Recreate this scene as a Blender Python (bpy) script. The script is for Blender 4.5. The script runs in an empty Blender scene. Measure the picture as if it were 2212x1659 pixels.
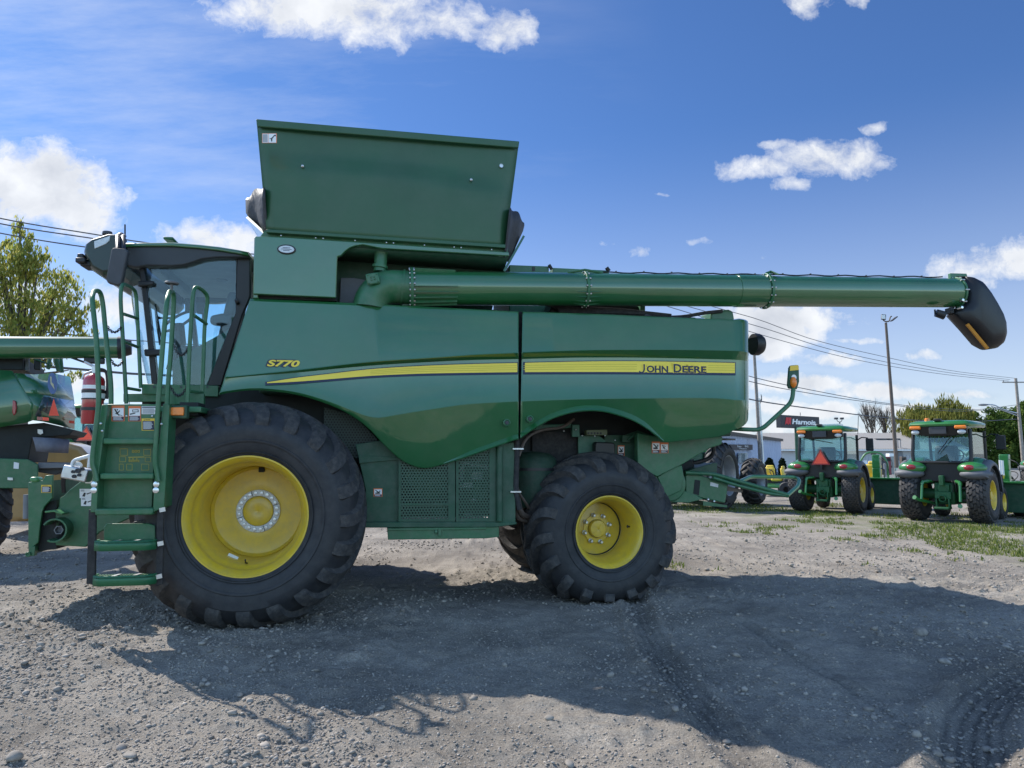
import bpy, math, random
import numpy as np
from mathutils import Vector, Matrix
random.seed(7); np.random.seed(7)
sc = bpy.context.scene
col = sc.collection
sin, cos, pi = math.sin, math.cos, math.pi
R = math.radians

# ---------------------------------------------------------------- camera model
CAM_H = 1.5
F, CX, CY, HOR = 1533.0, 1106.0, 829.5, 985.0
PITCH = math.atan((HOR - CY) / F)
CAM = Vector((0, 0, CAM_H))
def ray(px, py):
    x, y, z = px - CX, F, CY - py
    return Vector((x, y * cos(PITCH) - z * sin(PITCH), y * sin(PITCH) + z * cos(PITCH)))
def at(px, py, Y):
    d = ray(px, py); return CAM + d * (Y / d.y)
def ground(px, py, z=0.0):
    d = ray(px, py); return CAM + d * ((z - CAM_H) / d.z)

class Frame:
    """local frame of a machine: x along it, y away from the viewer, z up"""
    def __init__(s, o, rot):
        s.o = Vector(o); s.rot = rot
        s.u = Vector((cos(rot), sin(rot), 0)); s.n = Vector((-sin(rot), cos(rot), 0))
    def loc(s, w):
        d = w - s.o; return Vector((d.dot(s.u), d.dot(s.n), d.z))
    def __call__(s, px, py, y):
        d = ray(px, py)
        t = (y - (CAM - s.o).dot(s.n)) / d.dot(s.n)
        return s.loc(CAM + d * t)
    def onx(s, px, py, x):
        d = ray(px, py)
        t = (x - (CAM - s.o).dot(s.u)) / d.dot(s.u)
        return s.loc(CAM + d * t)

# ---------------------------------------------------------------- materials
def new_mat(name):
    m = bpy.data.materials.new(name); m.use_nodes = True
    nt = m.node_tree; nt.nodes.clear()
    return m, nt, nt.nodes, nt.links
def N(nt, t, **kw):
    n = nt.nodes.new(t)
    for k, v in kw.items():
        if k in n.inputs.keys(): n.inputs[k].default_value = v
        else: setattr(n, k, v)
    return n
def pbr(name, base, rough=0.5, metal=0.0, coat=0.0, coat_rough=0.05, var=0.12, scale=6.0, dust=None, dust_amt=0.0,
        bump=0.0, bump_scale=60.0, spec=0.5, coat_ior=1.5):
    m, nt, nd, lk = new_mat(name)
    out = N(nt, 'ShaderNodeOutputMaterial'); b = N(nt, 'ShaderNodeBsdfPrincipled')
    lk.new(b.outputs[0], out.inputs[0])
    b.inputs['Roughness'].default_value = rough; b.inputs['Metallic'].default_value = metal
    b.inputs['Coat Weight'].default_value = coat; b.inputs['Coat Roughness'].default_value = coat_rough
    b.inputs['Specular IOR Level'].default_value = spec; b.inputs['Coat IOR'].default_value = coat_ior
    tc = N(nt, 'ShaderNodeTexCoord')
    nz = N(nt, 'ShaderNodeTexNoise', Scale=scale, Detail=6.0, Roughness=0.6)
    lk.new(tc.outputs['Object'], nz.inputs['Vector'])
    rp = N(nt, 'ShaderNodeMapRange'); rp.inputs[1].default_value = 0.3; rp.inputs[2].default_value = 0.7
    rp.inputs[3].default_value = 1 - var; rp.inputs[4].default_value = 1 + var
    lk.new(nz.outputs[0], rp.inputs[0])
    mx = N(nt, 'ShaderNodeMix', data_type='RGBA', blend_type='MULTIPLY'); mx.inputs[0].default_value = 1.0
    mx.inputs[6].default_value = (*base, 1); lk.new(rp.outputs[0], mx.inputs[7])
    cur = mx.outputs[2]
    if dust:
        n2 = N(nt, 'ShaderNodeTexNoise', Scale=scale * 2.3, Detail=8.0, Roughness=0.7)
        lk.new(tc.outputs['Object'], n2.inputs['Vector'])
        r2 = N(nt, 'ShaderNodeMapRange'); r2.inputs[1].default_value = 0.42; r2.inputs[2].default_value = 0.72
        r2.inputs[3].default_value = 0.0; r2.inputs[4].default_value = dust_amt
        lk.new(n2.outputs[0], r2.inputs[0])
        m2 = N(nt, 'ShaderNodeMix', data_type='RGBA'); lk.new(r2.outputs[0], m2.inputs[0])
        lk.new(cur, m2.inputs[6]); m2.inputs[7].default_value = (*dust, 1); cur = m2.outputs[2]
    lk.new(cur, b.inputs['Base Color'])
    if bump:
        n3 = N(nt, 'ShaderNodeTexNoise', Scale=bump_scale, Detail=5.0)
        lk.new(tc.outputs['Object'], n3.inputs['Vector'])
        bp = N(nt, 'ShaderNodeBump', Strength=bump, Distance=0.02); lk.new(n3.outputs[0], bp.inputs['Height'])
        lk.new(bp.outputs[0], b.inputs['Normal'])
    return m
def glass_mat(name, tint=(0.8, 0.9, 0.92), refl=1.0, rough=0.0):
    m, nt, nd, lk = new_mat(name)
    out = N(nt, 'ShaderNodeOutputMaterial'); t = N(nt, 'ShaderNodeBsdfTransparent'); g = N(nt, 'ShaderNodeBsdfGlossy', Roughness=rough)
    t.inputs[0].default_value = (*tint, 1)
    ge = N(nt, 'ShaderNodeNewGeometry'); dt = N(nt, 'ShaderNodeVectorMath', operation='DOT_PRODUCT'); lk.new(ge.outputs['Incoming'], dt.inputs[0]); lk.new(ge.outputs['Normal'], dt.inputs[1])
    def mm(op, a, b):
        n = N(nt, 'ShaderNodeMath', operation=op)
        for i, v in enumerate((a, b)):
            if isinstance(v, (int, float)): n.inputs[i].default_value = v
            else: lk.new(v, n.inputs[i])
        return n.outputs[0]
    sch = mm('ADD', mm('MULTIPLY', mm('POWER', mm('SUBTRACT', 1.0, mm('ABSOLUTE', dt.outputs['Value'], 0.0)), 5.0), 0.93), 0.05)
    mth = N(nt, 'ShaderNodeMath', operation='MULTIPLY'); mth.inputs[1].default_value = refl
    lk.new(sch, mth.inputs[0])
    mx = N(nt, 'ShaderNodeMixShader'); lk.new(mth.outputs[0], mx.inputs[0]); lk.new(t.outputs[0], mx.inputs[1]); lk.new(g.outputs[0], mx.inputs[2])
    lk.new(mx.outputs[0], out.inputs[0])
    return m
def mesh_screen_mat(name, base, pitch=0.016, hole=0.34):
    """perforated sheet: hexagonal rows of round holes (a pattern of the sheet itself)"""
    m, nt, nd, lk = new_mat(name)
    out = N(nt, 'ShaderNodeOutputMaterial'); b = N(nt, 'ShaderNodeBsdfPrincipled', Roughness=0.45)
    b.inputs['Base Color'].default_value = (*base, 1)
    tr = N(nt, 'ShaderNodeBsdfTransparent')
    tc = N(nt, 'ShaderNodeTexCoord'); sp = N(nt, 'ShaderNodeSeparateXYZ'); lk.new(tc.outputs['Object'], sp.inputs[0])
    def mth(op, a, bb=None, c=None):
        n = N(nt, 'ShaderNodeMath', operation=op)
        for i, v in enumerate((a, bb, c)):
            if v is None: continue
            if isinstance(v, (int, float)): n.inputs[i].default_value = v
            else: lk.new(v, n.inputs[i])
        return n.outputs[0]
    def dist(ox, oz):
        fx = mth('SUBTRACT', mth('FRACT', mth('ADD', mth('DIVIDE', sp.outputs[0], pitch), ox)), 0.5)
        fz = mth('MULTIPLY', mth('SUBTRACT', mth('FRACT', mth('ADD', mth('DIVIDE', sp.outputs[2], pitch * 1.732), oz)), 0.5), 1.732)
        return mth('SQRT', mth('ADD', mth('MULTIPLY', fx, fx), mth('MULTIPLY', fz, fz)))
    d = mth('MINIMUM', dist(0, 0), dist(0.5, 0.5))
    h = mth('LESS_THAN', d, hole)
    mx = N(nt, 'ShaderNodeMixShader'); lk.new(h, mx.inputs[0]); lk.new(b.outputs[0], mx.inputs[1]); lk.new(tr.outputs[0], mx.inputs[2])
    lk.new(mx.outputs[0], out.inputs[0]); return m
def leaf_mat(name, ca, cb, trans=0.35):
    m, nt, nd, lk = new_mat(name)
    out = N(nt, 'ShaderNodeOutputMaterial'); d = N(nt, 'ShaderNodeBsdfDiffuse'); t = N(nt, 'ShaderNodeBsdfTranslucent')
    g = N(nt, 'ShaderNodeNewGeometry'); r = N(nt, 'ShaderNodeMix', data_type='RGBA'); lk.new(g.outputs['Random Per Island'], r.inputs[0])
    r.inputs[6].default_value = (*ca, 1); r.inputs[7].default_value = (*cb, 1)
    lk.new(r.outputs[2], d.inputs[0]); lk.new(r.outputs[2], t.inputs[0])
    mx = N(nt, 'ShaderNodeMixShader'); mx.inputs[0].default_value = trans
    lk.new(d.outputs[0], mx.inputs[1]); lk.new(t.outputs[0], mx.inputs[2]); lk.new(mx.outputs[0], out.inputs[0]); return m

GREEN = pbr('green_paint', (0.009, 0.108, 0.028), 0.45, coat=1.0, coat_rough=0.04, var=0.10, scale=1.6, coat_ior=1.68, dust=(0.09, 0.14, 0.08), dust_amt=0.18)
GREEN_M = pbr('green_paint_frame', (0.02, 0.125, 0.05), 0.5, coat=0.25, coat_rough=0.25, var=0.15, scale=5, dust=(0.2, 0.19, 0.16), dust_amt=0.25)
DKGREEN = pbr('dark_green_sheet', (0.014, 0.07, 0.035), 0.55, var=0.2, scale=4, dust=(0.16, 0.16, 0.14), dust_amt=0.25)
YELLOW = pbr('yellow_paint', (0.66, 0.46, 0.03), 0.42, coat=0.4, coat_rough=0.15, var=0.06, scale=5, dust=(0.30, 0.24, 0.12), dust_amt=0.38)
STRIPE = pbr('yellow_decal', (0.86, 0.65, 0.07), 0.5, var=0.03)
NAVY = pbr('navy_decal', (0.008, 0.014, 0.05), 0.45, var=0.05)
RUBBER = pbr('tyre_rubber', (0.017, 0.018, 0.022), 0.62, var=0.25, scale=4, dust=(0.085, 0.08, 0.076), dust_amt=0.3, bump=0.12, bump_scale=40)
LUGMAT = pbr('tyre_lug_rubber', (0.027, 0.027, 0.029), 0.75, var=0.3, scale=8, dust=(0.15, 0.13, 0.115), dust_amt=0.45, bump=0.3, bump_scale=50)
BLACK = pbr('black_plastic', (0.012, 0.012, 0.014), 0.45, var=0.15, scale=12)
MATBLACK = pbr('black_rubber_strip', (0.018, 0.018, 0.02), 0.8, var=0.3, scale=9, dust=(0.12, 0.11, 0.1), dust_amt=0.3)
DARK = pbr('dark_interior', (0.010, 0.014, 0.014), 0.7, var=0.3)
STEEL = pbr('galvanised_steel', (0.55, 0.56, 0.57), 0.38, metal=0.85, var=0.15, scale=14)
ZINC = pbr('zinc_bolt', (0.7, 0.71, 0.72), 0.3, metal=0.9, var=0.1)
GREY = pbr('grey_plastic', (0.16, 0.165, 0.18), 0.6, var=0.12)
DGREY = pbr('dark_grey_plastic', (0.05, 0.052, 0.06), 0.6, var=0.15)
LINER = pbr('headliner', (0.30, 0.30, 0.31), 0.9, var=0.1)
WHITE = pbr('white_paint', (0.78, 0.79, 0.79), 0.45, var=0.05)
RED = pbr('red_enamel', (0.36, 0.012, 0.02), 0.25, coat=0.7, coat_rough=0.05, var=0.06)
ORANGE = pbr('amber_lens', (0.85, 0.22, 0.02), 0.3, coat=0.4, var=0.12, scale=40)
REDLENS = pbr('red_lens', (0.28, 0.008, 0.02), 0.25, coat=0.6, var=0.15, scale=40)
FLUOR = pbr('fluorescent_orange', (0.95, 0.10, 0.05), 0.55, var=0.04)
DECAL_O = pbr('decal_orange', (0.70, 0.17, 0.05), 0.5, var=0.05)
DECAL_Y = pbr('decal_yellow', (0.80, 0.52, 0.05), 0.5, var=0.05)
LIGHTLENS = pbr('lamp_lens', (0.55, 0.58, 0.6), 0.12, coat=0.8, var=0.15, scale=30)
WOOD = pbr('weathered_pole_wood', (0.24, 0.215, 0.19), 0.85, var=0.3, scale=5, bump=0.3, bump_scale=20)
RUST = pbr('brown_steel', (0.10, 0.075, 0.06), 0.6, var=0.25)
GLASS = glass_mat('cab_glass', (0.80, 0.93, 0.97), 1.0)
GLASS_T = glass_mat('tractor_glass', (0.72, 0.86, 0.86), 1.0)
SCREEN = mesh_screen_mat('perforated_screen', (0.022, 0.075, 0.045), 0.030, 0.27)
SCREEN_D = mesh_screen_mat('perforated_dark_screen', (0.02, 0.045, 0.035), 0.030, 0.27)
GRATE = mesh_screen_mat('perforated_step', (0.03, 0.12, 0.05), 0.022, 0.26)

# ---------------------------------------------------------------- mesh builder
class MB:
    def __init__(s): s.v = []; s.f = []; s.mi = []; s.cur = 0
    def mat(s, i): s.cur = i; return s
    def add(s, vs, fs):
        b = len(s.v); s.v.extend([tuple(v) for v in vs])
        for f in fs: s.f.append(tuple(b + i for i in f)); s.mi.append(s.cur)
        return s
    def box(s, c, d, M=None):
        cx, cy, cz = c; x, y, z = d[0] / 2, d[1] / 2, d[2] / 2
        vs = [Vector((a * x, b * y, e * z)) for a in (-1, 1) for b in (-1, 1) for e in (-1, 1)]
        if M is not None: vs = [M @ v for v in vs]
        vs = [v + Vector((cx, cy, cz)) for v in vs]
        return s.add(vs, [(0, 1, 3, 2), (4, 6, 7, 5), (0, 4, 5, 1), (2, 3, 7, 6), (0, 2, 6, 4), (1, 5, 7, 3)])
    def box2(s, a, b):
        return s.box([(a[i] + b[i]) / 2 for i in range(3)], [abs(b[i] - a[i]) for i in range(3)])
    def prism(s, pts, off):
        """closed polygon of 3D points pushed along off"""
        off = Vector(off); n = len(pts); a = [Vector(p) for p in pts]; b = [p + off for p in a]
        fs = [tuple(range(n)), tuple(range(2 * n - 1, n - 1, -1))]
        fs += [(i, n + i, n + (i + 1) % n, (i + 1) % n) for i in range(n)]
        return s.add(a + b, fs)
    def loft(s, rings, close=True, caps=True):
        n = len(rings[0]); vs = [p for r in rings for p in r]; fs = []
        for k in range(len(rings) - 1):
            for i in range(n if close else n - 1):
                j = (i + 1) % n
                fs.append((k * n + i, k * n + j, (k + 1) * n + j, (k + 1) * n + i))
        if caps and close:
            fs.append(tuple(range(n - 1, -1, -1))); m = (len(rings) - 1) * n; fs.append(tuple(m + i for i in range(n)))
        return s.add(vs, fs)
    def tube(s, path, r, n=10, caps=True, flat=1.0, closed=False):
        P = [Vector(p) for p in path]; rings = []; L = len(P)
        rr = r if isinstance(r, (list, tuple)) else [r] * L
        up = None
        for i in range(L):
            if closed: t = (P[(i + 1) % L] - P[i - 1]).normalized()
            elif i == 0: t = (P[1] - P[0]).normalized()
            elif i == L - 1: t = (P[-1] - P[-2]).normalized()
            else:
                t = ((P[i + 1] - P[i]).normalized() + (P[i] - P[i - 1]).normalized())
                t = t.normalized() if t.length > 1e-6 else (P[i] - P[i - 1]).normalized()
            if up is None:
                up = Vector((0, 0, 1)) if abs(t.z) < 0.9 else Vector((0, 1, 0))
            a = t.cross(up)
            if a.length < 1e-5: a = t.cross(Vector((1, 0, 0)))
            a.normalize(); b = a.cross(t).normalized(); up = b
            k = 1.0
            if 0 < i < L - 1 and not closed:
                c = max(-1, min(1, (P[i + 1] - P[i]).normalized().dot((P[i] - P[i - 1]).normalized())))
                k = min(1.6, 1 / max(0.3, cos(math.acos(c) / 2)))
            rings.append([P[i] + (a * cos(2 * pi * j / n) * k + b * sin(2 * pi * j / n) * flat) * rr[i] for j in range(n)])
        if closed: rings.append(rings[0]); caps = False
        return s.loft(rings, True, caps)
    def cyl(s, a, b, r, r2=None, n=20):
        return s.tube([a, b], [r, r if r2 is None else r2], n)
    def lathe(s, prof, c=(0, 0, 0), axis='y', n=48, close=False, a0=0.0, a1=2 * pi):
        """prof: list of (radius, along)"""
        c = Vector(c); rings = []; full = abs(a1 - a0 - 2 * pi) < 1e-6
        m = n if full else n + 1
        for k in range(m):
            a = a0 + (a1 - a0) * k / n; ca, sa = cos(a), sin(a); ring = []
            for (r, h) in prof:
                if axis == 'y': p = Vector((r * ca, h, r * sa))
                elif axis == 'z': p = Vector((r * ca, r * sa, h))
                else: p = Vector((h, r * ca, r * sa))
                ring.append(p + c)
            rings.append(ring)
        if full: rings.append(rings[0])
        q = len(prof); vs = [p for r in (rings[:-1] if full else rings) for p in r]; fs = []
        for k in range(len(rings) - 1):
            k2 = (k + 1) % m if full else k + 1
            for i in range(q if close else q - 1):
                j = (i + 1) % q
                fs.append((k * q + i, k2 * q + i, k2 * q + j, k * q + j))
        return s.add(vs, fs)
    def ball(s, c, r, nu=16, nv=10):
        rx, ry, rz = r if isinstance(r, (list, tuple)) else (r, r, r); vs = []; fs = []
        for i in range(nv + 1):
            t = pi * i / nv
            for j in range(nu):
                a = 2 * pi * j / nu; vs.append((c[0] + rx * sin(t) * cos(a), c[1] + ry * sin(t) * sin(a), c[2] + rz * cos(t)))
        for i in range(nv):
            for j in range(nu):
                k = (j + 1) % nu; fs.append((i * nu + j, (i + 1) * nu + j, (i + 1) * nu + k, i * nu + k))
        return s.add(vs, fs)
    def grid(s, rows):
        m = len(rows[0]); vs = [p for r in rows for p in r]
        fs = [(i * m + j, i * m + j + 1, (i + 1) * m + j + 1, (i + 1) * m + j) for i in range(len(rows) - 1) for j in range(m - 1)]
        return s.add(vs, fs)
    def build(s, name, mats, parent=None, smooth=35, bevel=0.0, seg=2, weld=True, loc=None, rot=None):
        me = bpy.data.meshes.new(name); me.from_pydata(s.v, [], s.f)
        if not isinstance(mats, (list, tuple)): mats = [mats]
        for m in mats: me.materials.append(m)
        if len(mats) > 1: me.polygons.foreach_set('material_index', s.mi)
        import bmesh
        bm = bmesh.new(); bm.from_mesh(me)
        if weld: bmesh.ops.remove_doubles(bm, verts=bm.verts, dist=1e-5)
        bmesh.ops.recalc_face_normals(bm, faces=bm.faces)
        bm.to_mesh(me); bm.free()
        if smooth:
            me.polygons.foreach_set('use_smooth', [True] * len(me.polygons)); me.set_sharp_from_angle(angle=R(smooth))
        o = bpy.data.objects.new(name, me); col.objects.link(o)
        if parent is not None: o.parent = parent
        if loc is not None: o.location = loc
        if rot is not None: o.rotation_euler = rot
        if bevel:
            b = o.modifiers.new('bevel', 'BEVEL'); b.width = bevel; b.segments = seg; b.limit_method = 'ANGLE'; b.angle_limit = R(40)
        return o

def tag(o, label, cat, group=None, kind=None):
    if label: o['label'] = label
    if cat: o['category'] = cat
    if group: o['group'] = group
    if kind: o['kind'] = kind
    return o
def thing(name, label, cat, loc=(0, 0, 0), rz=0.0, group=None):
    o = bpy.data.objects.new(name, None); col.objects.link(o); o.empty_display_size = 0.3
    o.location = loc; o.rotation_euler = (0, 0, rz)
    return tag(o, label, cat, group)
def copy_tree(o, parent=None, loc=None, rz=None, label=None, group=None):
    c = o.copy(); col.objects.link(c); c.parent = parent
    if loc is not None: c.location = loc
    if rz is not None: c.rotation_euler = (0, 0, rz)
    if label: c['label'] = label
    if group: c['group'] = group
    for ch in list(o.children): copy_tree(ch, c)
    return c
def interp(tab, x):
    """smooth (Catmull-Rom style hermite) lookup in a table of (x, y)"""
    n = len(tab)
    if x <= tab[0][0]: return tab[0][1]
    if x >= tab[-1][0]: return tab[-1][1]
    for i in range(n - 1):
        if tab[i][0] <= x <= tab[i + 1][0]: break
    x0, y0 = tab[i]; x1, y1 = tab[i + 1]; h = x1 - x0; d = (y1 - y0) / h
    def slope(k):
        if k == 0: return (tab[1][1] - tab[0][1]) / (tab[1][0] - tab[0][0])
        if k == n - 1: return (tab[-1][1] - tab[-2][1]) / (tab[-1][0] - tab[-2][0])
        return (tab[k + 1][1] - tab[k - 1][1]) / (tab[k + 1][0] - tab[k - 1][0])
    m0, m1 = slope(i), slope(i + 1); t = (x - x0) / h
    return (2*t**3 - 3*t**2 + 1) * y0 + (t**3 - 2*t**2 + t) * h * m0 + (-2*t**3 + 3*t**2) * y1 + (t**3 - t**2) * h * m1
def arc_pts(pts, k=5, r=0.3):
    """round the inner corners of a polyline"""
    P = [Vector(p) for p in pts]; out = [P[0]]
    for i in range(1, len(P) - 1):
        a, b, c = P[i - 1], P[i], P[i + 1]
        p = b + (a - b).normalized() * min(r, (a - b).length * 0.48); q = b + (c - b).normalized() * min(r, (c - b).length * 0.48)
        for j in range(k + 1):
            t = j / k; out.append((1 - t)**2 * p + 2 * t * (1 - t) * b + t * t * q)
    out.append(P[-1]); return out
def text_mesh(name, s, size, mat, parent, loc, rot, bold=0.0, ext=0.001, sx=1.0, shear=0.0, align='LEFT', space=1.0):
    cu = bpy.data.curves.new(name, 'FONT'); cu.body = s; cu.size = size; cu.extrude = ext; cu.offset = bold; cu.shear = shear
    cu.align_x = align; cu.space_character = space; cu.resolution_u = 4
    t = bpy.data.objects.new(name, cu); col.objects.link(t); bpy.context.view_layer.update()
    me = bpy.data.meshes.new_from_object(t.evaluated_get(bpy.context.evaluated_depsgraph_get()))
    col.objects.unlink(t); bpy.data.objects.remove(t)
    me.materials.clear(); me.materials.append(mat)
    o = bpy.data.objects.new(name, me); col.objects.link(o); o.parent = parent; o.location = loc; o.rotation_euler = rot; o.scale = (sx, 1, 1)
    return o

# ---------------------------------------------------------------- wheels
def tyre_mesh(name, Rr, rim, w, lugs, lug_h, parent, c, mats, style='ag', flat=0.0, lug_w=0.055, sweep=0.42, n=72, dirn=1, reach=1.0):
    """tyre revolved round local y, near face at -w/2; the lugs are part of its surface"""
    sh = Rr - lug_h; q = Rr/.9
    prof = [(rim, -w*0.40), (rim + 0.02, -w*0.44), (rim + (sh-rim)*0.25, -w*0.485), (rim + (sh-rim)*0.48, -w*0.502), (rim + (sh-rim)*0.62, -w*0.496),
            (sh - 0.13*q, -w*0.462), (sh - 0.08*q, -w*0.415), (sh - 0.038*q, -w*0.34), (sh - 0.012*q, -w*0.23), (sh, -w*.1), (sh + 0.004, 0)]
    prof = prof + [(r, -y) for (r, y) in reversed(prof[:-1])]
    m = MB(); m.mat(0).lathe(prof, (0, 0, 0), 'y', n)
    m.lathe([(rim + (sh-rim)*0.30, -w*0.494), (rim + (sh-rim)*0.32, -w*0.503), (rim + (sh-rim)*0.35, -w*0.503), (rim + (sh-rim)*0.36, -w*0.496)], (0, 0, 0), 'y', n)
    for f_ in (.10,): m.lathe([(rim + (sh-rim)*f_, -w*(.455 if f_ < .5 else .478)), (rim + (sh-rim)*(f_+.012), -w*(.474 if f_ < .5 else .496)), (rim + (sh-rim)*(f_+.03), -w*(.478 if f_ < .5 else .494)), (rim + (sh-rim)*(f_+.045), -w*(.46 if f_ < .5 else .47))], (0, 0, 0), 'y', n)
    m.mat(1)
    def rad(s):   # s in 0..1 from the centre line to beyond the shoulder: (radius, lateral)
        tab_r = [(0, sh + 0.004), (0.25, sh), (0.5, sh - 0.012*q), (0.72, sh - 0.038*q), (0.88, sh - 0.08*q), (1.0, sh - 0.13*q), (1.12, sh - 0.20*q), (1.25, sh - 0.26*q)]
        tab_y = [(0, 0), (0.25, w*.11), (0.5, w*0.23), (0.72, w*0.34), (0.88, w*0.415), (1.0, w*0.462), (1.12, w*0.485), (1.25, w*0.498)]
        return interp(tab_r, s), interp(tab_y, s)
    if style == 'ag':
        for side in (-1, 1):
            for k in range(lugs):
                a0 = 2*pi*(k + (0.5 if side > 0 else 0)) / lugs; rings = []
                for i, s in enumerate((-0.08, 0.12, 0.35, 0.58, 0.78, 0.90, 1.0, 1.0 + .05*reach, 1.0 + .12*reach)):
                    r, y = rad(abs(s)); y = y * (1 if s >= 0 else -1)
                    ang = a0 + dirn * sweep * (1 - (1 - max(0, min(1, s)))**1.5)
                    hw = lug_w * (0.85 + 0.35*max(0, s)) / Rr; h = lug_h * (1.0 if s < .85 else (.9, .72, .42, .10)[i - 5])
                    ny = 0.0 if s < 0.85 else .55*lug_h*(.4, .8, .6, .15)[i - 5]
                    ring = []
                    for (da, dh) in ((-hw*1.25, -0.02), (-hw*0.85, h), (hw*0.85, h), (hw*1.25, -0.02)):
                        rr = r + dh; yy = (y + (ny if dh > 0 else -0.01 if s > 0.9 else 0)) * side
                        ring.append(Vector((rr*cos(ang + da), yy, rr*sin(ang + da))))
                    rings.append(ring)
                m.loft(rings)
    else:        # turf / block tread
        nrow = {'turf': 9, 'block': 6}[style]
        for ri in range(nrow):
            s = (ri + 0.5) / nrow * 2 - 1; y = s * w * 0.46; ww = w * 0.92 / nrow * 0.44
            for k in range(lugs):
                a = 2*pi*(k + (ri % 2) * 0.5 + (abs(s)*0.8 if style == 'block' else 0)) / lugs; ha = 2*pi/lugs * (0.40 if style == 'turf' else 0.36)
                tilt = 0.0 if style == 'turf' else 0.55 * (1 if s > 0 else -1)
                vs = []
                for dh in (-0.02, lug_h):
                    for (da, dy) in ((-ha, -ww), (ha, -ww), (ha, ww), (-ha, ww)):
                        yy = y + dy; r = sh - 0.05 * (abs(yy) / (w*0.5))**3 + dh
                        aa = a + da + tilt * dy / Rr
                        vs.append((r*cos(aa), yy, r*sin(aa)))
                m.add(vs, [(0, 1, 2, 3), (7, 6, 5, 4), (0, 4, 5, 1), (1, 5, 6, 2), (2, 6, 7, 3), (3, 7, 4, 0)])
    if flat:
        m.v = [(x*(1 + 0.02*max(0, -z/Rr)), y*(1 + 0.05*max(0, -z/Rr)**2), max(z, -flat)) for (x, y, z) in m.v]
    return m.build(name, mats, parent, smooth=40, loc=c)
def build_each(m, name, mat, parent=None, **k):
    """every loose piece collected in m becomes an object of its own"""
    n = len(m.v); par = list(range(n))
    def find(a):
        while par[a] != a: par[a] = par[par[a]]; a = par[a]
        return a
    for f in m.f:
        for i in f[1:]:
            a, b = find(f[0]), find(i)
            if a != b: par[b] = a
    groups = {}
    for f, mi in zip(m.f, m.mi): groups.setdefault(find(f[0]), []).append((f, mi))
    objs = []
    for g in groups.values():
        ids = sorted({i for f, _ in g for i in f}); mp = {i: j for j, i in enumerate(ids)}
        mm = MB(); mm.v = [m.v[i] for i in ids]; mm.f = [tuple(mp[i] for i in f) for f, _ in g]; mm.mi = [x for _, x in g]
        objs.append(mm.build(name, mat, parent, **k))
    return objs
# ---------------------------------------------------------------- camera, sun, sky
cam_d = bpy.data.cameras.new('camera'); cam = bpy.data.objects.new('camera', cam_d); col.objects.link(cam)
cam_d.sensor_fit = 'HORIZONTAL'; cam_d.sensor_width = 36.0; cam_d.lens = 36.0 * F / 2212.0
cam.location = CAM; cam.rotation_euler = (pi/2 + PITCH, 0, 0); cam_d.clip_end = 5000; cam_d.clip_start = 0.05
sc.camera = cam
SUN = Vector((-0.580, 0.445, 0.68)).normalized()
SUN_EL = math.asin(SUN.z); SUN_AZ = math.atan2(SUN.x, SUN.y)
sd = bpy.data.lights.new('sun', 'SUN'); sd.energy = 3.6; sd.angle = R(0.53); sd.color = (1.0, 0.95, 0.87)
so = bpy.data.objects.new('sun', sd); col.objects.link(so); so.rotation_euler = SUN.to_track_quat('Z', 'Y').to_euler(); so.location = (0, 0, 20)

w = bpy.data.worlds.new('World'); sc.world = w; w.use_nodes = True
nt = w.node_tree; nt.nodes.clear(); lk = nt.links
out = N(nt, 'ShaderNodeOutputWorld'); bg = N(nt, 'ShaderNodeBackground'); lk.new(bg.outputs[0], out.inputs[0])
SKY_STRENGTH = 0.15
bg.inputs[1].default_value = SKY_STRENGTH
sky = N(nt, 'ShaderNodeTexSky', sky_type='NISHITA'); sky.sun_disc = False
sky.sun_elevation = SUN_EL; sky.sun_rotation = SUN_AZ
sky.altitude = 50; sky.air_density = 1.0; sky.dust_density = 0.3; sky.ozone_density = 2.2
tc = N(nt, 'ShaderNodeTexCoord'); sp = N(nt, 'ShaderNodeSeparateXYZ'); lk.new(tc.outputs['Generated'], sp.inputs[0])
def mth(op, *a, clamp=False):
    n = N(nt, 'ShaderNodeMath', operation=op); n.use_clamp = clamp
    for i, v in enumerate(a):
        if isinstance(v, (int, float)): n.inputs[i].default_value = v
        else: lk.new(v, n.inputs[i])
    return n.outputs[0]
def vmth(op, *a):
    n = N(nt, 'ShaderNodeVectorMath', operation=op)
    for i, v in enumerate(a):
        if isinstance(v, (tuple, list)): n.inputs[i].default_value = v
        else: lk.new(v, n.inputs[i])
    return n
# the northern half of the sky unrolled on a plane: u = x/y, v = z/y
ys = mth('MAXIMUM', sp.outputs[1], 0.02)
cb = N(nt, 'ShaderNodeCombineXYZ'); lk.new(mth('DIVIDE', sp.outputs[0], ys), cb.inputs[0]); lk.new(mth('DIVIDE', sp.outputs[2], ys), cb.inputs[1])
nw = N(nt, 'ShaderNodeTexNoise', Scale=9.0, Detail=5.0, Roughness=0.6); lk.new(cb.outputs[0], nw.inputs['Vector'])
warp = vmth('MULTIPLY_ADD', vmth('SUBTRACT', nw.outputs['Color'], (0.5, 0.5, 0.5)).outputs[0], (0.065, 0.034, 0.0), cb.outputs[0])
def uv(px, py):
    d = ray(px, py); return d.x / d.y, d.z / d.y
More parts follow.
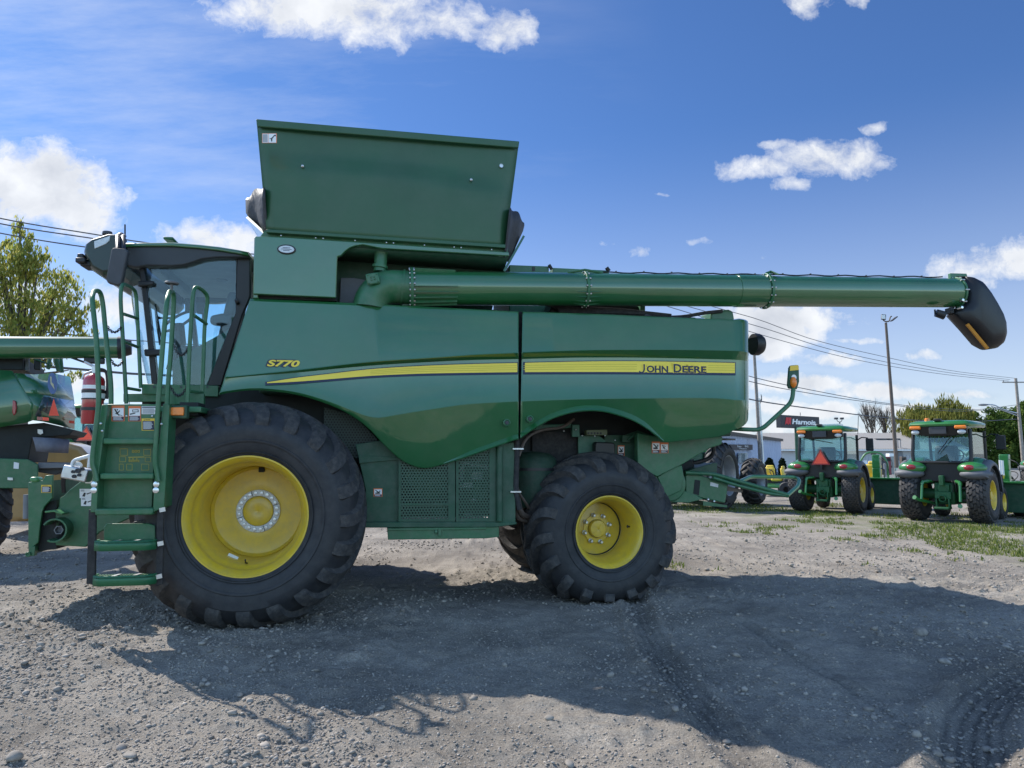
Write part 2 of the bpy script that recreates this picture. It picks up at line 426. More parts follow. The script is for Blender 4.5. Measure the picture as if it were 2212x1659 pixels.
# (px, py, half width, half height, strength)
blobs = [(700, 18, 250, 62, 1.25), (790, 50, 120, 62, 1.1), (950, 38, 130, 52, 1.0), (1090, 62, 75, 50, 1.0), (560, 0, 110, 40, .9),
         (60, 385, 150, 66, 1.6), (110, 430, 140, 52, 1.5), (190, 470, 75, 48, 1.3), (262, 430, 40, 38, .65), (20, 400, 90, 60, 1.2),
         (430, 512, 90, 44, 1.15), (500, 525, 80, 42, 1.15), (380, 500, 50, 34, .8), (250, 650, 90, 55, 1.1), (60, 640, 160, 70, .9), (280, 760, 120, 40, .8), (330, 690, 80, 50, .8), (170, 830, 180, 40, 1.0),
         (1640, 365, 105, 30, 1.0), (1780, 340, 110, 40, 1.1), (1850, 345, 85, 42, 1.0), (1890, 276, 36, 18, .6), (1705, 402, 60, 22, .75), (1685, 315, 45, 15, .9),
         (1740, 8, 60, 36, .85), (1850, 2, 50, 26, .7), (1385, 540, 40, 15, .85), (1530, 525, 60, 14, .58), (1320, 520, 32, 10, .5), (1655, 560, 18, 12, .45), (1425, 420, 22, 8, .45),
         (2080, 570, 95, 42, .95), (2190, 560, 110, 50, 1.2), (2120, 605, 80, 24, .8),
         (1690, 690, 140, 34, 1.25), (1640, 720, 130, 44, 1.25), (1790, 690, 70, 26, .7), (1660, 760, 80, 30, .9), (1790, 780, 70, 22, .9), (1760, 830, 90, 24, 1.05), (1850, 735, 80, 10, .5), (1990, 770, 60, 14, .7), (1900, 845, 110, 26, .95), (1960, 850, 90, 20, .85), (1700, 830, 130, 28, .9),
         (1770, 890, 100, 22, .9), (1650, 880, 120, 26, .8), (2080, 850, 120, 16, .6), (1980, 890, 190, 20, .8), (1650, 925, 160, 26, .8), (1800, 935, 300, 18, .7), (1400, 700, 150, 30, .8), (1280, 690, 120, 24, .7), (1830, 575, 60, 6, .25)]
acc = None
for (px, py, rx, ry, st) in blobs:
    if px > 1580 and 660 < py < 960: st += .34
    u, v = uv(px, py); u2, _ = uv(px + rx, py); _, v2 = uv(px, py - ry)
    iu, iv = 1 / abs(u2 - u), 1 / abs(v2 - v)
    q = vmth('MULTIPLY_ADD', warp.outputs[0], (iu, iv, 0), (-u * iu, -v * iv, 0))
    d = vmth('DOT_PRODUCT', q.outputs[0], q.outputs[0])
    m_ = mth('SUBTRACT', st, mth('MULTIPLY', d.outputs['Value'], 0.75))
    acc = m_ if acc is None else mth('SMOOTH_MAX', acc, m_, 0.25)
nf = N(nt, 'ShaderNodeTexNoise', Scale=22.0, Detail=10.0, Roughness=0.66); lk.new(warp.outputs[0], nf.inputs['Vector'])
front = mth('ADD', acc, mth('MULTIPLY', mth('SUBTRACT', nf.outputs[0], 0.62), 2.6))
front = mth('MULTIPLY', mth('MULTIPLY', mth('ADD', front, 0.08), 1.02, clamp=True), mth('GREATER_THAN', sp.outputs[1], 0.05))
# high thin streaks and the unseen cloud added behind the viewer
nb = N(nt, 'ShaderNodeTexNoise', Scale=2.6, Detail=8.0, Roughness=0.6); lk.new(vmth('MULTIPLY', tc.outputs['Generated'], (1, 1, 2.6)).outputs[0], nb.inputs['Vector'])
# southern half: unseen patchy cloud veil added as fill for the shaded sides
back = mth('MULTIPLY', mth('MULTIPLY_ADD', mth('SUBTRACT', nb.outputs[0], 0.50), 1.2, 0.10, clamp=True), mth('MULTIPLY_ADD', sp.outputs[1], -4.0, 0.0, clamp=True))
st = N(nt, 'ShaderNodeTexNoise', Scale=3.2, Detail=7.0, Roughness=0.65)
mp = N(nt, 'ShaderNodeMapping'); mp.inputs['Rotation'].default_value = (0, 0, R(-35)); mp.inputs['Scale'].default_value = (0.55, 2.6, 1)
lk.new(cb.outputs[0], mp.inputs[0]); lk.new(mp.outputs[0], st.inputs['Vector'])
leftness = mth('MULTIPLY_ADD', mth('DIVIDE', sp.outputs[0], ys), -1.1, 0.25, clamp=True)
wisp = mth('MULTIPLY', mth('MULTIPLY', mth('MULTIPLY', mth('SUBTRACT', st.outputs[0], 0.43), 1.5, clamp=True), leftness), mth('GREATER_THAN', sp.outputs[1], 0.05))
wisp = mth('MULTIPLY', wisp, 0.85)
low = mth('MULTIPLY', mth('POWER', mth('MULTIPLY_ADD', sp.outputs[2], -2.3, 1.0, clamp=True), 1.7), 0.66)
cov = mth('MAXIMUM', mth('MAXIMUM', front, back), mth('MAXIMUM', wisp, low))
cov = mth('MINIMUM', cov, 0.96)
# cloud brightness: lit rims, greyer thick middles
ns = N(nt, 'ShaderNodeTexNoise', Scale=14.0, Detail=6.0, Roughness=0.55); lk.new(vmth('ADD', warp.outputs[0], (0.03, -0.03, 0.3)).outputs[0], ns.inputs['Vector'])
thick = mth('MULTIPLY', mth('SUBTRACT', acc, 0.40), 0.85, clamp=True)
shade = mth('SUBTRACT', 1.0, mth('MULTIPLY', thick, mth('MULTIPLY_ADD', ns.outputs[0], 1.7, -0.5, clamp=True)), clamp=True)
cc = N(nt, 'ShaderNodeMix', data_type='RGBA'); lk.new(shade, cc.inputs[0])
cc.inputs[6].default_value = (1.7, 1.85, 2.15, 1); cc.inputs[7].default_value = (3.5, 3.58, 3.7, 1)
# dim the blue ahead; behind the viewer, brightness added to fill the shade
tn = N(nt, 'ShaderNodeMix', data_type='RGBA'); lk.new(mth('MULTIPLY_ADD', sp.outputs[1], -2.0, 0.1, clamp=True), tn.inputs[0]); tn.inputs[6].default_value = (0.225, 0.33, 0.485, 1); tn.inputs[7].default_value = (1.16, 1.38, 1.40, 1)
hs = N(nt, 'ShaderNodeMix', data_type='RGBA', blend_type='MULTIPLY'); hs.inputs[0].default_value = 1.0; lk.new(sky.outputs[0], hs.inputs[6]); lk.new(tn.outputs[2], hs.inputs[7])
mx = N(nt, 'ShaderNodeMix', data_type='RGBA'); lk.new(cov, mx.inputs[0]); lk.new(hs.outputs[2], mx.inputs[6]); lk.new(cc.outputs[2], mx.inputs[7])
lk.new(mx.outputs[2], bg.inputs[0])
w.cycles.sampling_method = 'MANUAL'; w.cycles.sample_map_resolution = 512
sc.view_settings.view_transform = 'Standard'; sc.view_settings.look = 'None'; sc.view_settings.exposure = 0.92; sc.view_settings.gamma = 1.0
# ---------------------------------------------------------------- ground: one gravel sheet out to the horizon
def vnoise(x, y, f, seed):
    rs = np.random.RandomState(seed); T = rs.rand(256, 256)
    u = x * f; v = y * f; iu = np.floor(u).astype(int); iv = np.floor(v).astype(int); fu = u - iu; fv = v - iv
    fu = fu*fu*(3-2*fu); fv = fv*fv*(3-2*fv)
    g = lambda a, b: T[a % 256, b % 256]
    return (g(iu, iv)*(1-fu)+g(iu+1, iv)*fu)*(1-fv) + (g(iu, iv+1)*(1-fu)+g(iu+1, iv+1)*fu)*fv - 0.5
def path_field(X, Y, pts):
    """signed offset from and distance along a wheel path"""
    best = np.full(X.shape, 1e9); along = np.zeros(X.shape); off = np.zeros(X.shape); acc = 0.0
    for (ax, ay), (bx, by) in zip(pts[:-1], pts[1:]):
        dx, dy = bx-ax, by-ay; L = math.hypot(dx, dy)
        t = np.clip(((X-ax)*dx + (Y-ay)*dy) / (L*L), 0, 1)
        ex = X-(ax+t*dx); ey = Y-(ay+t*dy); d = np.hypot(ex, ey); s = np.sign(ex*dy - ey*dx)
        m = d < best; best = np.where(m, d, best); off = np.where(m, d*s, off); along = np.where(m, acc + t*L, along); acc += L
    return off, along
def gpts(lst): return [tuple(ground(a, b))[:2] for a, b in lst]
TRACKS = [(gpts([(2260, 1440), (2200, 1465), (2140, 1500), (2105, 1550), (2100, 1610), (2110, 1700)]), 0.20, 0.04, 6),
          (gpts([(1372, 1292), (1385, 1345), (1420, 1410), (1470, 1480), (1540, 1560), (1620, 1650)]), 0.14, 0.028, 5),
          (gpts([(1600, 1345), (1700, 1410), (1820, 1475), (1960, 1560)]), 0.10, 0.012, 2)]
def ground_h(X, Y):
    X = np.asarray(X, float); Y = np.asarray(Y, float)
    near = np.clip((20 - np.hypot(X, Y - 5)) / 10, 0, 1)
    h = 0.05*vnoise(X, Y, 0.6, 1) + 0.035*vnoise(X, Y, 1.7, 2) + 0.032*vnoise(X, Y, 4.3, 3) + 0.024*vnoise(X, Y, 9.7, 4) + 0.016*vnoise(X+3, Y, 17, 5)
    clod = np.clip(vnoise(X, Y, 0.9, 11)*3+0.3, 0, 1)
    packed = np.exp(-((X-2.2)/2.3)**2 - ((Y-5.6)/1.9)**2); rough = 1 - .75*packed
    h += rough*(clod * 0.050*np.clip(vnoise(X, Y, 12.5, 6)+0.02, 0, 1) + (.35 + .65*clod)*0.042*np.clip(vnoise(X, Y, 20, 8)+.02, 0, 1))
    h += 0.012*np.abs(vnoise(X*0.35+Y*0.15, Y, 5.0, 9))
    h *= near
    for pts, wd, dp, ribs in TRACKS:
        off, al = path_field(X, Y, pts); e = np.clip(1 - np.abs(off)/wd, 0, 1); e = e*e*(3-2*e)
        rib = 0.5 + 0.5*np.cos(off/wd*ribs*pi*1.0)
        h = h*(1-0.6*e) - e*dp*(0.55 + 0.7*rib*0.8) + dp*0.9*np.exp(-((np.abs(off)-wd*1.15)/(wd*0.3))**2)
        h += e*0.008*np.sin(al*70 + off*30)
    return h - 0.012
def axis_pts(lo, hi, step, far):
    a = list(np.arange(lo, hi, step)); g = step; r = []; x = hi
    while x < far: r.append(x); g *= 1.16; x += g
    g = step; l = []; x = lo - step
    while x > -far: l.append(x); g *= 1.16; x -= g
    return np.array(sorted(l) + a + r + [far])
gx = axis_pts(-4.6, 7.6, 0.024, 1500.0); gy = axis_pts(2.7, 9.2, 0.022, 1500.0)
XX, YY = np.meshgrid(gx, gy); ZZ = ground_h(XX, YY)
nx, ny = len(gx), len(gy)
vs = np.stack([XX.ravel(), YY.ravel(), ZZ.ravel()], 1)
ii = np.arange(nx*ny).reshape(ny, nx)
quads = np.stack([ii[:-1, :-1].ravel(), ii[:-1, 1:].ravel(), ii[1:, 1:].ravel(), ii[1:, :-1].ravel()], 1)
me = bpy.data.meshes.new('ground'); me.vertices.add(len(vs)); me.vertices.foreach_set('co', vs.ravel())
me.loops.add(quads.size); me.loops.foreach_set('vertex_index', quads.ravel().astype(np.int32))
me.polygons.add(len(quads)); me.polygons.foreach_set('loop_start', np.arange(0, quads.size, 4, dtype=np.int32))
me.update(calc_edges=True); me.validate(); me.polygons.foreach_set('use_smooth', [True]*len(me.polygons))
gobj = bpy.data.objects.new('ground', me); col.objects.link(gobj); gobj['kind'] = 'structure'
def grass_cover(X, Y):
    """the ragged grass edge: it comes nearer towards the right"""
    k = X/np.maximum(Y, .1); e = Y - (24.5 - 20*k); return np.clip((e + .8)/1.6, 0, 1)*np.clip((6.5 - e)/3, 0, 1)*np.clip((k - .18)/.08, 0, 1)
tm = np.zeros(XX.shape); gc_ = me.attributes.new('grass_cover', 'FLOAT', 'POINT'); gc_.data.foreach_set('value', grass_cover(XX, YY).ravel().astype(np.float32))
for pts, wd, dp, ribs in TRACKS:
    off, al = path_field(XX, YY, pts); e = np.clip(1.15 - np.abs(off)/wd, 0, 1); tm = np.maximum(tm, np.minimum(e*3, 1)*(.12 + .88*(.5 + .5*np.cos(off/wd*ribs*pi))**2.5)*(dp/.045)**.4)
at_ = me.attributes.new('wheel_track', 'FLOAT', 'POINT'); at_.data.foreach_set('value', (tm*np.clip(.9 + .9*vnoise(XX, YY, 2.0, 77), 0, 1)).ravel().astype(np.float32))
m, nt, nd, lk = new_mat('gravel_ground')
out = N(nt, 'ShaderNodeOutputMaterial'); b = N(nt, 'ShaderNodeBsdfPrincipled', Roughness=0.92); b.inputs['Specular IOR Level'].default_value = 0.2
lk.new(b.outputs[0], out.inputs[0]); tc = N(nt, 'ShaderNodeTexCoord')
def nz(scale, detail=6, rough=0.6):
    n = N(nt, 'ShaderNodeTexNoise', Scale=scale, Detail=detail, Roughness=rough); lk.new(tc.outputs['Object'], n.inputs['Vector']); return n.outputs[0]
def rng(v, a, bb, c, d):
    r = N(nt, 'ShaderNodeMapRange'); lk.new(v, r.inputs[0])
    for i, q in enumerate((a, bb, c, d)): r.inputs[1+i].default_value = q
    return r.outputs[0]
def mixc(f, a, bb, mode='MIX'):
    x = N(nt, 'ShaderNodeMix', data_type='RGBA', blend_type=mode)
    for i, q in ((0, f), (6, a), (7, bb)):
        if isinstance(q, tuple): x.inputs[i].default_value = (*q, 1)
        elif isinstance(q, (int, float)): x.inputs[i].default_value = q
        else: lk.new(q, x.inputs[i])
    return x.outputs[2]
base = mixc(rng(nz(0.7, 8, .68), .38, .62, 0, 1), (0.205, 0.182, 0.157), (0.385, 0.345, 0.298))
ta = N(nt, 'ShaderNodeAttribute', attribute_name='wheel_track'); base = mixc(ta.outputs['Fac'], base, (0.125, 0.116, 0.106))
vo = N(nt, 'ShaderNodeTexVoronoi', Scale=80.0); lk.new(tc.outputs['Object'], vo.inputs['Vector'])
hs = N(nt, 'ShaderNodeSeparateColor'); lk.new(vo.outputs['Color'], hs.inputs[0])
peb = rng(hs.outputs[0], 0, 1, 0.78, 1.22)
base = mixc(rng(nz(2.5, 6), .40, .60, 0.15, 0.9), base, mixc(1.0, base, peb, 'MULTIPLY'))
base = mixc(rng(nz(60, 4, .7), .45, .70, 0, 0.6), base, (0.10, 0.09, 0.08))
base = mixc(rng(nz(75, 3, .6), .56, .70, 0, 0.55), base, (0.46, 0.42, 0.37))
# grass-stained strip in front of the parked tractors
sx = N(nt, 'ShaderNodeSeparateXYZ'); lk.new(tc.outputs['Object'], sx.inputs[0])
ga = N(nt, 'ShaderNodeAttribute', attribute_name='grass_cover'); gm2 = N(nt, 'ShaderNodeMath', operation='MULTIPLY'); lk.new(ga.outputs['Fac'], gm2.inputs[0]); lk.new(rng(nz(1.6, 8, .7), .42, .62, 0, 0.65), gm2.inputs[1])
base = mixc(gm2.outputs[0], base, (0.12, 0.15, 0.045))
base = mixc(rng(sx.outputs[1], 34, 45, 0, 1), base, (0.20, 0.20, 0.195))
lk.new(base, b.inputs['Base Color'])
hsum = N(nt, 'ShaderNodeMath', operation='ADD'); lk.new(nz(38, 8, .72), hsum.inputs[0])
vh = N(nt, 'ShaderNodeMath', operation='MULTIPLY'); lk.new(nz(140, 4, .7), vh.inputs[0]); vh.inputs[1].default_value = 0.55; lk.new(vh.outputs[0], hsum.inputs[1])
bp = N(nt, 'ShaderNodeBump', Strength=1.0, Distance=0.02); lk.new(hsum.outputs[0], bp.inputs['Height']); lk.new(bp.outputs[0], b.inputs['Normal'])
me.materials.append(m)

# loose gravel: far too many to count, one object of small stones
STONE = pbr('stone', (0.34, 0.30, 0.26), 0.85, var=0.3, scale=20)
ntm = STONE.node_tree
def rand_island(mat, lo, hi):
    ntm = mat.node_tree; bs = [n for n in ntm.nodes if n.type == 'BSDF_PRINCIPLED'][0]; src = bs.inputs['Base Color'].links[0].from_socket
    g = N(ntm, 'ShaderNodeNewGeometry'); r = N(ntm, 'ShaderNodeMapRange'); ntm.links.new(g.outputs['Random Per Island'], r.inputs[0]); r.inputs[3].default_value = lo; r.inputs[4].default_value = hi
    x = N(ntm, 'ShaderNodeMix', data_type='RGBA', blend_type='MULTIPLY'); x.inputs[0].default_value = 1; ntm.links.new(src, x.inputs[6]); ntm.links.new(r.outputs[0], x.inputs[7]); ntm.links.new(x.outputs[2], bs.inputs['Base Color'])
rand_island(STONE, 0.55, 1.05)
t = (1 + 5**0.5)/2
ICO = np.array([(-1, t, 0), (1, t, 0), (-1, -t, 0), (1, -t, 0), (0, -1, t), (0, 1, t), (0, -1, -t), (0, 1, -t), (t, 0, -1), (t, 0, 1), (-t, 0, -1), (-t, 0, 1)])/1.902
ICF = np.array([(0,11,5),(0,5,1),(0,1,7),(0,7,10),(0,10,11),(1,5,9),(5,11,4),(11,10,2),(10,7,6),(7,1,8),(3,9,4),(3,4,2),(3,2,6),(3,6,8),(3,8,9),(4,9,5),(2,4,11),(6,2,10),(8,6,7),(9,8,1)])
def stones_mesh(name, P, S, seed):
    rs = np.random.RandomState(seed); n = len(P)
    V = ICO[None] * (1 + 0.28*(rs.rand(n, 12, 1)-0.5)*2)
    V = V * np.stack([0.8+0.6*rs.rand(n), 0.7+0.5*rs.rand(n), 0.45+0.35*rs.rand(n)], 1)[:, None, :]
    a = rs.rand(n)*2*pi; tl = (rs.rand(n)-0.5)*0.7
    x, y, z = V[..., 0], V[..., 1], V[..., 2]
    y, z = y*np.cos(tl)[:, None]-z*np.sin(tl)[:, None], y*np.sin(tl)[:, None]+z*np.cos(tl)[:, None]
    x, y = x*np.cos(a)[:, None]-y*np.sin(a)[:, None], x*np.sin(a)[:, None]+y*np.cos(a)[:, None]
    V = np.stack([x, y, z], -1)*S[:, None, None] + P[:, None, :]
    Fc = (ICF[None] + 12*np.arange(n)[:, None, None]).reshape(-1, 3)
    me = bpy.data.meshes.new(name); me.vertices.add(n*12); me.vertices.foreach_set('co', V.reshape(-1))
    me.loops.add(Fc.size); me.loops.foreach_set('vertex_index', Fc.ravel().astype(np.int32)); me.polygons.add(len(Fc)); me.polygons.foreach_set('loop_start', np.arange(0, Fc.size, 3, dtype=np.int32))
    me.update(calc_edges=True); me.validate(); return me
rs = np.random.RandomState(3); NS = 66000
Yd = 1/(1/2.9 + rs.rand(NS)*(1/15.0-1/2.9)); Yd = np.where(rs.rand(NS) < 0.25, 2.9+rs.rand(NS)*11, Yd)
Xd = (rs.rand(NS)*2.3-1.15)*Yd
keep = vnoise(Xd, Yd, 0.8, 21)*1.8 + vnoise(Xd, Yd, 2.9, 22)*.8 + rs.rand(NS) - .62*np.exp(-((Xd-2.2)/2.3)**2 - ((Yd-5.6)/2.2)**2) > 0.46
Xd, Yd = Xd[keep], Yd[keep]
S = 0.0032 + 0.0095*rs.rand(len(Xd))**2.6 + np.where(rs.rand(len(Xd)) < 0.06, 0.020*rs.rand(len(Xd)), 0) + 0.0007*Yd
# fine grit close to the viewer, sparse on the packed part
NF_ = 48000; Yf = 2.9 + 4.2*rs.rand(NF_)**1.4; Xf = (rs.rand(NF_)*2.0 - 1.0)*Yf
kf = rs.rand(NF_) + 1.0*vnoise(Xf, Yf, 1.3, 41) - .85*np.exp(-((Xf-2.2)/2.3)**2 - ((Yf-5.6)/1.9)**2) > .22
Xf, Yf = Xf[kf], Yf[kf]; Xd = np.concatenate([Xd, Xf]); Yd = np.concatenate([Yd, Yf]); S = np.concatenate([S, .0038 + .006*rs.rand(len(Xf))**2])
P = np.stack([Xd, Yd, ground_h(Xd, Yd) + S*0.25], 1)
gm = stones_mesh('gravel', P, S, 5); gm.materials.append(STONE)
go = bpy.data.objects.new('gravel', gm); col.objects.link(go); tag(go, 'loose grey gravel strewn over the whole yard', 'gravel', kind='stuff')
# the bigger stones, one by one
BIG = [(282, 1641, .040, 'dark angular stone near the bottom edge, below the tall step ladder'), (30, 1648, .055, 'pale flat stone in the bottom left corner of the yard'),
       (178, 1388, .034, 'rounded grey stone on the sunlit gravel left of the big front tyre'), (25, 1331, .04, 'grey stone at the left edge just outside the ladder shadow'),
       (1187, 1551, .034, 'upright grey stone in the sunlit patch, upper of two beside each other'), (1231, 1640, .034, 'smooth pinkish round stone at the bottom middle of the yard'),
       (1990, 1366, .075, 'largest flat pale slab half sunk in the shade behind the rear tyre'), (118, 1510, .026, 'small dark stone alone on the sunlit gravel at left'),
       (520, 1497, .03, 'round stone on the shadow edge below the front tyre'), (262, 1604, .032, 'brown chipped stone just above the dark angular one at bottom left'),
       (1090, 1430, .03, 'flat stone lying in the shade below the belly of the harvester'), (1570, 1590, .03, 'grey pebble on the sunlit gravel at bottom right of centre')]
for k, (px, py, s, lab) in enumerate(BIG):
    p = ground(px, py); me_ = stones_mesh('stone', np.array([[0, 0, 0.0]]), np.array([s]), 40+k); me_.materials.append(STONE)
    o = bpy.data.objects.new('stone', me_); col.objects.link(o); o.location = (p.x, p.y, float(ground_h(p.x, p.y)) + s*0.35)
    sub = o.modifiers.new('subsurf', 'SUBSURF'); sub.levels = sub.render_levels = 2; me_.polygons.foreach_set('use_smooth', [True]*len(me_.polygons))
    tag(o, lab, 'stone', 'larger stones lying in the yard')

# grass at the far edge of the yard
def blades(name, P, H, mat, seed, wdt=0.012):
    rs = np.random.RandomState(seed); n = len(P); a = rs.rand(n)*2*pi; l = rs.rand(n)*0.6
    dx, dy = np.cos(a), np.sin(a); lx, ly = np.cos(a+1.3)*l*H, np.sin(a+1.3)*l*H; wv = wdt*(0.6+0.8*rs.rand(n))
    z0 = np.zeros(n)
    V = np.stack([np.stack([P[:, 0]-dx*wv, P[:, 1]-dy*wv, P[:, 2]], 1), np.stack([P[:, 0]+dx*wv, P[:, 1]+dy*wv, P[:, 2]], 1),
                  np.stack([P[:, 0]+lx*.4+dx*wv*.6, P[:, 1]+ly*.4+dy*wv*.6, P[:, 2]+H*.6], 1), np.stack([P[:, 0]+lx, P[:, 1]+ly, P[:, 2]+H], 1)], 1)
    Fc = (np.array([[0, 1, 2], [0, 2, 3]])[None] + 4*np.arange(n)[:, None, None]).reshape(-1, 3)
    me = bpy.data.meshes.new(name); me.vertices.add(n*4); me.vertices.foreach_set('co', V.reshape(-1))
    me.loops.add(Fc.size); me.loops.foreach_set('vertex_index', Fc.ravel().astype(np.int32)); me.polygons.add(len(Fc)); me.polygons.foreach_set('loop_start', np.arange(0, Fc.size, 3, dtype=np.int32))
    me.update(calc_edges=True); me.validate(); me.materials.append(mat)
    o = bpy.data.objects.new(name, me); col.objects.link(o); return o
GRASS = leaf_mat('grass_blades', (0.08, 0.13, 0.03), (0.24, 0.26, 0.08), 0.35)
NG = 90000; rs = np.random.RandomState(12)
Yg = 9.5 + 15*rs.rand(NG); Xg = (.15 + .65*rs.rand(NG))*Yg
pat = 1.5*vnoise(Xg, Yg, 0.6, 31) + 1.1*vnoise(Xg, Yg, 2.2, 32) + .5*vnoise(Xg, Yg, 7.0, 33)
keep = grass_cover(Xg, Yg)*(.52 + .25*(Xg/Yg > .52)) + pat + .3*rs.rand(NG) - .15 > .52
Xg, Yg = Xg[keep], Yg[keep]
gr = blades('grass', np.stack([Xg, Yg, ground_h(Xg, Yg)-0.01], 1), 0.025 + 0.06*rs.rand(len(Xg))**1.8, GRASS, 4)
tag(gr, 'patchy short grass along the far edge of the gravel', 'grass', kind='stuff')
# ================================================================ the harvester
TH = 0.18
C0 = at(532, 1113, 6.3); C0.z = 0
CF = Frame(C0, TH)
comb = thing('combine_harvester', 'large green combine harvester with yellow wheels, open grain tank and folded unloading tube, facing left', 'harvester', C0, TH)
C = CF
def poly(px, y, th, name, mat, parent=comb, bevel=0.006, smooth=35):
    """sheet or box with the outline px on the plane y, th deep"""
    m = MB(); m.prism([C(a, b, y) for a, b in px], (0, th, 0)); return m.build(name, mat, parent, bevel=bevel, smooth=smooth)
def sub(name, mb, mat, parent=comb, **k): return mb.build(name, mat, parent, **k)

# ---- side panels -------------------------------------------------------------
top1 = [(541, 645), (700, 651.5), (900, 661.5), (1120, 673)]
ft1 = [(470, 816), (560, 807), (640, 799), (800, 781), (950, 771), (1026, 765.6), (1122, 761.5)]
fb1 = [(470, 818), (560, 810), (640, 804), (800, 789), (950, 780), (1026, 776.7), (1122, 774.6)]
bot1 = [(474, 852), (482, 849), (537, 841.6), (579, 842.5), (644, 851.7), (709, 871.8), (758, 895), (797, 924), (827, 956), (864, 990), (893, 1005), (918, 1010), (945, 1005), (1002, 988), (1070, 964), (1115, 948)]
cr1 = [(474, 848), (482, 845), (537, 838), (579, 838.5), (644, 847), (709, 866), (770, 890), (795, 899), (820, 901.5), (854, 896), (922, 885), (1002, 873.5), (1070, 869), (1117, 866.6)]
top2 = [(1129, 673.5), (1260, 677), (1400, 683), (1500, 687), (1585, 690.5), (1608, 693), (1625, 699)]
ft2 = [(1128, 760.6), (1260, 756), (1407, 755), (1500, 755.5), (1612, 757.7)]
fb2 = [(1128, 774.6), (1260, 771.4), (1407, 772), (1612, 776.7)]
cr2 = [(1128, 866.3), (1250, 862), (1400, 860), (1550, 860), (1620, 868)]
bot2 = [(1121, 948), (1140, 934), (1160, 921), (1190, 905), (1225, 893), (1262, 887), (1300, 888), (1335, 896), (1370, 909), (1400, 927), (1420, 942), (1435, 953), (1470, 951), (1520, 946), (1560, 940), (1590, 924), (1608, 902), (1616, 880)]
def panel(xs, top, ft, fb, cr, bot, fx, lip, name, gapx=None, tail=None, ybase=0.0):
    rows = []
    m = MB(); grid = []
    for xt in xs:
        xf = lambda py: fx(xt, py)
        def pt(tab, y, dpy=0.0):
            py = interp(tab, xt)
            for _ in range(3): py = interp(tab, xf(py))
            py += dpy; return C(xf(py), py, y)
        tt = interp(top, xt); bb = interp(bot, xt); k = 1.0
        yo = ybase
        fd = min(1, max(0.0, (xt - 500) / 350)) if xt < 1121 else 1.0
        lp = lip(xt)
        col_ = [pt(top, .60 + yo), pt(top, .525 + yo, 1.5), pt(top, .505 + yo, 6)]
        col_ += [pt(ft, .405 + yo), pt(ft, .400 + yo, 1.0), pt(fb, .400 + .075*fd + yo), pt(fb, .402 + .075*fd + yo, 1.5)]
        col_ += [pt(cr, .405 + yo, -1.0), pt(cr, .40 + yo, 1.0)]
        yb = .40 + max(0.01, (bb - interp(cr, xt)) / 100 * 0.13) + yo
        pm = [pt(cr, .40 + (yb - yo - .40)*0.5 + yo, (bb - lp - interp(cr, xt))*0.5)]
        col_ += pm
        col_ += [pt(bot, yb, -lp - 1.5), pt(bot, yb + 0.002 - 0.05*(lp/10), -0.8), pt(bot, yb + 0.006 - 0.05*(lp/10), 0.3), pt(bot, yb + 0.16, -1 if lp < 2 else 2)]
        grid.append(col_)
    if tail: grid += tail(grid)
    m.grid(grid); o = m.build(name, GREEN, comb, smooth=28)
    so_ = o.modifiers.new('solidify', 'SOLIDIFY'); so_.thickness = 0.012; so_.offset = 0
    return o
def fx1(xt, py):
    # the front edge leans: top 541, bottom 474, fading to plumb by x = 800
    k = max(0.0, 1 - (xt - 541) / 270); return xt - 67*k*(py - 645)/205
xs1 = [541, 544, 550, 560, 575, 590, 610, 630] + list(range(650, 1100, 14)) + [1100, 1110, 1117, 1120]
front_panel = panel(xs1, top1, ft1, fb1, cr1, bot1, fx1, lambda x: 8.0*min(1, max(0, (x-960)/60)), 'side_panel')
xs2 = [1128.5, 1132, 1140] + list(range(1152, 1412, 10)) + [1418, 1424, 1429, 1433, 1435, 1438, 1444] + list(range(1455, 1576, 12)) + [1580, 1586]
def tail2(grid):
    last = grid[-1]; out = []
    # the rear corner turns inwards round a 0.35 m radius, then the tail runs across to the far side
    for a in range(1, 9):
        t = R(90*a/8); out.append([Vector((p.x + .30*sin(t), p.y + .36*(1-cos(t)), p.z + (.012 if i < 3 else 0) + (0.05*(1-cos(t)) if i > 9 else 0))) for i, p in enumerate(last)])
    for k_, col_ in enumerate(out):
        f = .72*((k_ + 1)/8)**1.3
        for i in range(9, len(col_)): col_[i].z += (col_[8].z - col_[i].z)*f
    e = out[-1]
    out.append([Vector((p.x + .05, p.y + 1.2, p.z)) for p in e]); out.append([Vector((p.x, p.y + 2.45, p.z)) for p in e])
    return out
rear_panel = panel(xs2, top2, ft2, fb2, cr2, bot2, lambda xt, py: xt - (0 if xt > 1150 else 5*(py-673)/275*(1150-xt)/22), lambda x: 9.5*min(1, max(0, (1434-x)/40)), 'rear_side_panel', tail=tail2)
# black seal strip in the gap between the panels, and the hose duct below it
m = MB(); m.prism([C(1119, 673, .62), C(1131, 674, .62), C(1125, 950, .62), (C(1111, 950, .62))], (0, .05, 0)); sub('gap_seal', m, MATBLACK)
m = MB(); m.tube(arc_pts([C(1116, 940, .60), C(1117, 985, .60), C(1114, 1062, .60), C(1122, 1100, .62)], 5, .1), .028, 10); sub('hose_duct', m, MATBLACK)
for (px, py) in ((1095, 913), (1145, 905)):
    c = C(px, py, .415); lat = MB(); lat.lathe([(.036, .03), (.036, -.004), (.028, -.008), (.024, .004), (.0, .006)], c, 'y', 24); o = sub('panel_latch', lat, GREEN_M)
    k = MB(); k.lathe([(.020, .004), (.018, -.004), (.0, -.005)], c, 'y', 20); k.box((c.x, c.y - .006, c.z), (.006, .006, .03)); sub('latch_core', k, DGREY, o)
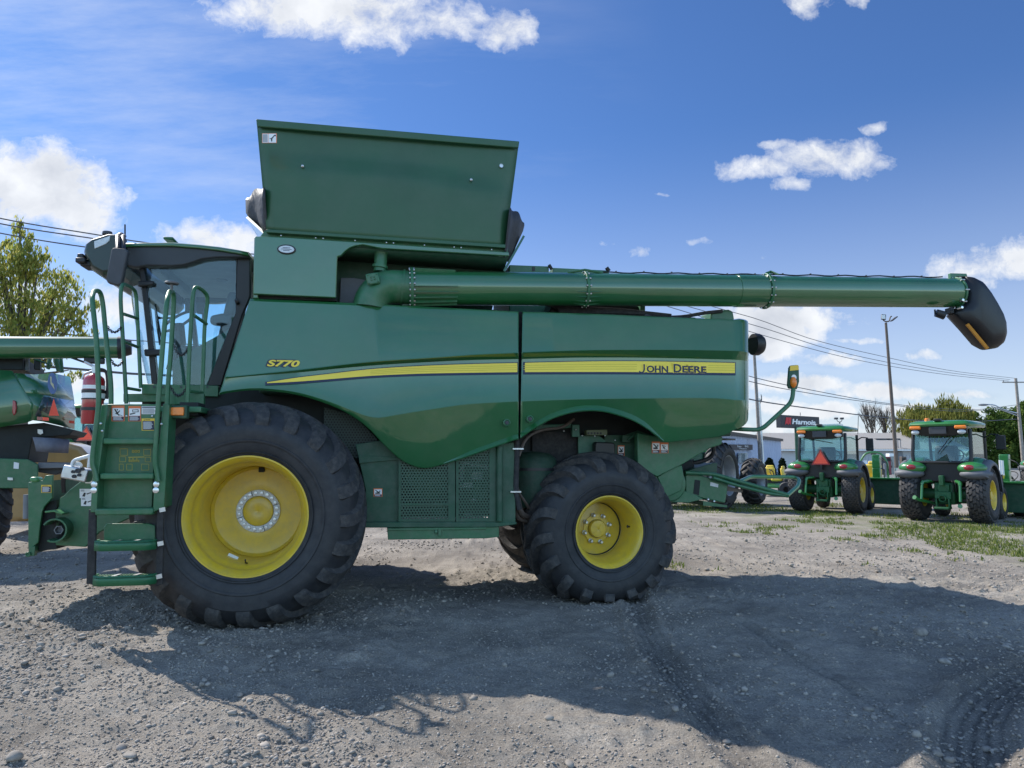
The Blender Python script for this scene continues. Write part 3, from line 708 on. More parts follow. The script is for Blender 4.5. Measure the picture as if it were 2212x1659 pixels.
# stripe: yellow band with a navy edge, and its pinstripe grooves
st_top = [(573, 826.5), (640, 816), (700, 809), (800, 797.5), (900, 791), (1000, 787), (1120, 784), (1290, 780.5), (1400, 780.5), (1589, 784)]
st_bot = [(573, 828), (640, 824.5), (700, 820), (800, 812), (900, 807.5), (1000, 805.5), (1120, 804), (1290, 803.5), (1400, 804), (1589, 806)]
def yy(px, py):
    """depth of the panel skin between the fold and the crease"""
    fb, cr = (fb1, cr1) if px < 1124 else (fb2, cr2)
    fd = min(1, max(0.0, (px - 500) / 350)) if px < 1121 else 1.0
    a, b = interp(fb, px) + 1.5, interp(cr, px) - 1.0
    t = (py - a) / (b - a); return (.402 + .075*fd)*(1-t) + .405*t
def band(xs, lo, hi, off, name, mat):
    m = MB(); rows = []
    for x in xs:
        a, b = lo(x), hi(x); rows.append([C(x, a + (b-a)*j/3, yy(x, a + (b-a)*j/3) - off) for j in range(4)])
    m.grid(rows); o = m.build(name, mat, comb, smooth=0); s_ = o.modifiers.new('solidify', 'SOLIDIFY'); s_.thickness = .001; s_.offset = 1 if False else -1; return o
for seg, (xa, xb) in enumerate(((573, 1119), (1130, 1589))):
    xs = [xa + (xb-xa)*i/30 for i in range(31)]
    band(xs, lambda x: interp(st_top, x) - 1.6, lambda x: interp(st_bot, x) + 4.8, .0105, 'stripe_edge', NAVY)
    xs = [xa + 4 + (xb - 1.5 - xa - 4)*i/30 for i in range(31)]
    band(xs, lambda x: interp(st_top, x), lambda x: interp(st_bot, x), .0125, 'yellow_stripe', STRIPE)
LINE = pbr('yellow_line', (0.62, 0.50, 0.04), 0.5, var=0.02)
for xa, xb in ((800, 1118), (1131, 1376), (1530, 1587)):
    xs = [xa + (xb-xa)*i/20 for i in range(21)]
    for q in (.28, .5, .72):
        band(xs, lambda x: interp(st_top, x)*(1-q) + interp(st_bot, x)*q - .5, lambda x: interp(st_top, x)*(1-q) + interp(st_bot, x)*q + .7, .0140, 'stripe_line', LINE)
def panel_text(s, px, py, h_px, wide_px, mat, name, y, bold, shear=0.0, small=None, parent=comb, tilt=0.0):
    p = C(px, py, y); q = C(px + wide_px, py, y); r = C(px, py - h_px, y)
    H = (r - p).length; W = (q - p).length; size = H / 0.70
    o = text_mesh(name, s, size, mat, parent, p, (pi/2, tilt, 0), bold=bold, shear=shear)
    w0 = max(v.co.x for v in o.data.vertices) - min(v.co.x for v in o.data.vertices)
    o.scale = (W / w0, 1, 1); return o
def model_number(mat, b, y): return panel_text('S770', 576, 790.5, 13, 71, mat, 'model_number', y, b, 0.22)
model_number(NAVY, .010, .404); model_number(STRIPE, .003, .401)
yt = yy(1450, 800)
def stroke(px_pts, wpx, y, mat, name):
    """letter drawn with a pen of width wpx along px_pts on the panel skin"""
    m = MB(); L_, R__ = [], []
    for i, (x, yv) in enumerate(px_pts):
        x0, y0 = px_pts[max(0, i-1)]; x1, y1 = px_pts[min(len(px_pts)-1, i+1)]; d = math.hypot(x1-x0, y1-y0); nx_, ny_ = -(y1-y0)/d*wpx/2, (x1-x0)/d*wpx/2
        L_.append(C(x+nx_, yv+ny_, y)); R__.append(C(x-nx_, yv-ny_, y))
    m.grid([L_, R__]); o = m.build(name, mat, comb, smooth=0); o.modifiers.new('solidify', 'SOLIDIFY').thickness = .001; return o
JP = [(1391.5, 787), (1391.5, 799), (1390.5, 802.5), (1387.5, 804.5), (1383.5, 804.3), (1380.5, 802.5)]
for mt, b, y, wj in ((STRIPE, .016, yt - .0150, 7.5), (NAVY, .003, yt - .0170, 3.2)):
    stroke(JP, wj, y, mt, 'lettering')
    ws = (('OHN', 1397, 46, 803.5, 13.6), ('D', 1454, 17, 803.8, 17.5), ('EERE', 1473, 52, 804, 13.6))
    for s, px, wpx, py, h in ws: panel_text(s, px, py, h, wpx, mt, 'lettering', y, b)

# ---- inner body --------------------------------------------------------------
m = MB()
bx0, bx1 = C(560, 800, .7).x, C(1560, 800, .7).x
m.box2((bx0, .70, 2.12), (bx1 + .12, 3.3, 2.78)); qx = C(880, 900, .7).x; m.box2((qx, .72, 1.5), (C(1108, 900, .7).x, 3.28, 2.13)); m.box2((C(1440, 900, .7).x, .72, 1.72), (bx1 + .1, 3.28, 2.13)); hull = sub('inner_body', m, DKGREEN, bevel=.02)
m = MB(); m.box2((bx0 + .3, 1.2, .95), (bx1 - .35, 2.8, 2.13)); sub('chassis', m, DARK)
# top deck behind the tube: engine deck with grille rails
m = MB()
m.prism([C(1100, 572, 1.3), C(1186, 575, 1.3), C(1186, 680, 1.3), C(1100, 680, 1.3)], (0, 1.2, 0)); m.prism([C(1193, 578, 1.35), C(1316, 584, 1.35), C(1316, 690, 1.35), C(1193, 690, 1.35)], (0, 1.1, 0)); build_each(m, 'engine_cover', GREEN_M, comb, bevel=.01)
m = MB(); m.prism([C(1200, 640, .85), C(1330, 655, .85), C(1380, 660, .85), C(1380, 690, .85), C(1180, 690, .85)], (0, .5, 0)); sub('air_duct', m, BLACK, bevel=.02)
m = MB()
for k in range(5): m.tube([C(1150+k*10, 655, .7+.06*k), C(1210, 662+k*3, .75), C(1340, 668+k*2, .72), C(1450, 680, .7)], .012, 8)
m.tube(arc_pts([C(1380, 684, .7), C(1470, 686, .7), C(1520, 676, .7), C(1560, 672, .7)], 5, .2), .02, 8); sub('hose', m, MATBLACK)
m = MB(); m.prism([C(1383, 650, .8), C(1394, 650, .8), C(1394, 690, .8), C(1383, 690, .8)], (0, .12, 0)); sub('deck_post', m, GREEN_M, bevel=.006)
m = MB(); m.prism([C(1536, 672, .72), C(1575, 668, .72), C(1584, 672, .72), C(1588, 694, .72), C(1536, 694, .72)], (0, .28, 0)); o = sub('tube_saddle', m, GREEN_M, bevel=.02)
m = MB(); m.prism([C(1150, 576, 1.29), C(1156, 576, 1.29), C(1156, 585, 1.29), C(1150, 585, 1.29)], (0, .02, 0)); m.tube([C(1186, 572, 1.28), C(1192, 582, 1.28)], .02, 8); m.tube([C(1310, 578, 1.3), C(1316, 586, 1.3)], .025, 8); build_each(m, 'deck_latch', BLACK, comb)
# round black canister behind the tail
m = MB(); c = C(1640, 744, 1.0); m.lathe([(.0, -.02), (.11, -.02), (.135, .0), (.135, .50), (.11, .55), (0, .55)], (c.x - .02, 0.75, c.z), 'y', 28)
o = m.build('rear_canister', BLACK, comb, bevel=0)
m = MB(); zc = c.z
prof = [(0, 0), (.125, 0), (.128, .03), (.128, .07), (.10, .115), (.05, .125), (0, .126)]
col.objects.unlink(o); bpy.data.objects.remove(o)
cx_ = C(1626, 744, .95); m.lathe([(r, h) for r, h in prof], (cx_.x, .95, cx_.z), 'x', 28); sub('rear_canister', m, BLACK)

# ---- grain tank, lids --------------------------------------------------------
tank_px = [(551, 510), (610, 512), (1100, 544.5), (1100, 553), (824, 536.6), (784, 528.6), (768, 531), (756, 535), (745, 543), (737, 552), (729, 554), (726, 643), (546, 635)]
tank_panel = poly(tank_px, .47, .06, 'tank_panel', GREEN, bevel=.008)
poly([(546, 636), (727, 644), (727, 650), (546, 645)], .56, .05, 'tank_seam', DARK, bevel=0)
m = MB(); m.prism([C(572, 498, .535), C(1094, 531, .535), C(1099, 550, .535), C(560, 514, .535)], (0, .08, 0)); sub('hinge_beam', m, GREEN_M)
# front face of the tank, seen edge on, and its far parts
m = MB(); a = C(549, 512, .5); bq = C(546, 640, .5); m.prism([(a.x, .50, a.z), (a.x, 3.3, a.z), (bq.x, 3.3, bq.z - .02), (bq.x, .50, bq.z - .02)], (.05, 0, 0)); sub('tank_front', m, GREEN, bevel=.01)
# recess behind the elbow, sloping tank bottom
m = MB(); m.prism([C(590, 525, 1.05), C(1098, 548, 1.05), C(1080, 600, 1.05), (C(1060, 680, 1.05)), C(590, 680, 1.05)], (0, 2.0, 0)); sub('tank_recess', m, DKGREEN)
m = MB(); m.grid([[C(560, 520, .54), C(760, 533, .54), C(1098, 552, .54)], [C(600, 552, 1.06), C(760, 562, 1.06), C(1088, 583, 1.06)]]); o = sub('tank_floor', m, DKGREEN); o.modifiers.new('solidify', 'SOLIDIFY').thickness = .02
poly([(736, 600), (765, 600), (790, 605), (765, 652), (733, 655)], .95, .03, 'grey_shield', GREY)
# left lid, leaning outwards
def lid():
    m = MB(); cor = [(554, 260), (1121, 308), (1091, 536.6), (576, 503)]
    yt_, yb_ = .42, .50; rows = []
    nU, nV = 24, 16
    for j in range(nV + 1):
        v = j / nV; row = []
        for i in range(nU + 1):
            u = i / nU
            px = (554 + 567*u)*(1-v) + (576 + 515*u)*v; py = (260 + 48*u)*(1-v) + (503 + 33.6*u)*v
            # shallow pressed arc across the upper third
            va = 0.335 + 0.10*(2*(u-0.42))**2; d = (v - va); amp = max(0, 1 - (2*(u-.5))**4)
            y = yt_ + (yb_ - yt_)*v + .05*amp*(.5 - 1/(1 + math.exp(-d*55)))
            row.append(C(px, py, y))
        rows.append(row)
    m.grid(rows); o = m.build('tank_lid', GREEN, comb, smooth=50); s_ = o.modifiers.new('solidify', 'SOLIDIFY'); s_.thickness = .03; s_.offset = 1
    return o
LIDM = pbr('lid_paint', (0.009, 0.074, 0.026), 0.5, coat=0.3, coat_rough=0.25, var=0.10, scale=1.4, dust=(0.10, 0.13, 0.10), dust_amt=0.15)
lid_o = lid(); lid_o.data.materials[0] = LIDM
m = MB(); m.prism([C(554, 259.5, .41), C(1121, 307.5, .41), C(1119, 322, .415), C(556, 276, .415)], (0, -.03, 0)); sub('lid_flange', m, LIDM, lid_o, bevel=.008)
m = MB(); m.prism([C(576, 496, .49), C(1092, 529, .49), C(1091, 537, .49), C(576, 503.5, .49)], (0, -.022, 0)); sub('lid_hinge', m, LIDM, lid_o, bevel=.006)
m = MB()
for (px, py) in ((653.5, 358.5), (1018, 388)):
    v = (py - 265) / 240; c = C(px, py, .42 + .08*v - .035); m.lathe([(.014, .02), (.014, -.004), (.008, -.009), (0, -.01)], c, 'y', 14)
c = C(1083, 358, .43); m.lathe([(.02, .02), (.02, -.003), (.017, -.003), (.017, .0), (0, .0)], c, 'y', 14)
build_each(m, 'lid_bolt', STEEL, lid_o)
m = MB()
for px in (607, 682, 698, 767, 835, 850, 917, 981, 996, 1062):
    py = 509 + (px-607)*.0665; c = C(px, py, .468); m.ball(c, .008, 8, 6)
build_each(m, 'tank_rivet', ZINC, tank_panel)
# end lids and the black corner cloths
CLOTH = pbr('black_tarpaulin', (0.03, 0.031, 0.036), 0.6, var=0.35, scale=9, bump=0.5, bump_scale=14)
def cloth(outer, name):
    m = MB(); rows = []
    for (a, ya), (b, yb) in outer:
        rows.append([Vector(C(a[0]*(1-t)+b[0]*t, a[1]*(1-t)+b[1]*t, ya*(1-t)+yb*t)) + Vector((0, .03*sin(t*9+a[1]), .015*sin(t*7 + a[1]*.7))) for t in [k/8 for k in range(9)]])
    m.grid(rows); o = sub(name, m, CLOTH, smooth=60); o.modifiers.new('solidify', 'SOLIDIFY').thickness = .012; return o
cloth([(((570, 402), .4), ((533, 424), 1.0)), (((571, 430), .42), ((531, 433), 1.0)), (((573, 455), .45), ((532, 458), 1.0)), (((575, 480), .48), ((540, 475), 1.0)), (((577, 505), .5), ((560, 500), .9))], 'corner_cloth')
cloth([(((1103, 446), .4), ((1133, 478), 1.0)), (((1100, 470), .42), ((1134, 486), 1.0)), (((1097, 495), .45), ((1131, 500), 1.0)), (((1094, 520), .48), ((1122, 518), 1.0)), (((1092, 538), .5), ((1112, 540), .95)), (((1090, 556), .5), ((1100, 566), .9))], 'corner_cloth')
def end_lid(a, b, c, d, name):
    A, D = C(*a), C(*d); m = MB(); m.add([A, (A.x + .03, b[2], A.z), (D.x, c[2], D.z), D], [(0, 1, 2, 3)]); o = sub(name, m, GREEN, smooth=0); s_ = o.modifiers.new('solidify', 'SOLIDIFY'); s_.thickness = .025; return o
end_lid((531, 470, .95), (548, 470, 3.0), (572, 520, 3.1), (572, 508, .62), 'end_lid')
end_lid((1130, 508, .9), (1118, 515, 3.1), (1075, 590, 3.1), (1087, 584, .75), 'end_lid')
# far lid mirrored on the other side of the tank
m = MB(); z0, z1 = C(576, 503, .5).z, C(554, 260, .42).z
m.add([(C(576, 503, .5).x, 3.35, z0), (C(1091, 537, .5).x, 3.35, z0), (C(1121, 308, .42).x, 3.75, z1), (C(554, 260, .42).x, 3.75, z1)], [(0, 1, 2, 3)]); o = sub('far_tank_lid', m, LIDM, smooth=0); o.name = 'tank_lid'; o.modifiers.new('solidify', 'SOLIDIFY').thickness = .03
# oval maker plate
c = C(619, 539, .465); m = MB()
ov = lambda rx, rz, y: [(c.x + rx*cos(2*pi*k/36), c.y + y, c.z + rz*sin(2*pi*k/36)) for k in range(36)]
m.loft([ov(.088, .048, .004), ov(.088, .048, -.006), ov(.080, .041, -.010)]); o = sub('oval_plate', m, BLACK, smooth=30)
m = MB(); m.loft([ov(.074, .036, -.0105), ov(.074, .036, -.0125)]); sub('plate_face', m, LIGHTLENS, o)
m = MB()
for k, wd in enumerate((.07, .10, .06)): m.box((c.x, c.y - .0135, c.z + .014 - .014*k), (wd, .001, .005))
sub('plate_print', m, NAVY, o)

# ---- unloading tube ----------------------------------------------------------
AY = .62                                            # axis depth of the tube
def ax(px, py): return C(px, py, AY)
p0, p1 = ax(884, 622), ax(2068, 633)
r0 = .176
tube_dir = (p1 - p0).normalized()
def on(px):
    t = (px - 884) / (2068 - 884); a = p0; lo, hi = 0, 1
    for _ in range(30):
        mid = (lo + hi)/2; q = p0.lerp(p1, mid); W = C0 + C.u*q.x + C.n*q.y + Vector((0, 0, q.z)); d = W - CAM
        zc = d.y*cos(PITCH) + d.z*sin(PITCH); u = CX + F*d.x/zc
        if u < px: lo = mid
        else: hi = mid
    return p0.lerp(p1, lo)
m = MB(); m.tube([on(884), on(1262), on(1590)], r0, 40); m.tube([on(1588), on(1648)], r0 + .006, 40); auger = sub('unloading_tube', m, GREEN, smooth=30)
m = MB(); m.tube([on(1646), on(2062)], r0 - .003, 40); sub('tube_extension', m, GREEN, auger, smooth=30)
def ring(px, wd, dr, name='tube_flange', bolts=14, mat=GREEN_M):
    m = MB(); a = on(px); m.tube([a - tube_dir*wd/2, a + tube_dir*wd/2], r0 + dr, 36); o = sub(name, m, mat, auger, bevel=.004)
    mb = MB(); s1 = Vector((0, 1, 0)).cross(tube_dir).normalized()
    for k in range(bolts):
        an = 2*pi*k/bolts; d = Vector((0, 1, 0))*cos(an) + s1*sin(an); c_ = a + d*(r0 + dr*.55); mb.cyl(c_ - tube_dir*(wd/2 + .012), c_ + tube_dir*(wd/2 + .016), .009, n=8)
    build_each(mb, 'flange_bolt', ZINC, auger); return o
ring(889, .03, .038, bolts=20); ring(1262, .028, .022); ring(1652, .03, .026); ring(2063, .022, .012, bolts=8)
m = MB(); a = on(1660)
for k in range(3): m.tube([a + Vector((-.05+.03*k, -.05, r0 + .02)), a + Vector((.02+.02*k, -.03+.03*k, r0 + .05)), a + Vector((.06, -.12, r0-.01))], .010, 6)
sub('hinge_hardware', m, GREEN_M, auger)
# bracing fins under the first flange and at the second, cover strip on top
m = MB()
for k in range(5):
    an = R(200 + k*17); d = Vector((0, cos(an)*0 - cos(R(40 - 17*k + 35)), -sin(R(k*17 + 5))))
    q = on(892); e = on(986); ang = R(-8 - 17*k); dv = Vector((0, -cos(ang), sin(ang)))
    m.prism([q + dv*(r0-.005), e + dv*(r0-.005), e + dv*(r0 + .018), q + dv*(r0 + .035)], Vector((0, .006*sin(ang), .008)))
build_each(m, 'tube_fin', GREEN_M, auger)
m = MB(); q, e = on(892), on(982)
for ang in (60, 75, 90):
    dv = Vector((0, -cos(R(ang)), sin(R(ang)))); m.prism([q + dv*(r0-.003), e + dv*(r0-.003), e + dv*(r0 + .014), q + dv*(r0 + .03)], Vector((0, .01, .003)))
build_each(m, 'tube_rib', GREEN_M, auger)
m = MB()
for k in range(4):
    ang = R(-20 - 17*k); dv = Vector((0, -cos(ang), sin(ang))); q, e = on(1232), on(1297); mid = on(1262)
    m.prism([q + dv*(r0-.003), mid + dv*(r0 + .026), e + dv*(r0-.003)], Vector((0, .006, .008)))
m.tube([on(1225) + Vector((0, -.04, r0)), on(1262) + Vector((0, -.04, r0 + .03)), on(1300) + Vector((0, -.04, r0))], .014, 8); build_each(m, 'tube_gusset', GREEN_M, auger)
# cable clipped along the top
m = MB(); pts = [on(1300 + 15*k) + Vector((0, -.02, r0 + .010 + .006*sin(k*1.3))) for k in range(50)]; m.tube(pts, .008, 6)
for k in range(2, 50, 4): m.box(pts[k] + Vector((0, 0, .006)), (.012, .02, .018))
sub('light_cable', m, BLACK, auger)
# elbow
ea = ax(800, 664); el = [ax(800, 668) + Vector((0, 0, -.16)), ax(800, 661), ax(806, 640), ax(822, 626), ax(845, 620), ax(868, 621), ax(889, 622)]
el = [ax(799, 666)] + [ax(849 - 50*cos(R(90*k/8)), 668 - 48.5*sin(R(90*k/8))) for k in range(1, 9)] + [ax(890, 621.5)]
m = MB(); m.tube(el, [r0*.98]*len(el), 36); m.tube([ax(868, 620.5), ax(872, 621)], r0 + .008, 36); elbow = sub('tube_elbow', m, GREEN_M, auger, smooth=60)
c = ax(806, 612); c.y -= r0 + .012; Mx = Matrix.Rotation(R(-12), 3, 'Y')
m = MB(); m.box(c, (.13, .03, .115), Mx); o = sub('access_plate', m, GREEN_M, auger, bevel=.012)
m = MB()
for dx in (-.045, .045):
    for dz in (-.04, .04): m.ball(c + Mx @ Vector((dx, -.017, dz)), .008, 8, 6)
for dx in (-.016, .016):
    for dz in (-.01, .014): m.ball(c + Mx @ Vector((dx, -.017, dz)), .009, 8, 6)
build_each(m, 'access_bolt', GREEN_M, auger)
m = MB(); q = ax(820, 600); m.tube([q + Vector((0, .0, .06)), q + Vector((0.01, .01, .25))], .065, 20); m.ball(q + Vector((.012, .01, .26)), (.07, .07, .05)); m.tube([q + Vector((0, 0, .10)), q + Vector((.003, 0, .125))], .08, 20); sub('elbow_gearbox', m, GREEN_M, auger)
m = MB(); m.prism([C(757, 652, .64), C(790, 654, .64), C(840, 660, .64), C(840, 670, .64), C(757, 668, .64)], (0, .5, 0)); m.prism([C(866, 646, .62), C(880, 646, .62), C(890, 664, .62), C(862, 664, .62)], (0, .05, 0)); sub('elbow_base', m, GREEN_M, auger, bevel=.008)
# rubber spout
SO = [(2079, 598), (2092, 599), (2106, 606), (2123, 628), (2140, 656), (2155, 684), (2162, 706), (2163.5, 730), (2159, 745), (2150, 752.5), (2128, 756), (2115, 749), (2085, 714), (2053, 680), (2061, 668), (2073, 655), (2076, 630)]
base = [C(a, b, AY) for a, b in SO]; cen = sum(base, Vector())/len(base); rings = []
for j in range(-6, 7):
    an = R(13*j); yo, k = .172*sin(an)/sin(R(78)), .42 + .58*cos(an)**.8
    rings.append([Vector((cen.x + (p.x - cen.x)*k, AY + yo, cen.z + (p.z - cen.z)*k)) for p in base])
m = MB(); m.loft(rings); spout = sub('spout', m, pbr('spout_rubber', (.006, .006, .008), .42, var=.2, scale=5), smooth=75)
m = MB(); m.prism([C(2085, 702, AY-.09), C(2090, 699, AY-.105), C(2134, 752, AY-.10), C(2129, 755, AY-.085)], (0, -.02, 0)); sub('orange_edge', m, pbr('orange_strip', (.55, .24, .03), .6), spout)
m = MB()
for (px, py) in ((2081, 621), (2080, 648), (2078, 664)): c = C(px, py, AY - .15); m.lathe([(.016, .06), (.016, -.006), (0, -.01)], c, 'y', 12)
build_each(m, 'spout_bolt', ZINC, spout)
m = MB(); m.prism([C(2053, 590, AY), C(2088, 591, AY), C(2090, 597, AY), C(2066, 597, AY), C(2066, 606, AY), C(2054, 606, AY)], (0, .04, 0)); sub('spout_bracket', m, GREEN_M, auger, bevel=.003)
m = MB(); a = C(2028, 678, AY - .06); m.tube([a + Vector((-.05, 0, .05)), a + Vector((-.05, 0, 0)), a], .01, 6); m.tube([a + Vector((-.035, -.0, .01)), a + Vector((.05, -.03, -.025))], [.045, .05], 16); wl = sub('work_light', m, BLACK, auger)
m = MB(); m.box(C(2051, 672, AY), (.05, .09, .07)); sub('light_bracket', m, BLACK, auger, bevel=.006)
# ---------------------------------------------------------------- wheels of the harvester
def rivets(m, c, rad, n, r, h, y, a0=0.0, sides=6):
    for k in range(n):
        a = a0 + 2*pi*k/n; p = Vector((c[0] + rad*cos(a), y, c[2] + rad*sin(a)))
        m.lathe([(r, .0), (r, -h), (r*.8, -h*1.15), (0, -h*1.15)], p, 'y', sides)
def front_wheel(c, side, name='front_wheel'):
    """c: rim centre on the outer flange plane; side -1 near, +1 far (mirrored by turning the wheel round)"""
    wh = bpy.data.objects.new(name, None); col.objects.link(wh); wh.parent = comb; wh.location = c
    if side > 0: wh.rotation_euler = (0, 0, pi)
    W = .84
    ty = tyre_mesh('tyre', 1.025, .505, W, 21, .05, wh, (0, W*.445 - .01, 0), [RUBBER, LUGMAT], flat=.965, lug_w=.062, sweep=.36, n=96, dirn=-1, reach=.7)
    m = MB(); m.lathe([(.475, .10), (.490, .03), (.525, .015), (.535, .0), (.530, -.012), (.518, -.012), (.505, .004), (.492, .02), (.478, .05), (.470, .075), (.476, .10), (.474, .14), (.455, .17), (.440, .20), (.436, .45), (.430, .60), (.425, .62)], (0, 0, 0), 'y', 96)
    rim = sub('rim', m, YELLOW, wh, smooth=45)
    m = MB(); m.lathe([(.436, .60), (.425, .585), (.415, .60), (.40, .625), (.26, .640), (.205, .630), (.20, .632)], (0, 0, 0), 'y', 80); m.lathe([(.20, .635), (0, .635)], (0, 0, 0), 'y', 48); sub('rim_disc', m, YELLOW, wh, smooth=45)
    m = MB(); m.lathe([(.203, .64), (.203, .612), (.196, .606), (.150, .606), (.143, .612), (.143, .64)], (0, 0, 0), 'y', 60); rg = sub('hub_ring', m, pbr('white_ring', (.62, .63, .64), .5, var=.12), wh)
    m = MB()
    for k in range(20):
        a = 2*pi*(k + .5)/20; p = (.173*cos(a), .606, .173*sin(a)); m.lathe([(.019, .0), (.019, -.006), (.016, -.016), (0, -.018)], p, 'y', 12)
    build_each(m, 'wheel_nut', STEEL, rg)
    m = MB()
    for k in range(4):
        a = R(20 + 90*k); p = Vector((.173*cos(a), .605, .173*sin(a))); m.box(p, (.055, .003, .006), Matrix.Rotation(-a, 3, 'Y'))
    build_each(m, 'ring_joint', DGREY, rg)
    m = MB(); m.lathe([(.140, .64), (.138, .610), (.120, .600), (.02, .598), (.012, .603), (.010, .603), (0, .61)], (0, 0, 0), 'y', 48); sub('hub_cap', m, YELLOW, wh)
    m = MB(); m.box((.02, .605, .395), (.055, .04, .05)); sub('disc_slot', m, DARK, wh, bevel=.008)
    m = MB(); m.tube([(-.02, .24, -.435), (-.02, .16, -.42), (-.015, .12, -.39)], .007, 8); sub('valve', m, BLACK, wh)
    m = MB(); m.box((-.17, .38, -.395), (.095, .004, .035), Matrix.Rotation(R(25), 3, 'Y') @ Matrix.Rotation(R(0), 3, 'X')); sub('rim_label', m, WHITE, wh)
    return wh
front_wheel(Vector((0, 0, .974)), -1)
front_wheel(Vector((.0, 4.0, .974)), 1)
RC = C(1316.5, 1149, .60)
def rear_wheel(c, side):
    wh = bpy.data.objects.new('rear_wheel', None); col.objects.link(wh); wh.parent = comb; wh.location = c
    if side > 0: wh.rotation_euler = (0, 0, pi + R(4))
    else: wh.rotation_euler = (0, 0, R(4))
    W = .76
    tyre_mesh('tyre', .835, .352, W, 17, .06, wh, (0, W*.445 - .01, 0), [RUBBER, LUGMAT], flat=c.z - .004, lug_w=.058, sweep=.5, n=90, dirn=-1, reach=.8)
    m = MB(); m.lathe([(.33, .10), (.345, .03), (.362, .015), (.370, .0), (.366, -.012), (.354, -.012), (.342, .004), (.330, .018), (.318, .05), (.312, .08), (.306, .12), (.288, .17), (.284, .33), (.280, .40)], (0, 0, 0), 'y', 80); sub('rim', m, YELLOW, wh, smooth=45)
    m = MB(); m.lathe([(.284, .37), (.275, .375), (.268, .40), (.16, .395), (.14, .385), (0, .385)], (0, 0, 0), 'y', 64); m.lathe([(.146, .39), (.146, .372), (.10, .37)], (0, 0, 0), 'y', 48); sub('rim_disc', m, YELLOW, wh)
    m = MB(); m.lathe([(.277, .378), (.277, .370), (.269, .370), (.269, .395)], (0, 0, 0), 'y', 60); sub('disc_gap', m, DARK, wh)
    m = MB(); m.lathe([(.094, .39), (.094, .335), (.084, .318), (.03, .313), (.012, .316), (.008, .322), (0, .33)], (0, 0, 0), 'y', 40)
    for k in range(4):
        a = R(45 + 90*k); m.box((.045*cos(a), .314, .045*sin(a)), (.05, .008, .012), Matrix.Rotation(-a, 3, 'Y'))
    sub('hub_cap', m, YELLOW, wh, smooth=40)
    for k in range(8):
        a = 2*pi*(k + .35)/8; m = MB(); p = Vector((.145*cos(a), .375, .145*sin(a))); m.lathe([(.026, .0), (.026, -.012), (.018, -.016), (.018, -.05), (.013, -.056), (0, -.056)], p, 'y', 6); sub('wheel_nut', m, STEEL, wh, smooth=25)
    m = MB(); m.tube([(.295, .16, .03), (.26, .15, .035)], .008, 8); m.box((.26, .15, .035), (.012, .012, .03)); sub('valve', m, BLACK, wh)
    for ch in wh.children:
        if ch.name.split('.')[0] != 'tyre': ch.scale = (1.026, 1, 1.026)
    return wh
rear_wheel(Vector((RC.x, .60, RC.z)), -1)
rear_wheel(Vector((RC.x - .02, 3.42, RC.z)), 1)
m = MB(); m.box2((RC.x - .12, 1.35, RC.z - .13), (RC.x + .12, 2.65, RC.z + .10)); m.tube([(RC.x, 1.15, RC.z), (RC.x, 2.85, RC.z)], .09, 16); sub('rear_axle', m, DKGREEN, bevel=.02)
m = MB(); m.box2((-.16, .9, .80), (.16, 3.1, 1.12)); m.tube([(0, .72, .974), (0, 3.28, .974)], .13, 16); sub('front_axle', m, DKGREEN, bevel=.02)
# ---------------------------------------------------------------- cab
YN, YF = 1.0, 2.95
ROOFDARK = pbr('roof_side_grey', (0.030, 0.034, 0.040), 0.5, var=.1)
cab = bpy.data.objects.new('cab', None); col.objects.link(cab); cab.parent = comb
def cpoly(px, y, th, name, mat, bevel=.006): return poly(px, y, th, name, mat, cab, bevel)
ROOF_PX = [(272, 527), (375, 527), (475, 536.5), (539, 548), (538, 556), (500, 556), (465, 556.5), (436, 560), (413, 568), (396, 573), (369, 575), (317, 574), (292, 578), (274, 574)]
cpoly(ROOF_PX, .93, .10, 'roof_side', ROOFDARK, .015)
m = MB(); m.prism([C(px, py, .93) + Vector((0, 1.99, (.05 if k > 3 else 0))) for k, (px, py) in enumerate(ROOF_PX)], (0, .10, 0)); m.build('roof_side', ROOFDARK, cab, bevel=.015)
m = MB(); m.prism([C(px, py, .93) + Vector((0, .09, 0)) for px, py in ((273, 528), (375, 528.5), (475, 538), (538, 549), (538, 555), (470, 549), (375, 543), (275, 543))], (0, 1.9, 0)); m.build('roof_core', ROOFDARK, cab)
m = MB(); rows = []
for (px, py) in [(268, 527), (271, 524.8), (320, 524), (375, 524), (430, 528.5), (475, 533.5), (515, 540), (538, 545)]:
    p = C(px, py, .95); rows.append([Vector((p.x, y, p.z + dz)) for y, dz in ((.90, -.045), (.915, -.015), (.95, 0), (1.3, .025), (2.0, .035), (2.7, .025), (3.03, 0), (3.06, -.015), (3.08, -.045))])
m.grid(rows); o = sub('roof_skin', m, GREEN, cab, smooth=50); o.modifiers.new('solidify', 'SOLIDIFY').thickness = .02
m = MB(); c = C(372, 523, 1.3); m.box(c, (.10, .3, .03)); sub('roof_hatch', m, GREEN_M, cab, bevel=.012)
zl = C(400, 641, 2.9).z
m = MB(); a, b = C(300, 577, YN).x, C(512, 577, YN).x
m.box2((a - .1, YN + .08, zl + .0), (b + .02, YF - .02, zl + .07)); lin = sub('headliner', m, LINER, cab, bevel=.05)
m = MB()
for (dx, dy, r) in ((1.0, .55, .10), (.6, .9, .07), (.75, 1.45, .09), (1.05, 1.2, .06)): m.lathe([(r, 0), (r*.9, -.012), (0, -.014)], (a + dx, YN + dy, zl + .0), 'z', 24)
build_each(m, 'air_vent', GREY, lin)
m = MB(); m.box2((a + .02, YN + .25, zl - .10), (a + .14, YF - .25, zl + .02)); sub('sun_visor', m, GREY, cab, bevel=.02)
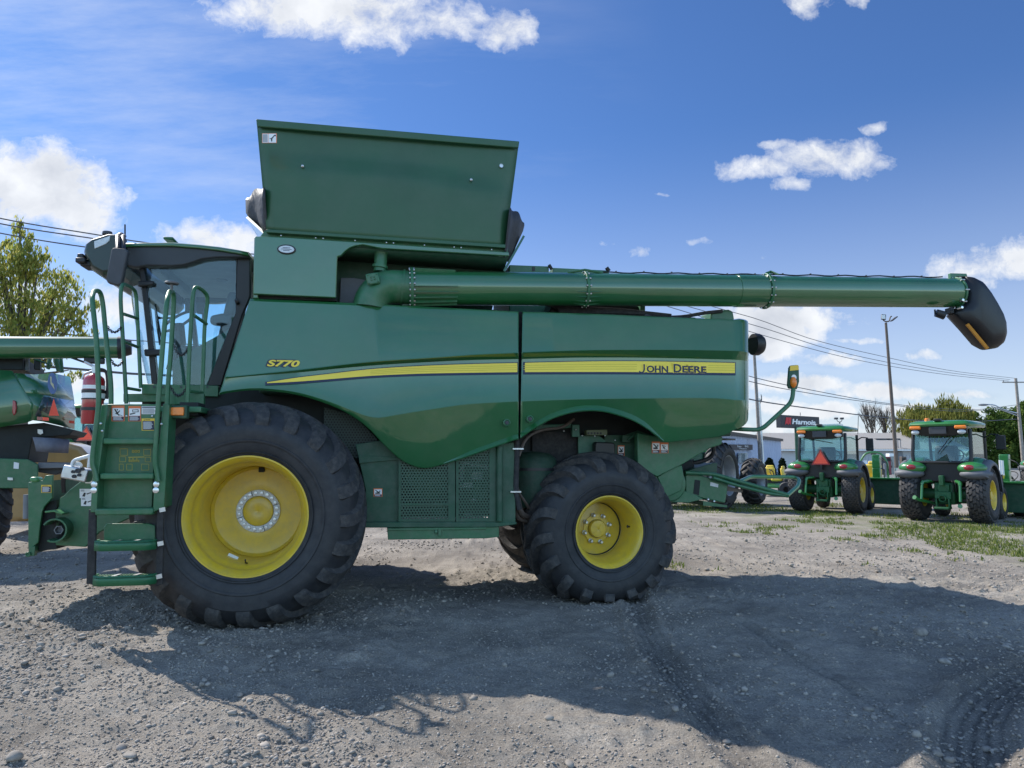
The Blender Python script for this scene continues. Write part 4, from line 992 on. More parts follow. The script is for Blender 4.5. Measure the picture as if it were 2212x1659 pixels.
# front lamp hood
hood_px = [(226, 596), (199, 581), (190, 563), (183, 545), (187, 528), (200, 517), (238, 505), (258, 506), (274, 525), (278, 575), (262, 590)]
m = MB(); rings = []
for y, s_, dz in ((.88, .86, 0), (.92, .97, 0), (1.0, 1.0, .0), (1.97, 1.03, .04), (2.95, 1.0, 0), (3.03, .97, 0), (3.07, .86, 0)):
    base = [C(px, py, .93) for px, py in hood_px]; cx0 = sum(p.x for p in base)/len(base); cz0 = sum(p.z for p in base)/len(base); fx = -.10*(1 - ((y - 1.97)/1.1)**2)
    rings.append([Vector((cx0 + (p.x - cx0)*s_ + fx, y, cz0 + (p.z - cz0)*s_ + dz)) for p in base])
m.loft(rings); sub('lamp_hood', m, pbr('hood_black_green', (.010, .024, .018), .4, var=.15, coat=.3), cab, smooth=35, bevel=.012)
m = MB(); m.prism([C(203, 521, .872), C(238, 509, .872), C(236, 520, .872), C(228, 527, .872), (C(204, 537, .872))], (0, .02, 0)); sub('hood_lamp', m, LIGHTLENS, cab, bevel=.004)
m = MB(); m.prism([C(181, 545, .95), C(192, 541, .95), C(199, 559, .95), C(188, 563, .95)], (0, .12, 0)); sub('front_lamp', m, LIGHTLENS, cab, bevel=.01)
m = MB(); m.box(C(178, 558, 1.0), (.06, .12, .07)); m.box(C(186, 570, 1.0), (.09, .3, .05)); m.box(C(193, 575, 1.0), (.10, .2, .05)); build_each(m, 'lamp_bracket', BLACK, cab, bevel=.012)
m = MB(); m.tube([C(270, 520, 1.1), C(270, 485, 1.1)], .008, 8); m.cyl(C(270, 522, 1.1), C(270, 516, 1.1), .02, .012, 10); sub('antenna', m, BLACK, cab)
m = MB(); m.cyl(C(232, 507, 1.2), C(232, 501, 1.2), .05, .045, 14); sub('receiver', m, DGREY, cab)
# pillars
for y in (YN, YF - .07):
    dy = y - YN
    pl = lambda pts: [C(px, py, YN) + Vector((0, dy, 0)) for px, py in pts]
    m = MB(); m.prism(pl([(299, 574), (312, 574), (326, 690), (342, 832), (327, 832), (314, 705)]), (0, .07, 0)); sub('front_pillar', m, BLACK, cab, bevel=.012)
    m = MB(); m.prism(pl([(511, 556), (541, 552), (541, 640), (524, 680), (478, 834), (446, 834), (508, 676)]), (0, .06, 0)); sub('rear_pillar', m, BLACK, cab, bevel=.012)
    m = MB(); m.prism(pl([(313, 575), (396, 574), (413, 569), (436, 561), (480, 557), (510, 557), (509, 676), (446, 831), (341, 831), (326, 690)]), (0, .006, 0)); sub('door_glass' if dy == 0 else 'side_window', m, GLASS, cab)
m = MB(); top_, bot_ = C(303, 577, YN), C(333, 832, YN); rows = []
for k in range(13):
    t = k/12; y = YN + .03 + (YF - YN - .06)*t; bul = .34*(1 - (2*t - 1)**2)**.8
    rows.append([top_ + (bot_ - top_)*j/6 + Vector((-bul*(1.0 - .25*j/6) - .02*sin(pi*j/6), y - YN, 0)) for j in range(7)])
m.grid(rows); sub('windscreen', m, GLASS, cab, smooth=60)
m = MB(); m.tube([C(335, 657, 1.5), C(339, 700, 1.5), C(346, 745, 1.5)], .012, 6); m.tube([C(337, 668, 1.5), C(354, 760, 1.5)], .008, 6); sub('wiper', m, BLACK, cab)
# rear wall, floor and inside
m = MB(); m.prism([C(500, 708, 1.1), C(372, 779, 1.1), C(372, 836, 1.1), C(450, 836, 1.1)], (0, .25, 0)); sub('lower_wall', m, DKGREEN, cab, bevel=.01)
fx0, fx1, fz = C(327, 832, YN).x - .28, C(470, 832, YN).x, C(340, 833, YN).z
m = MB(); m.box2((fx0 + .2, YN, fz - .1), (fx1, YF, fz)); sub('cab_floor', m, BLACK, cab)
sx = C(462, 720, 1.7)
m = MB(); m.box2((sx.x - .34, 1.55, fz + .34), (sx.x + .16, 2.15, fz + .50)); m.box((sx.x + .16, 1.85, fz + .80), (.13, .52, .66), Matrix.Rotation(R(10), 3, 'Y')); m.box((sx.x + .25, 1.85, fz + 1.18), (.10, .30, .2)); m.box2((sx.x - .2, 1.65, fz), (sx.x + .1, 2.05, fz + .34))
seat = bpy.data.objects.new('seat', None); col.objects.link(seat); seat.parent = cab
build_each(m, 'seat_cushion', DGREY, seat, bevel=.04)
m = MB(); m.prism([C(453, 681, 1.45), C(478, 676, 1.45), C(501, 677, 1.45), C(502, 700, 1.45), C(480, 703, 1.45), C(452, 699, 1.45)], (0, .12, 0)); sub('armrest', m, DGREY, cab, bevel=.03)
m = MB(); m.prism([C(399, 643, 1.9), C(421, 646, 1.9), C(421, 676, 1.9), C(399, 673, 1.9)], (0, .06, 0)); m.prism([C(423, 648, 1.85), C(446, 652, 1.85), C(446, 679, 1.85), C(423, 676, 1.85)], (0, .06, 0)); m.tube([C(440, 690, 1.9), C(440, 655, 1.9)], .02, 8); build_each(m, 'monitor', BLACK, cab, bevel=.01)
m = MB(); m.tube([C(372, 800, 1.97), C(388, 740, 1.97), C(384, 700, 1.97)], .07, 10); cst = C(386, 694, 1.97); m.tube([cst + Vector((.19*cos(2*pi*k/24)*.8, .19*sin(2*pi*k/24), .19*cos(2*pi*k/24)*.6)) for k in range(24)], .016, 8, closed=True); build_each(m, 'steering_wheel', BLACK, cab)
m = MB(); m.tube([C(338, 686, 1.6), C(346, 687, 1.6), C(372, 687, 1.7)], [.022, .012, .012], 8); sub('lever', m, BLACK, cab)
m = MB(); m.prism([C(490, 641, YF - .1), C(503, 642, YF - .1), C(503, 650, YF - .1), C(490, 650, YF - .1)], (0, .003, 0)); sub('window_sticker', m, DGREY, cab)
m = MB(); m.prism([C(297, 607, .95), C(330, 606, .95), C(333, 611, .95), C(330, 616, .95), C(297, 619, .95)], (0, .05, 0)); m.prism([C(310, 754, .95), C(350, 754, .95), C(350, 767, .95), C(312, 769, .95)], (0, .05, 0)); build_each(m, 'door_hinge', BLACK, cab, bevel=.012)
m = MB(); m.cyl(C(509, 653, .98), C(515, 650, .98), .03, n=10); sub('door_latch', m, BLACK, cab)
# sill beam under the door
poly([(306, 829), (472, 833), (471, 857), (306, 851)], .96, .05, 'sill_beam', GREEN_M, bevel=.005)
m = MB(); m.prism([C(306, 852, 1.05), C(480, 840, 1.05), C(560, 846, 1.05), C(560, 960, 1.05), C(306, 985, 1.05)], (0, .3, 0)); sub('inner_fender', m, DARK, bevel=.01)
m = MB()
for px in (333, 352, 391, 448): m.lathe([(.010, .0), (.010, -.006), (0, -.006)], C(px, 836, .957), 'y', 8)
build_each(m, 'sill_bolt', DGREY, comb)
# mirror on its arm
m = MB(); m.prism([C(244, 534, .62), C(272, 537, .62), C(276, 543, .62), C(262, 612, .62), (C(256, 617, .62)), C(232, 611, .62), C(228, 603, .62), C(240, 539, .62)], (0, .07, 0)); mir = sub('mirror', m, DGREY, bevel=.03, seg=3)
m = MB(); m.tube([C(256, 540, .66), C(256, 512, .80), C(262, 508, .95)], .03, 10); m.tube([C(267, 540, .66), C(266, 512, .80), C(268, 510, .95)], .022, 10); sub('mirror_arm', m, BLACK, mir)

# ---------------------------------------------------------------- platform, ladder, rails
LY = -.26
ladder = bpy.data.objects.new('boarding_ladder', None); col.objects.link(ladder); ladder.parent = comb
def lpoly(px, y, th, name, mat=GREEN_M, bevel=.005): return poly(px, y, th, name, mat, ladder, bevel)
lpoly([(219, 874), (233, 874), (213, 1020), (209, 1107), (195, 1107), (201, 1000)], LY, .22, 'stringer')
lpoly([(352, 872), (366, 874), (355, 1095), (330, 1107), (333, 1040), (345, 940)], LY, .22, 'stringer')
lpoly([(231, 873), (342, 873), (337, 948), (227, 948)], LY + .09, .02, 'riser')
lpoly([(224, 955), (335, 955), (331, 1025), (217, 1025)], LY + .13, .02, 'riser')
lpoly([(217, 1030), (331, 1030), (328, 1100), (209, 1100)], LY + .13, .02, 'riser')
for (x0, x1, y0, y1) in ((222.5, 334, 946, 960), (215, 332, 1022, 1035), (205, 330, 1099, 1112)):
    a = C(x0, y0, LY - .02); b = C(x1, y1, LY - .02); m = MB(); m.box2((a.x, LY - .02, b.z), (b.x, LY + .15, a.z)); sub('step', m, GREEN_M, ladder, bevel=.012)
lpoly([(191, 1100), (207, 1106), (205, 1262), (186, 1262)], LY + .02, .03, 'lower_stringer', MATBLACK)
lpoly([(339, 1102), (353, 1095), (351, 1262), (335, 1268)], LY + .02, .03, 'lower_stringer', MATBLACK)
lpoly([(224, 1140), (230, 1131), (320, 1131), (334, 1135), (335, 1178), (224, 1178)], LY + .13, .02, 'riser')
STEPG = pbr('step_green', (0.016, 0.12, 0.05), .42, var=.12, scale=9)
def pan(px0, px1, py_f, py_b, th_px, name):
    """curved perforated step pan"""
    a, b = C(px0, py_f, LY - .05), C(px1, py_f, LY - .05); zt = a.z + .03; x0, x1 = a.x, b.x; dz = (py_f - py_b)/F*6.2
    front = [(x0, .10), (x0 + .01, -.02), (x0 + .07, -.07), (x1 - .07, -.07), (x1 - .01, -.02), (x1, .10)]
    m = MB(); m.prism([Vector((x, LY + y, zt)) for x, y in front], (0, 0, -.012)); tr = sub(name, m, GRATE, ladder)
    m = MB(); pts = [Vector((x, LY + y, zt - .025)) for x, y in front]
    rows = [[p + Vector((0, 0, .035)) for p in pts], [p + Vector((0, 0, -.045)) for p in pts]]; m.grid(rows); o = sub('step_rim', m, STEPG, tr, smooth=50); s_ = o.modifiers.new('solidify', 'SOLIDIFY'); s_.thickness = .012
    m = MB()
    for u in (.30, .62): xx = x0 + (x1 - x0)*u; m.prism([Vector((xx, LY - .05, zt + .004)), Vector((xx + .03, LY - .05, zt + .004)), Vector((xx + .055, LY + .06, zt + .004)), Vector((xx + .025, LY + .06, zt + .004))], (0, 0, .003))
    build_each(m, 'grip_strip', STEEL, tr)
pan(197, 335, 1180, 1168, 24, 'lower_step'); pan(194, 335, 1256, 1246, 22, 'lower_step')
m = MB()
for (px, py) in ((204, 1046), (203, 1059), (338, 1046), (337, 1059)): m.lathe([(.024, .01), (.024, -.008), (.012, -.012), (0, -.012)], C(px, py, LY - .002), 'y', 16)
build_each(m, 'ladder_bolt', ZINC, ladder)
m = MB()
for (px, py) in ((351, 1101), (347, 1174), (344, 1245)): m.box(C(px, py, LY), (.045, .012, .035), Matrix.Rotation(R(-12), 3, 'Y'))
build_each(m, 'ladder_hinge', STEEL, ladder)
m = MB()
for (px, py) in ((218, 915), (273, 899), (329, 899), (349, 916), (221, 931)): m.ball(C(px, py, LY - .002 if px in (218, 349, 221) else LY + .088), .011, 8, 6)
build_each(m, 'ladder_rivet', ZINC, ladder)
# platform deck and its beam
pa, pb = C(264, 849, .28), C(440, 869, .28)
zt = C(300, 872, LY).z
m = MB(); m.box2((pa.x, .02, zt - .05), (C(440, 870, .1).x, 1.0, zt)); plat = sub('platform', m, GREEN_M, bevel=.008)
poly([(266, 850), (360, 850), (360, 868), (266, 868)], .98, .04, 'platform_kick', GREEN_M)
m = MB(); m.prism([C(358, 850, .30), C(440, 850, .30), C(440, 874, .30), C(358, 874, .30)], (0, .06, 0)); sub('platform_beam', m, GREEN_M, bevel=.006)
# rails
def rail(pts, r, name, rad=.06, parent=comb):
    m = MB(); m.tube(arc_pts([C(*p) for p in pts], 5, rad), r, 12); return sub(name, m, GREEN_M, parent, smooth=60)
rail([(209, 1040, LY - .03), (206, 1020, LY - .03), (198, 1000, LY - .04), (214, 870, LY - .05), (209, 740, LY - .05), (198.5, 642, LY - .03), (203, 628, .0), (216, 628, .14), (222, 652, .18), (232, 760, .18), (240, 830, .18), (240, 874, .18)], .020, 'grab_rail', .10)
rail([(342, 1040, LY - .03), (338, 1015, LY - .03), (334, 1000, LY - .04), (342, 870, LY - .05), (352, 740, LY - .05), (361, 645, LY - .03), (366, 629, .0), (374, 629, .14), (375.5, 650, .18), (369, 760, .18), (363, 830, .18), (361, 875, .18)], .020, 'grab_rail', .10)
def ladder_rail(l, r, rungs, name, rr=.018):
    g = rail(l + list(reversed(r)), rr, name, .10)
    for (a, b) in rungs:
        m = MB(); m.tube([C(*a), C(*b)], rr*.85, 10); sub('rung', m, GREEN_M, g)
ladder_rail([(273, 872, .42), (268, 780, .42), (260, 640, .42), (263, 612, .45)], [(304, 838, .90), (297, 690, .90), (294, 632, .90), (286, 622, .80)], [((266, 678, .42), (297, 688, .90)), ((268, 738, .42), (298, 750, .90)), ((272, 838, .42), (302, 843, .90))], 'platform_guard')
ladder_rail([(405, 872, .12), (409, 760, .12), (416, 640, .12), (421, 617, .15)], [(436, 872, .40), (442, 700, .40), (450, 640, .40), (438, 627, .32)], [((419, 681, .12), (446, 700, .40)), ((408, 845, .12), (437, 848, .40))], 'door_guard')
m = MB(); m.lathe([(.055, 0), (.06, .01), (.055, .018), (0, .02)], C(371, 613.5, .0), 'z', 20); m.cyl(C(371, 614, .0), C(370, 630, .02), .012, n=8); sub('rail_lamp', m, GREY)
def chain(a, b, sag, n, name):
    A, B = C(*a), C(*b); m = MB(); P = []
    for k in range(n + 1):
        t = k/n; P.append(A.lerp(B, t) + Vector((0, 0, -sag*4*t*(1 - t))))
    for k in range(n):
        d = (P[k+1] - P[k]); mid = (P[k] + P[k+1])/2; L = d.length*.68; t = d.normalized(); s1 = t.cross(Vector((0, 1, 0))).normalized() if k % 2 else Vector((0, 1, 0)); 
        m.tube([mid + t*L*cos(2*pi*j/10) + s1*.011*sin(2*pi*j/10) for j in range(10)], .0042, 5, closed=True)
    sub(name, m, pbr('chain_steel', (.06, .062, .065), .5, metal=.6), smooth=60)
chain((229, 700, .18), (264, 703, .42), .07, 14, 'chain'); chain((239, 775, .18), (267, 777, .42), .06, 14, 'chain')
chain((376, 745, .18), (411, 742, .12), .10, 18, 'chain'); chain((412, 690, .12), (409, 760, .12), .0, 16, 'chain'); chain((369, 835, .18), (405, 832, .12), .09, 16, 'chain')
m = MB(); m.prism([C(360, 876, LY + .08), C(404, 875, LY + .08), C(403, 904, LY + .08), C(360, 903, LY + .08)], (0, .09, 0)); ml = sub('marker_lamp', m, DKGREEN, bevel=.01)
m = MB(); m.prism([C(366, 880, LY + .055), C(396.5, 879.5, LY + .055), C(396, 897, LY + .055), C(366, 897, LY + .055)], (0, .03, 0)); sub('amber_lens', m, ORANGE, ml, bevel=.006)
m = MB(); m.box2((C(400, 890, .3).x, .1, C(400, 900, .3).z), (C(440, 890, .3).x, .35, C(400, 872, .3).z)); m.tube([C(415, 905, .25), C(415, 920, .3)], .03, 8); build_each(m, 'lamp_arm', DARK, comb, bevel=.006)

# ---------------------------------------------------------------- decals
def decal(box, y, kind, parent=comb, seed=0, rot=0.0, off=0.0):
    """thin printed label: rim, white field, black picture, dark text block"""
    x0, y0, x1, y1 = box; m = MB(); mats = [DECAL_O, WHITE, BLACK, DECAL_Y, NAVY]
    P = lambda u, v, d: C(x0 + (x1 - x0)*u, y0 + (y1 - y0)*v, y - d)
    def q(u0, v0, u1, v1, d, mi): m.mat(mi).prism([P(u0, v0, d), P(u1, v0, d), P(u1, v1, d), P(u0, v1, d)], (0, .0008, 0))
    def pg(pts, d, mi): m.mat(mi).prism([P(u, v, d) for u, v in pts], (0, .0006, 0))
    rs = random.Random(seed + 11)
    def lines(u0, v0, u1, v1, n, d, mi):
        for k in range(n):
            vv = v0 + (v1 - v0)*(k + .2)/n; q(u0, vv, u0 + (u1 - u0)*(.7 + .3*rs.random()), vv + (v1 - v0)*.45/n, d, mi)
    if kind == 'man':
        q(0, 0, 1, 1, .001, 0); q(.07, .16, .93, .70, .002, 1); q(.07, .72, .93, .97, .002, 4); lines(.12, .74, .88, .95, 3, .003, 1)
        pg([(.2, .22), (.3, .22), (.45, .42), (.62, .30), (.66, .34), (.5, .50), (.62, .62), (.56, .66), (.38, .52)], .003, 2); pg([(.30, .48), (.85, .64), (.85, .67), (.28, .52)], .003, 2); pg([(.40, .24), (.48, .22), (.50, .30), (.42, .32)], .003, 2)
    elif kind == 'cut':
        q(0, 0, 1, 1, .001, 0); q(.08, .12, .92, .70, .002, 1); q(.08, .74, .92, .97, .002, 4); lines(.14, .77, .80, .94, 3, .003, 1)
        pg([(.14, .20), (.24, .18), (.62, .42), (.80, .60), (.55, .66), (.20, .64), (.16, .52), (.45, .48)], .003, 2); pg([(.62, .22), (.70, .30), (.84, .28), (.72, .40), (.86, .46), (.66, .46)], .003, 2)
    elif kind == 'pipe':
        q(0, 0, 1, 1, .001, 0); q(.07, .16, .93, .64, .002, 1); q(.07, .66, .93, .97, .002, 4); lines(.12, .69, .88, .95, 4, .003, 1)
        pg([(.3, .24), (.8, .22), (.82, .40), (.34, .42)], .003, 2); pg([(.36, .28), (.74, .27), (.75, .36), (.38, .37)], .0038, 1); pg([(.12, .5), (.55, .44), (.56, .5), (.14, .58)], .003, 2)
    elif kind == 'text':
        q(0, 0, 1, 1, .001, 1); q(.03, .06, .97, .2, .002, 4); lines(.05, .28, .95, .95, 5, .002, 4)
    elif kind == 'yellow':
        q(0, 0, 1, 1, .001, 3); q(.06, .20, .94, .95, .002, 4); lines(.12, .26, .88, .90, 7, .003, 1); lines(.28, .06, .72, .16, 1, .003, 2); pg([(.16, .16), (.20, .05), (.24, .16)], .003, 2)
    elif kind == 'white':
        q(0, 0, 1, 1, .001, 1); lines(.08, .08, .42, .3, 2, .002, 4); pg([(.2, .8), (.35, .4), (.5, .45), (.42, .85)], .002, 2); pg([(.55, .5), (.9, .35), (.92, .45), (.58, .62)], .002, 2)
    elif kind == 'lid':
        q(0, 0, 1, 1, .001, 0); q(.03, .04, .40, .96, .002, 1); q(.43, .04, .95, .96, .002, 1)
        for k in range(5): q(.06 + .065*k, .1, .09 + .065*k, .9, .003, 4)
        pg([(.52, .52), (.62, .50), (.80, .22), (.86, .26), (.70, .54), (.68, .84), (.62, .84), (.60, .56), (.5, .58)], .003, 2); pg([(.78, .2), (.92, .12), (.94, .3), (.84, .28)], .003, 2)
    return m.build('warning_decal', mats, parent, smooth=0, weld=False)
decal((241, 876, 269, 910), LY + .088, 'man', ladder); decal((277, 877, 304.5, 910), LY + .088, 'pipe', ladder); decal((306, 877.5, 339, 894.5), LY + .088, 'text', ladder); decal((306, 904, 334.5, 930), LY + .088, 'yellow', ladder)
d = decal((566, 288, 598, 309), .155, 'lid', lid_o)
# yellow outline drawing on the second riser
m = MB(); LD = pbr('faded_yellow_print', (.42, .34, .06), .6); yy_ = LY + .128
def ol(x0, y0, x1, y1, t=1.0):
    for (a, b, c, d_) in ((x0, y0, x1, y0 + t), (x0, y1 - t, x1, y1), (x0, y0, x0 + t, y1), (x1 - t, y0, x1, y1)): m.prism([C(a, b, yy_), C(c, b, yy_), C(c, d_, yy_), C(a, d_, yy_)], (0, .0008, 0))
ol(259, 969, 276, 984); ol(310, 970, 326, 984); ol(258, 986, 272, 998); ol(257, 1002, 267, 1016); ol(273, 1002, 286, 1016); ol(305, 1002, 322, 1016); ol(313, 987, 326, 998)
for k in range(3): ol(285 + 6*k, 972, 290 + 6*k, 978, 1.4)
for k in range(6): ol(278 + 4*k, 990 + (k % 2)*3, 281 + 4*k, 998, 1.2)
m.prism([C(277, 987, yy_), C(312, 986, yy_), C(312, 988, yy_), C(277, 989, yy_)], (0, .0008, 0))
sub('maintenance_chart', m, LD, ladder, smooth=0, weld=False)

# fire extinguisher strapped to the platform rail
ex = thing('fire_extinguisher', 'red fire extinguisher with white label strapped upright beside the ladder grab rail', 'extinguisher')
EY = .30; zb, zt2 = C(198, 916, EY), C(206, 806, EY)
ex.location = C0 + C.u*zb.x + C.n*zb.y + Vector((0, 0, zb.z)); ex.rotation_euler = (0, 0, TH)
Hh = zt2.z - zb.z; er = .092*.95
m = MB(); m.lathe([(0, 0), (er*.9, 0), (er, .02), (er, Hh*.84), (er*.9, Hh*.90), (er*.55, Hh*.96), (er*.3, Hh), (0, Hh)], (0, 0, 0), 'z', 32); sub('cylinder', m, RED, ex, smooth=50)
def sleeve(z0, z1, r, name, mat):
    m = MB(); m.lathe([(r - .004, z0), (r, z0), (r, z1), (r - .004, z1)], (0, 0, 0), 'z', 32); sub(name, m, mat, ex)
sleeve(Hh*.50, Hh*.60, er + .0035, 'label', WHITE); sleeve(Hh*.68, Hh*.75, er + .0035, 'label', WHITE); sleeve(Hh*.605, Hh*.665, er + .007, 'strap', BLACK); sleeve(Hh*.26, Hh*.32, er + .007, 'strap', BLACK); sleeve(Hh*.475, Hh*.495, er + .006, 'strap', BLACK)
m = MB(); m.cyl((0, 0, Hh - .01), (0, 0, Hh + .06), .025, n=12); m.tube([(0.01, 0, Hh + .05), (-.09, 0, Hh + .10)], .012, 8); m.tube([(0.01, 0, Hh + .03), (-.085, 0, Hh - .01), (-.10, -.0, Hh - .06)], .012, 8); sub('valve', m, STEEL, ex)
m = MB(); m.tube(arc_pts([(.02, 0, Hh + .04), (.09, .02, Hh + .03), (.105, .03, Hh*.8), (.10, .03, Hh*.5)], 4, .05), .014, 8); sub('hose', m, BLACK, ex)
# ---------------------------------------------------------------- lower body between the wheels
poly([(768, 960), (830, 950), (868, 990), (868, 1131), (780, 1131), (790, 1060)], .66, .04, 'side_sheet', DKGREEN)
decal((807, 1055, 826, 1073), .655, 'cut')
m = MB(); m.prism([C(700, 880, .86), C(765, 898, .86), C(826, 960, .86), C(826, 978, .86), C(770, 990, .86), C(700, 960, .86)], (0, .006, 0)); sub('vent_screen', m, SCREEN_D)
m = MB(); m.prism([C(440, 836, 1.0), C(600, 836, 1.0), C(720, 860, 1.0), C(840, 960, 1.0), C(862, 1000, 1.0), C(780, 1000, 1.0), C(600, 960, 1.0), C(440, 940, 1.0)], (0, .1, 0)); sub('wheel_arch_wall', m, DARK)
m = MB(); m.prism([C(775, 984, .64), C(862, 988, .64), C(862, 993, .64), C(776, 1001, .64)], (0, .02, 0)); sub('sheet_seam', m, DKGREEN, bevel=.003)
m = MB(); m.prism([C(812, 910, .84), C(815, 910, .84), C(821, 932, .84), C(818, 933, .84)], (0, .02, 0)); sub('vent_handle', m, GREY)
def door(frame, screens, y):
    x0, y0, x1, y1 = frame; d = bpy.data.objects.new('screen_door', None); col.objects.link(d); d.parent = comb
    m = MB(); ys = sorted({s[1] for s in screens} | {s[3] for s in screens}); sx0, sx1 = screens[0][0], screens[0][2]
    def bar(a, b, c, e):
        m.prism([C(a, b, y), C(c, b, y), C(c, e, y), C(a, e, y)], (0, .03, 0))
    bar(x0, y0, sx0, y1); bar(sx1, y0, x1, y1); edges = [y0] + ys + [y1]
    for k in range(0, len(edges), 2): bar(sx0, edges[k], sx1, edges[k+1])
    sub('door_frame', m, DKGREEN, d, weld=False)
    for s in screens:
        a, b, c, e = s; mm = MB(); mm.prism([C(a, b, y + .01), C(c, b, y + .01), C(c, e, y + .01), C(a, e, y + .01)], (0, .003, 0)); sub('perforated_sheet', mm, SCREEN, d)
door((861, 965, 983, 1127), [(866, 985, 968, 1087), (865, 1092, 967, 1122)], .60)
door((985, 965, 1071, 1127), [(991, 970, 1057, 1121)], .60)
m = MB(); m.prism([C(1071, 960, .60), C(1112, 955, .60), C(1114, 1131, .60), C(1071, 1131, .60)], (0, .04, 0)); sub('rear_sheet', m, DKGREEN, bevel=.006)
m = MB(); m.tube([C(1079, 965, .585), C(1079, 1125, .585)], .035, 14); sub('drain_pipe', m, DKGREEN)
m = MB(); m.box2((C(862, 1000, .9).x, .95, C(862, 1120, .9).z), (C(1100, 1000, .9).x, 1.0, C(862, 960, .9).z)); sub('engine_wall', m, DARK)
m = MB()
for (px, py, w_, h_) in ((1010, 1048, .10, .07), (1000, 1050, .05, .05), (1030, 1028, .12, .10), (1023, 1080, .06, .03), (1008, 1110, .09, .03)): m.box(C(px, py, .80), (w_, .08, h_))
m.tube([C(1022, 992, .78), C(1030, 1000, .78), C(1034, 990, .78)], .012, 6); m.tube([C(1060, 1010, .8), C(1000, 1000, .8), C(995, 1040, .8)], .03, 8)
build_each(m, 'drive_part', LIGHTLENS, comb, bevel=.01)
m = MB()
for (px, py, r) in ((930, 1045, .16), (895, 1030, .10), (950, 1100, .08), (1040, 1060, .11)): m.lathe([(r, .05), (r, 0), (r*.85, -.01), (r*.3, .0), (0, -.02)], C(px, py, .82), 'y', 28)
build_each(m, 'pulley', GREEN_M, comb)
poly([(779, 1128), (1116, 1128), (1116, 1133), (1068, 1139), (779, 1140)], .58, .30, 'lower_rail', DKGREEN)
poly([(836, 1140), (1078, 1136), (1078, 1160), (1052, 1163), (838, 1166)], .60, 1.2, 'tool_box', GREEN_M)
poly([(838, 1141.5), (1050, 1139), (1050, 1143.5), (838, 1146)], .585, .02, 'box_lip', GREEN_M, bevel=.003)
m = MB(); m.box(C(950, 1150, .585), (.03, .012, .075)); m.ball(C(942, 1149, .585), (.016, .008, .022), 10, 8); sub('box_latch', m, GREEN_M, bevel=.003)
# ---- behind the rear arch
TANKM = pbr('dull_green_tank', (0.010, 0.040, 0.022), .7, var=.3, dust=(.1, .1, .08), dust_amt=.3)
m = MB(); c = C(1150, 1010, 1.1); m.lathe([(0, -.42), (.26, -.42), (.28, -.38), (.28, .02), (.26, .10), (.18, .16), (0, .18)], (c.x, c.y, c.z), 'z', 36); ft = sub('fuel_tank', m, TANKM, smooth=50); m = MB(); m.lathe([(.285, -.03), (.288, -.03), (.288, .0), (.285, .0)], (c.x, c.y, c.z), 'z', 36); sub('tank_strap', m, BLACK, ft)
m = MB(); m.prism([C(1150, 930, 1.15), C(1256, 938, 1.15), C(1252, 1010, 1.15), C(1150, 990, 1.15)], (0, .05, 0)); sub('rubber_flap', m, MATBLACK)
PLATE = pbr('pale_green_plate', (0.035, 0.13, 0.08), .55, var=.2, dust=(.2, .2, .17), dust_amt=.3)
m = MB(); m.prism([C(1236, 917, 1.0), C(1252, 917, 1.0), C(1253, 944, 1.0), C(1236, 944, 1.0)], (0, .06, 0)); m.prism([C(1150, 918, 1.05), C(1236, 915, 1.05), C(1236, 924, 1.05), C(1150, 930, 1.05)], (0, .06, 0)); build_each(m, 'mount_bracket', PLATE, comb, bevel=.008)
m = MB(); m.prism([C(1267, 929, .98), C(1312, 928, .98), C(1312, 940, .98), C(1268, 940, .98)], (0, .10, 0)); vb = sub('valve_block', m, pbr('brass_green', (.12, .14, .07), .5, var=.2), bevel=.004)
m = MB()
for k in range(5): m.lathe([(.012, .0), (.012, -.006), (0, -.004)], C(1271 + 6.6*k, 936, .978), 'y', 10)
build_each(m, 'port', BLACK, vb)
m = MB(); m.prism([C(1249, 941, 1.08), C(1294, 941, 1.08), C(1308, 953, 1.08), C(1308, 990, 1.08), C(1250, 990, 1.08)], (0, .03, 0)); sub('gear_plate', m, PLATE)
m = MB(); m.prism([C(1286, 957, .95), C(1290, 954.5, .95), C(1326, 956, .95), C(1329, 961, .95), C(1329, 992, .95), C(1286, 992, .95)], (0, .12, 0)); sub('control_box', m, BLACK, bevel=.012)
m = MB(); m.prism([C(1307, 940, 1.10), C(1350, 940, 1.10), C(1378, 930, 1.10), C(1440, 950, 1.10), C(1440, 1010, 1.10), C(1300, 1000, 1.10)], (0, .03, 0)); sub('side_wall', m, DKGREEN)
decal((1334.6, 962, 1349, 985), 1.09, 'cut')
m = MB(); m.prism([C(1345, 940, .98), C(1361, 940, .98), C(1361, 955, .98), C(1345, 955, .98)], (0, .1, 0)); m.tube([C(1356, 951, .96), C(1365, 944, .96), C(1372, 940, .96)], .012, 8); build_each(m, 'latch_plate', DKGREEN, comb, bevel=.004)
m = MB()
for (px, py) in ((1244, 928), (1258, 941), (1285, 942), (1307, 941), (1329, 951), (1288, 964), (1218, 931)): m.ball(C(px, py, .975), .010, 8, 6)
build_each(m, 'bolt_head', ZINC, comb)
m = MB()
for k in range(3): m.tube(arc_pts([C(1121, 985, .62 + .04*k), C(1135, 945, .66 + .03*k), C(1170, 927, .8), C(1215, 925, .9), C(1240, 905, .95)], 5, .15), .016, 8)
m.tube(arc_pts([C(1117, 1010, .62), C(1116, 1058, .62), C(1135, 1085, .7), C(1150, 1110, .9)], 5, .1), .014, 8); m.tube(arc_pts([C(1118, 1075, .66), C(1124, 1110, .7), C(1150, 1120, .9)], 5, .1), .03, 8); m.tube(arc_pts([C(1112, 1075, .7), C(1116, 1120, .75), C(1150, 1128, .9)], 5, .1), .025, 8)
build_each(m, 'hydraulic_hose', RUST, comb)
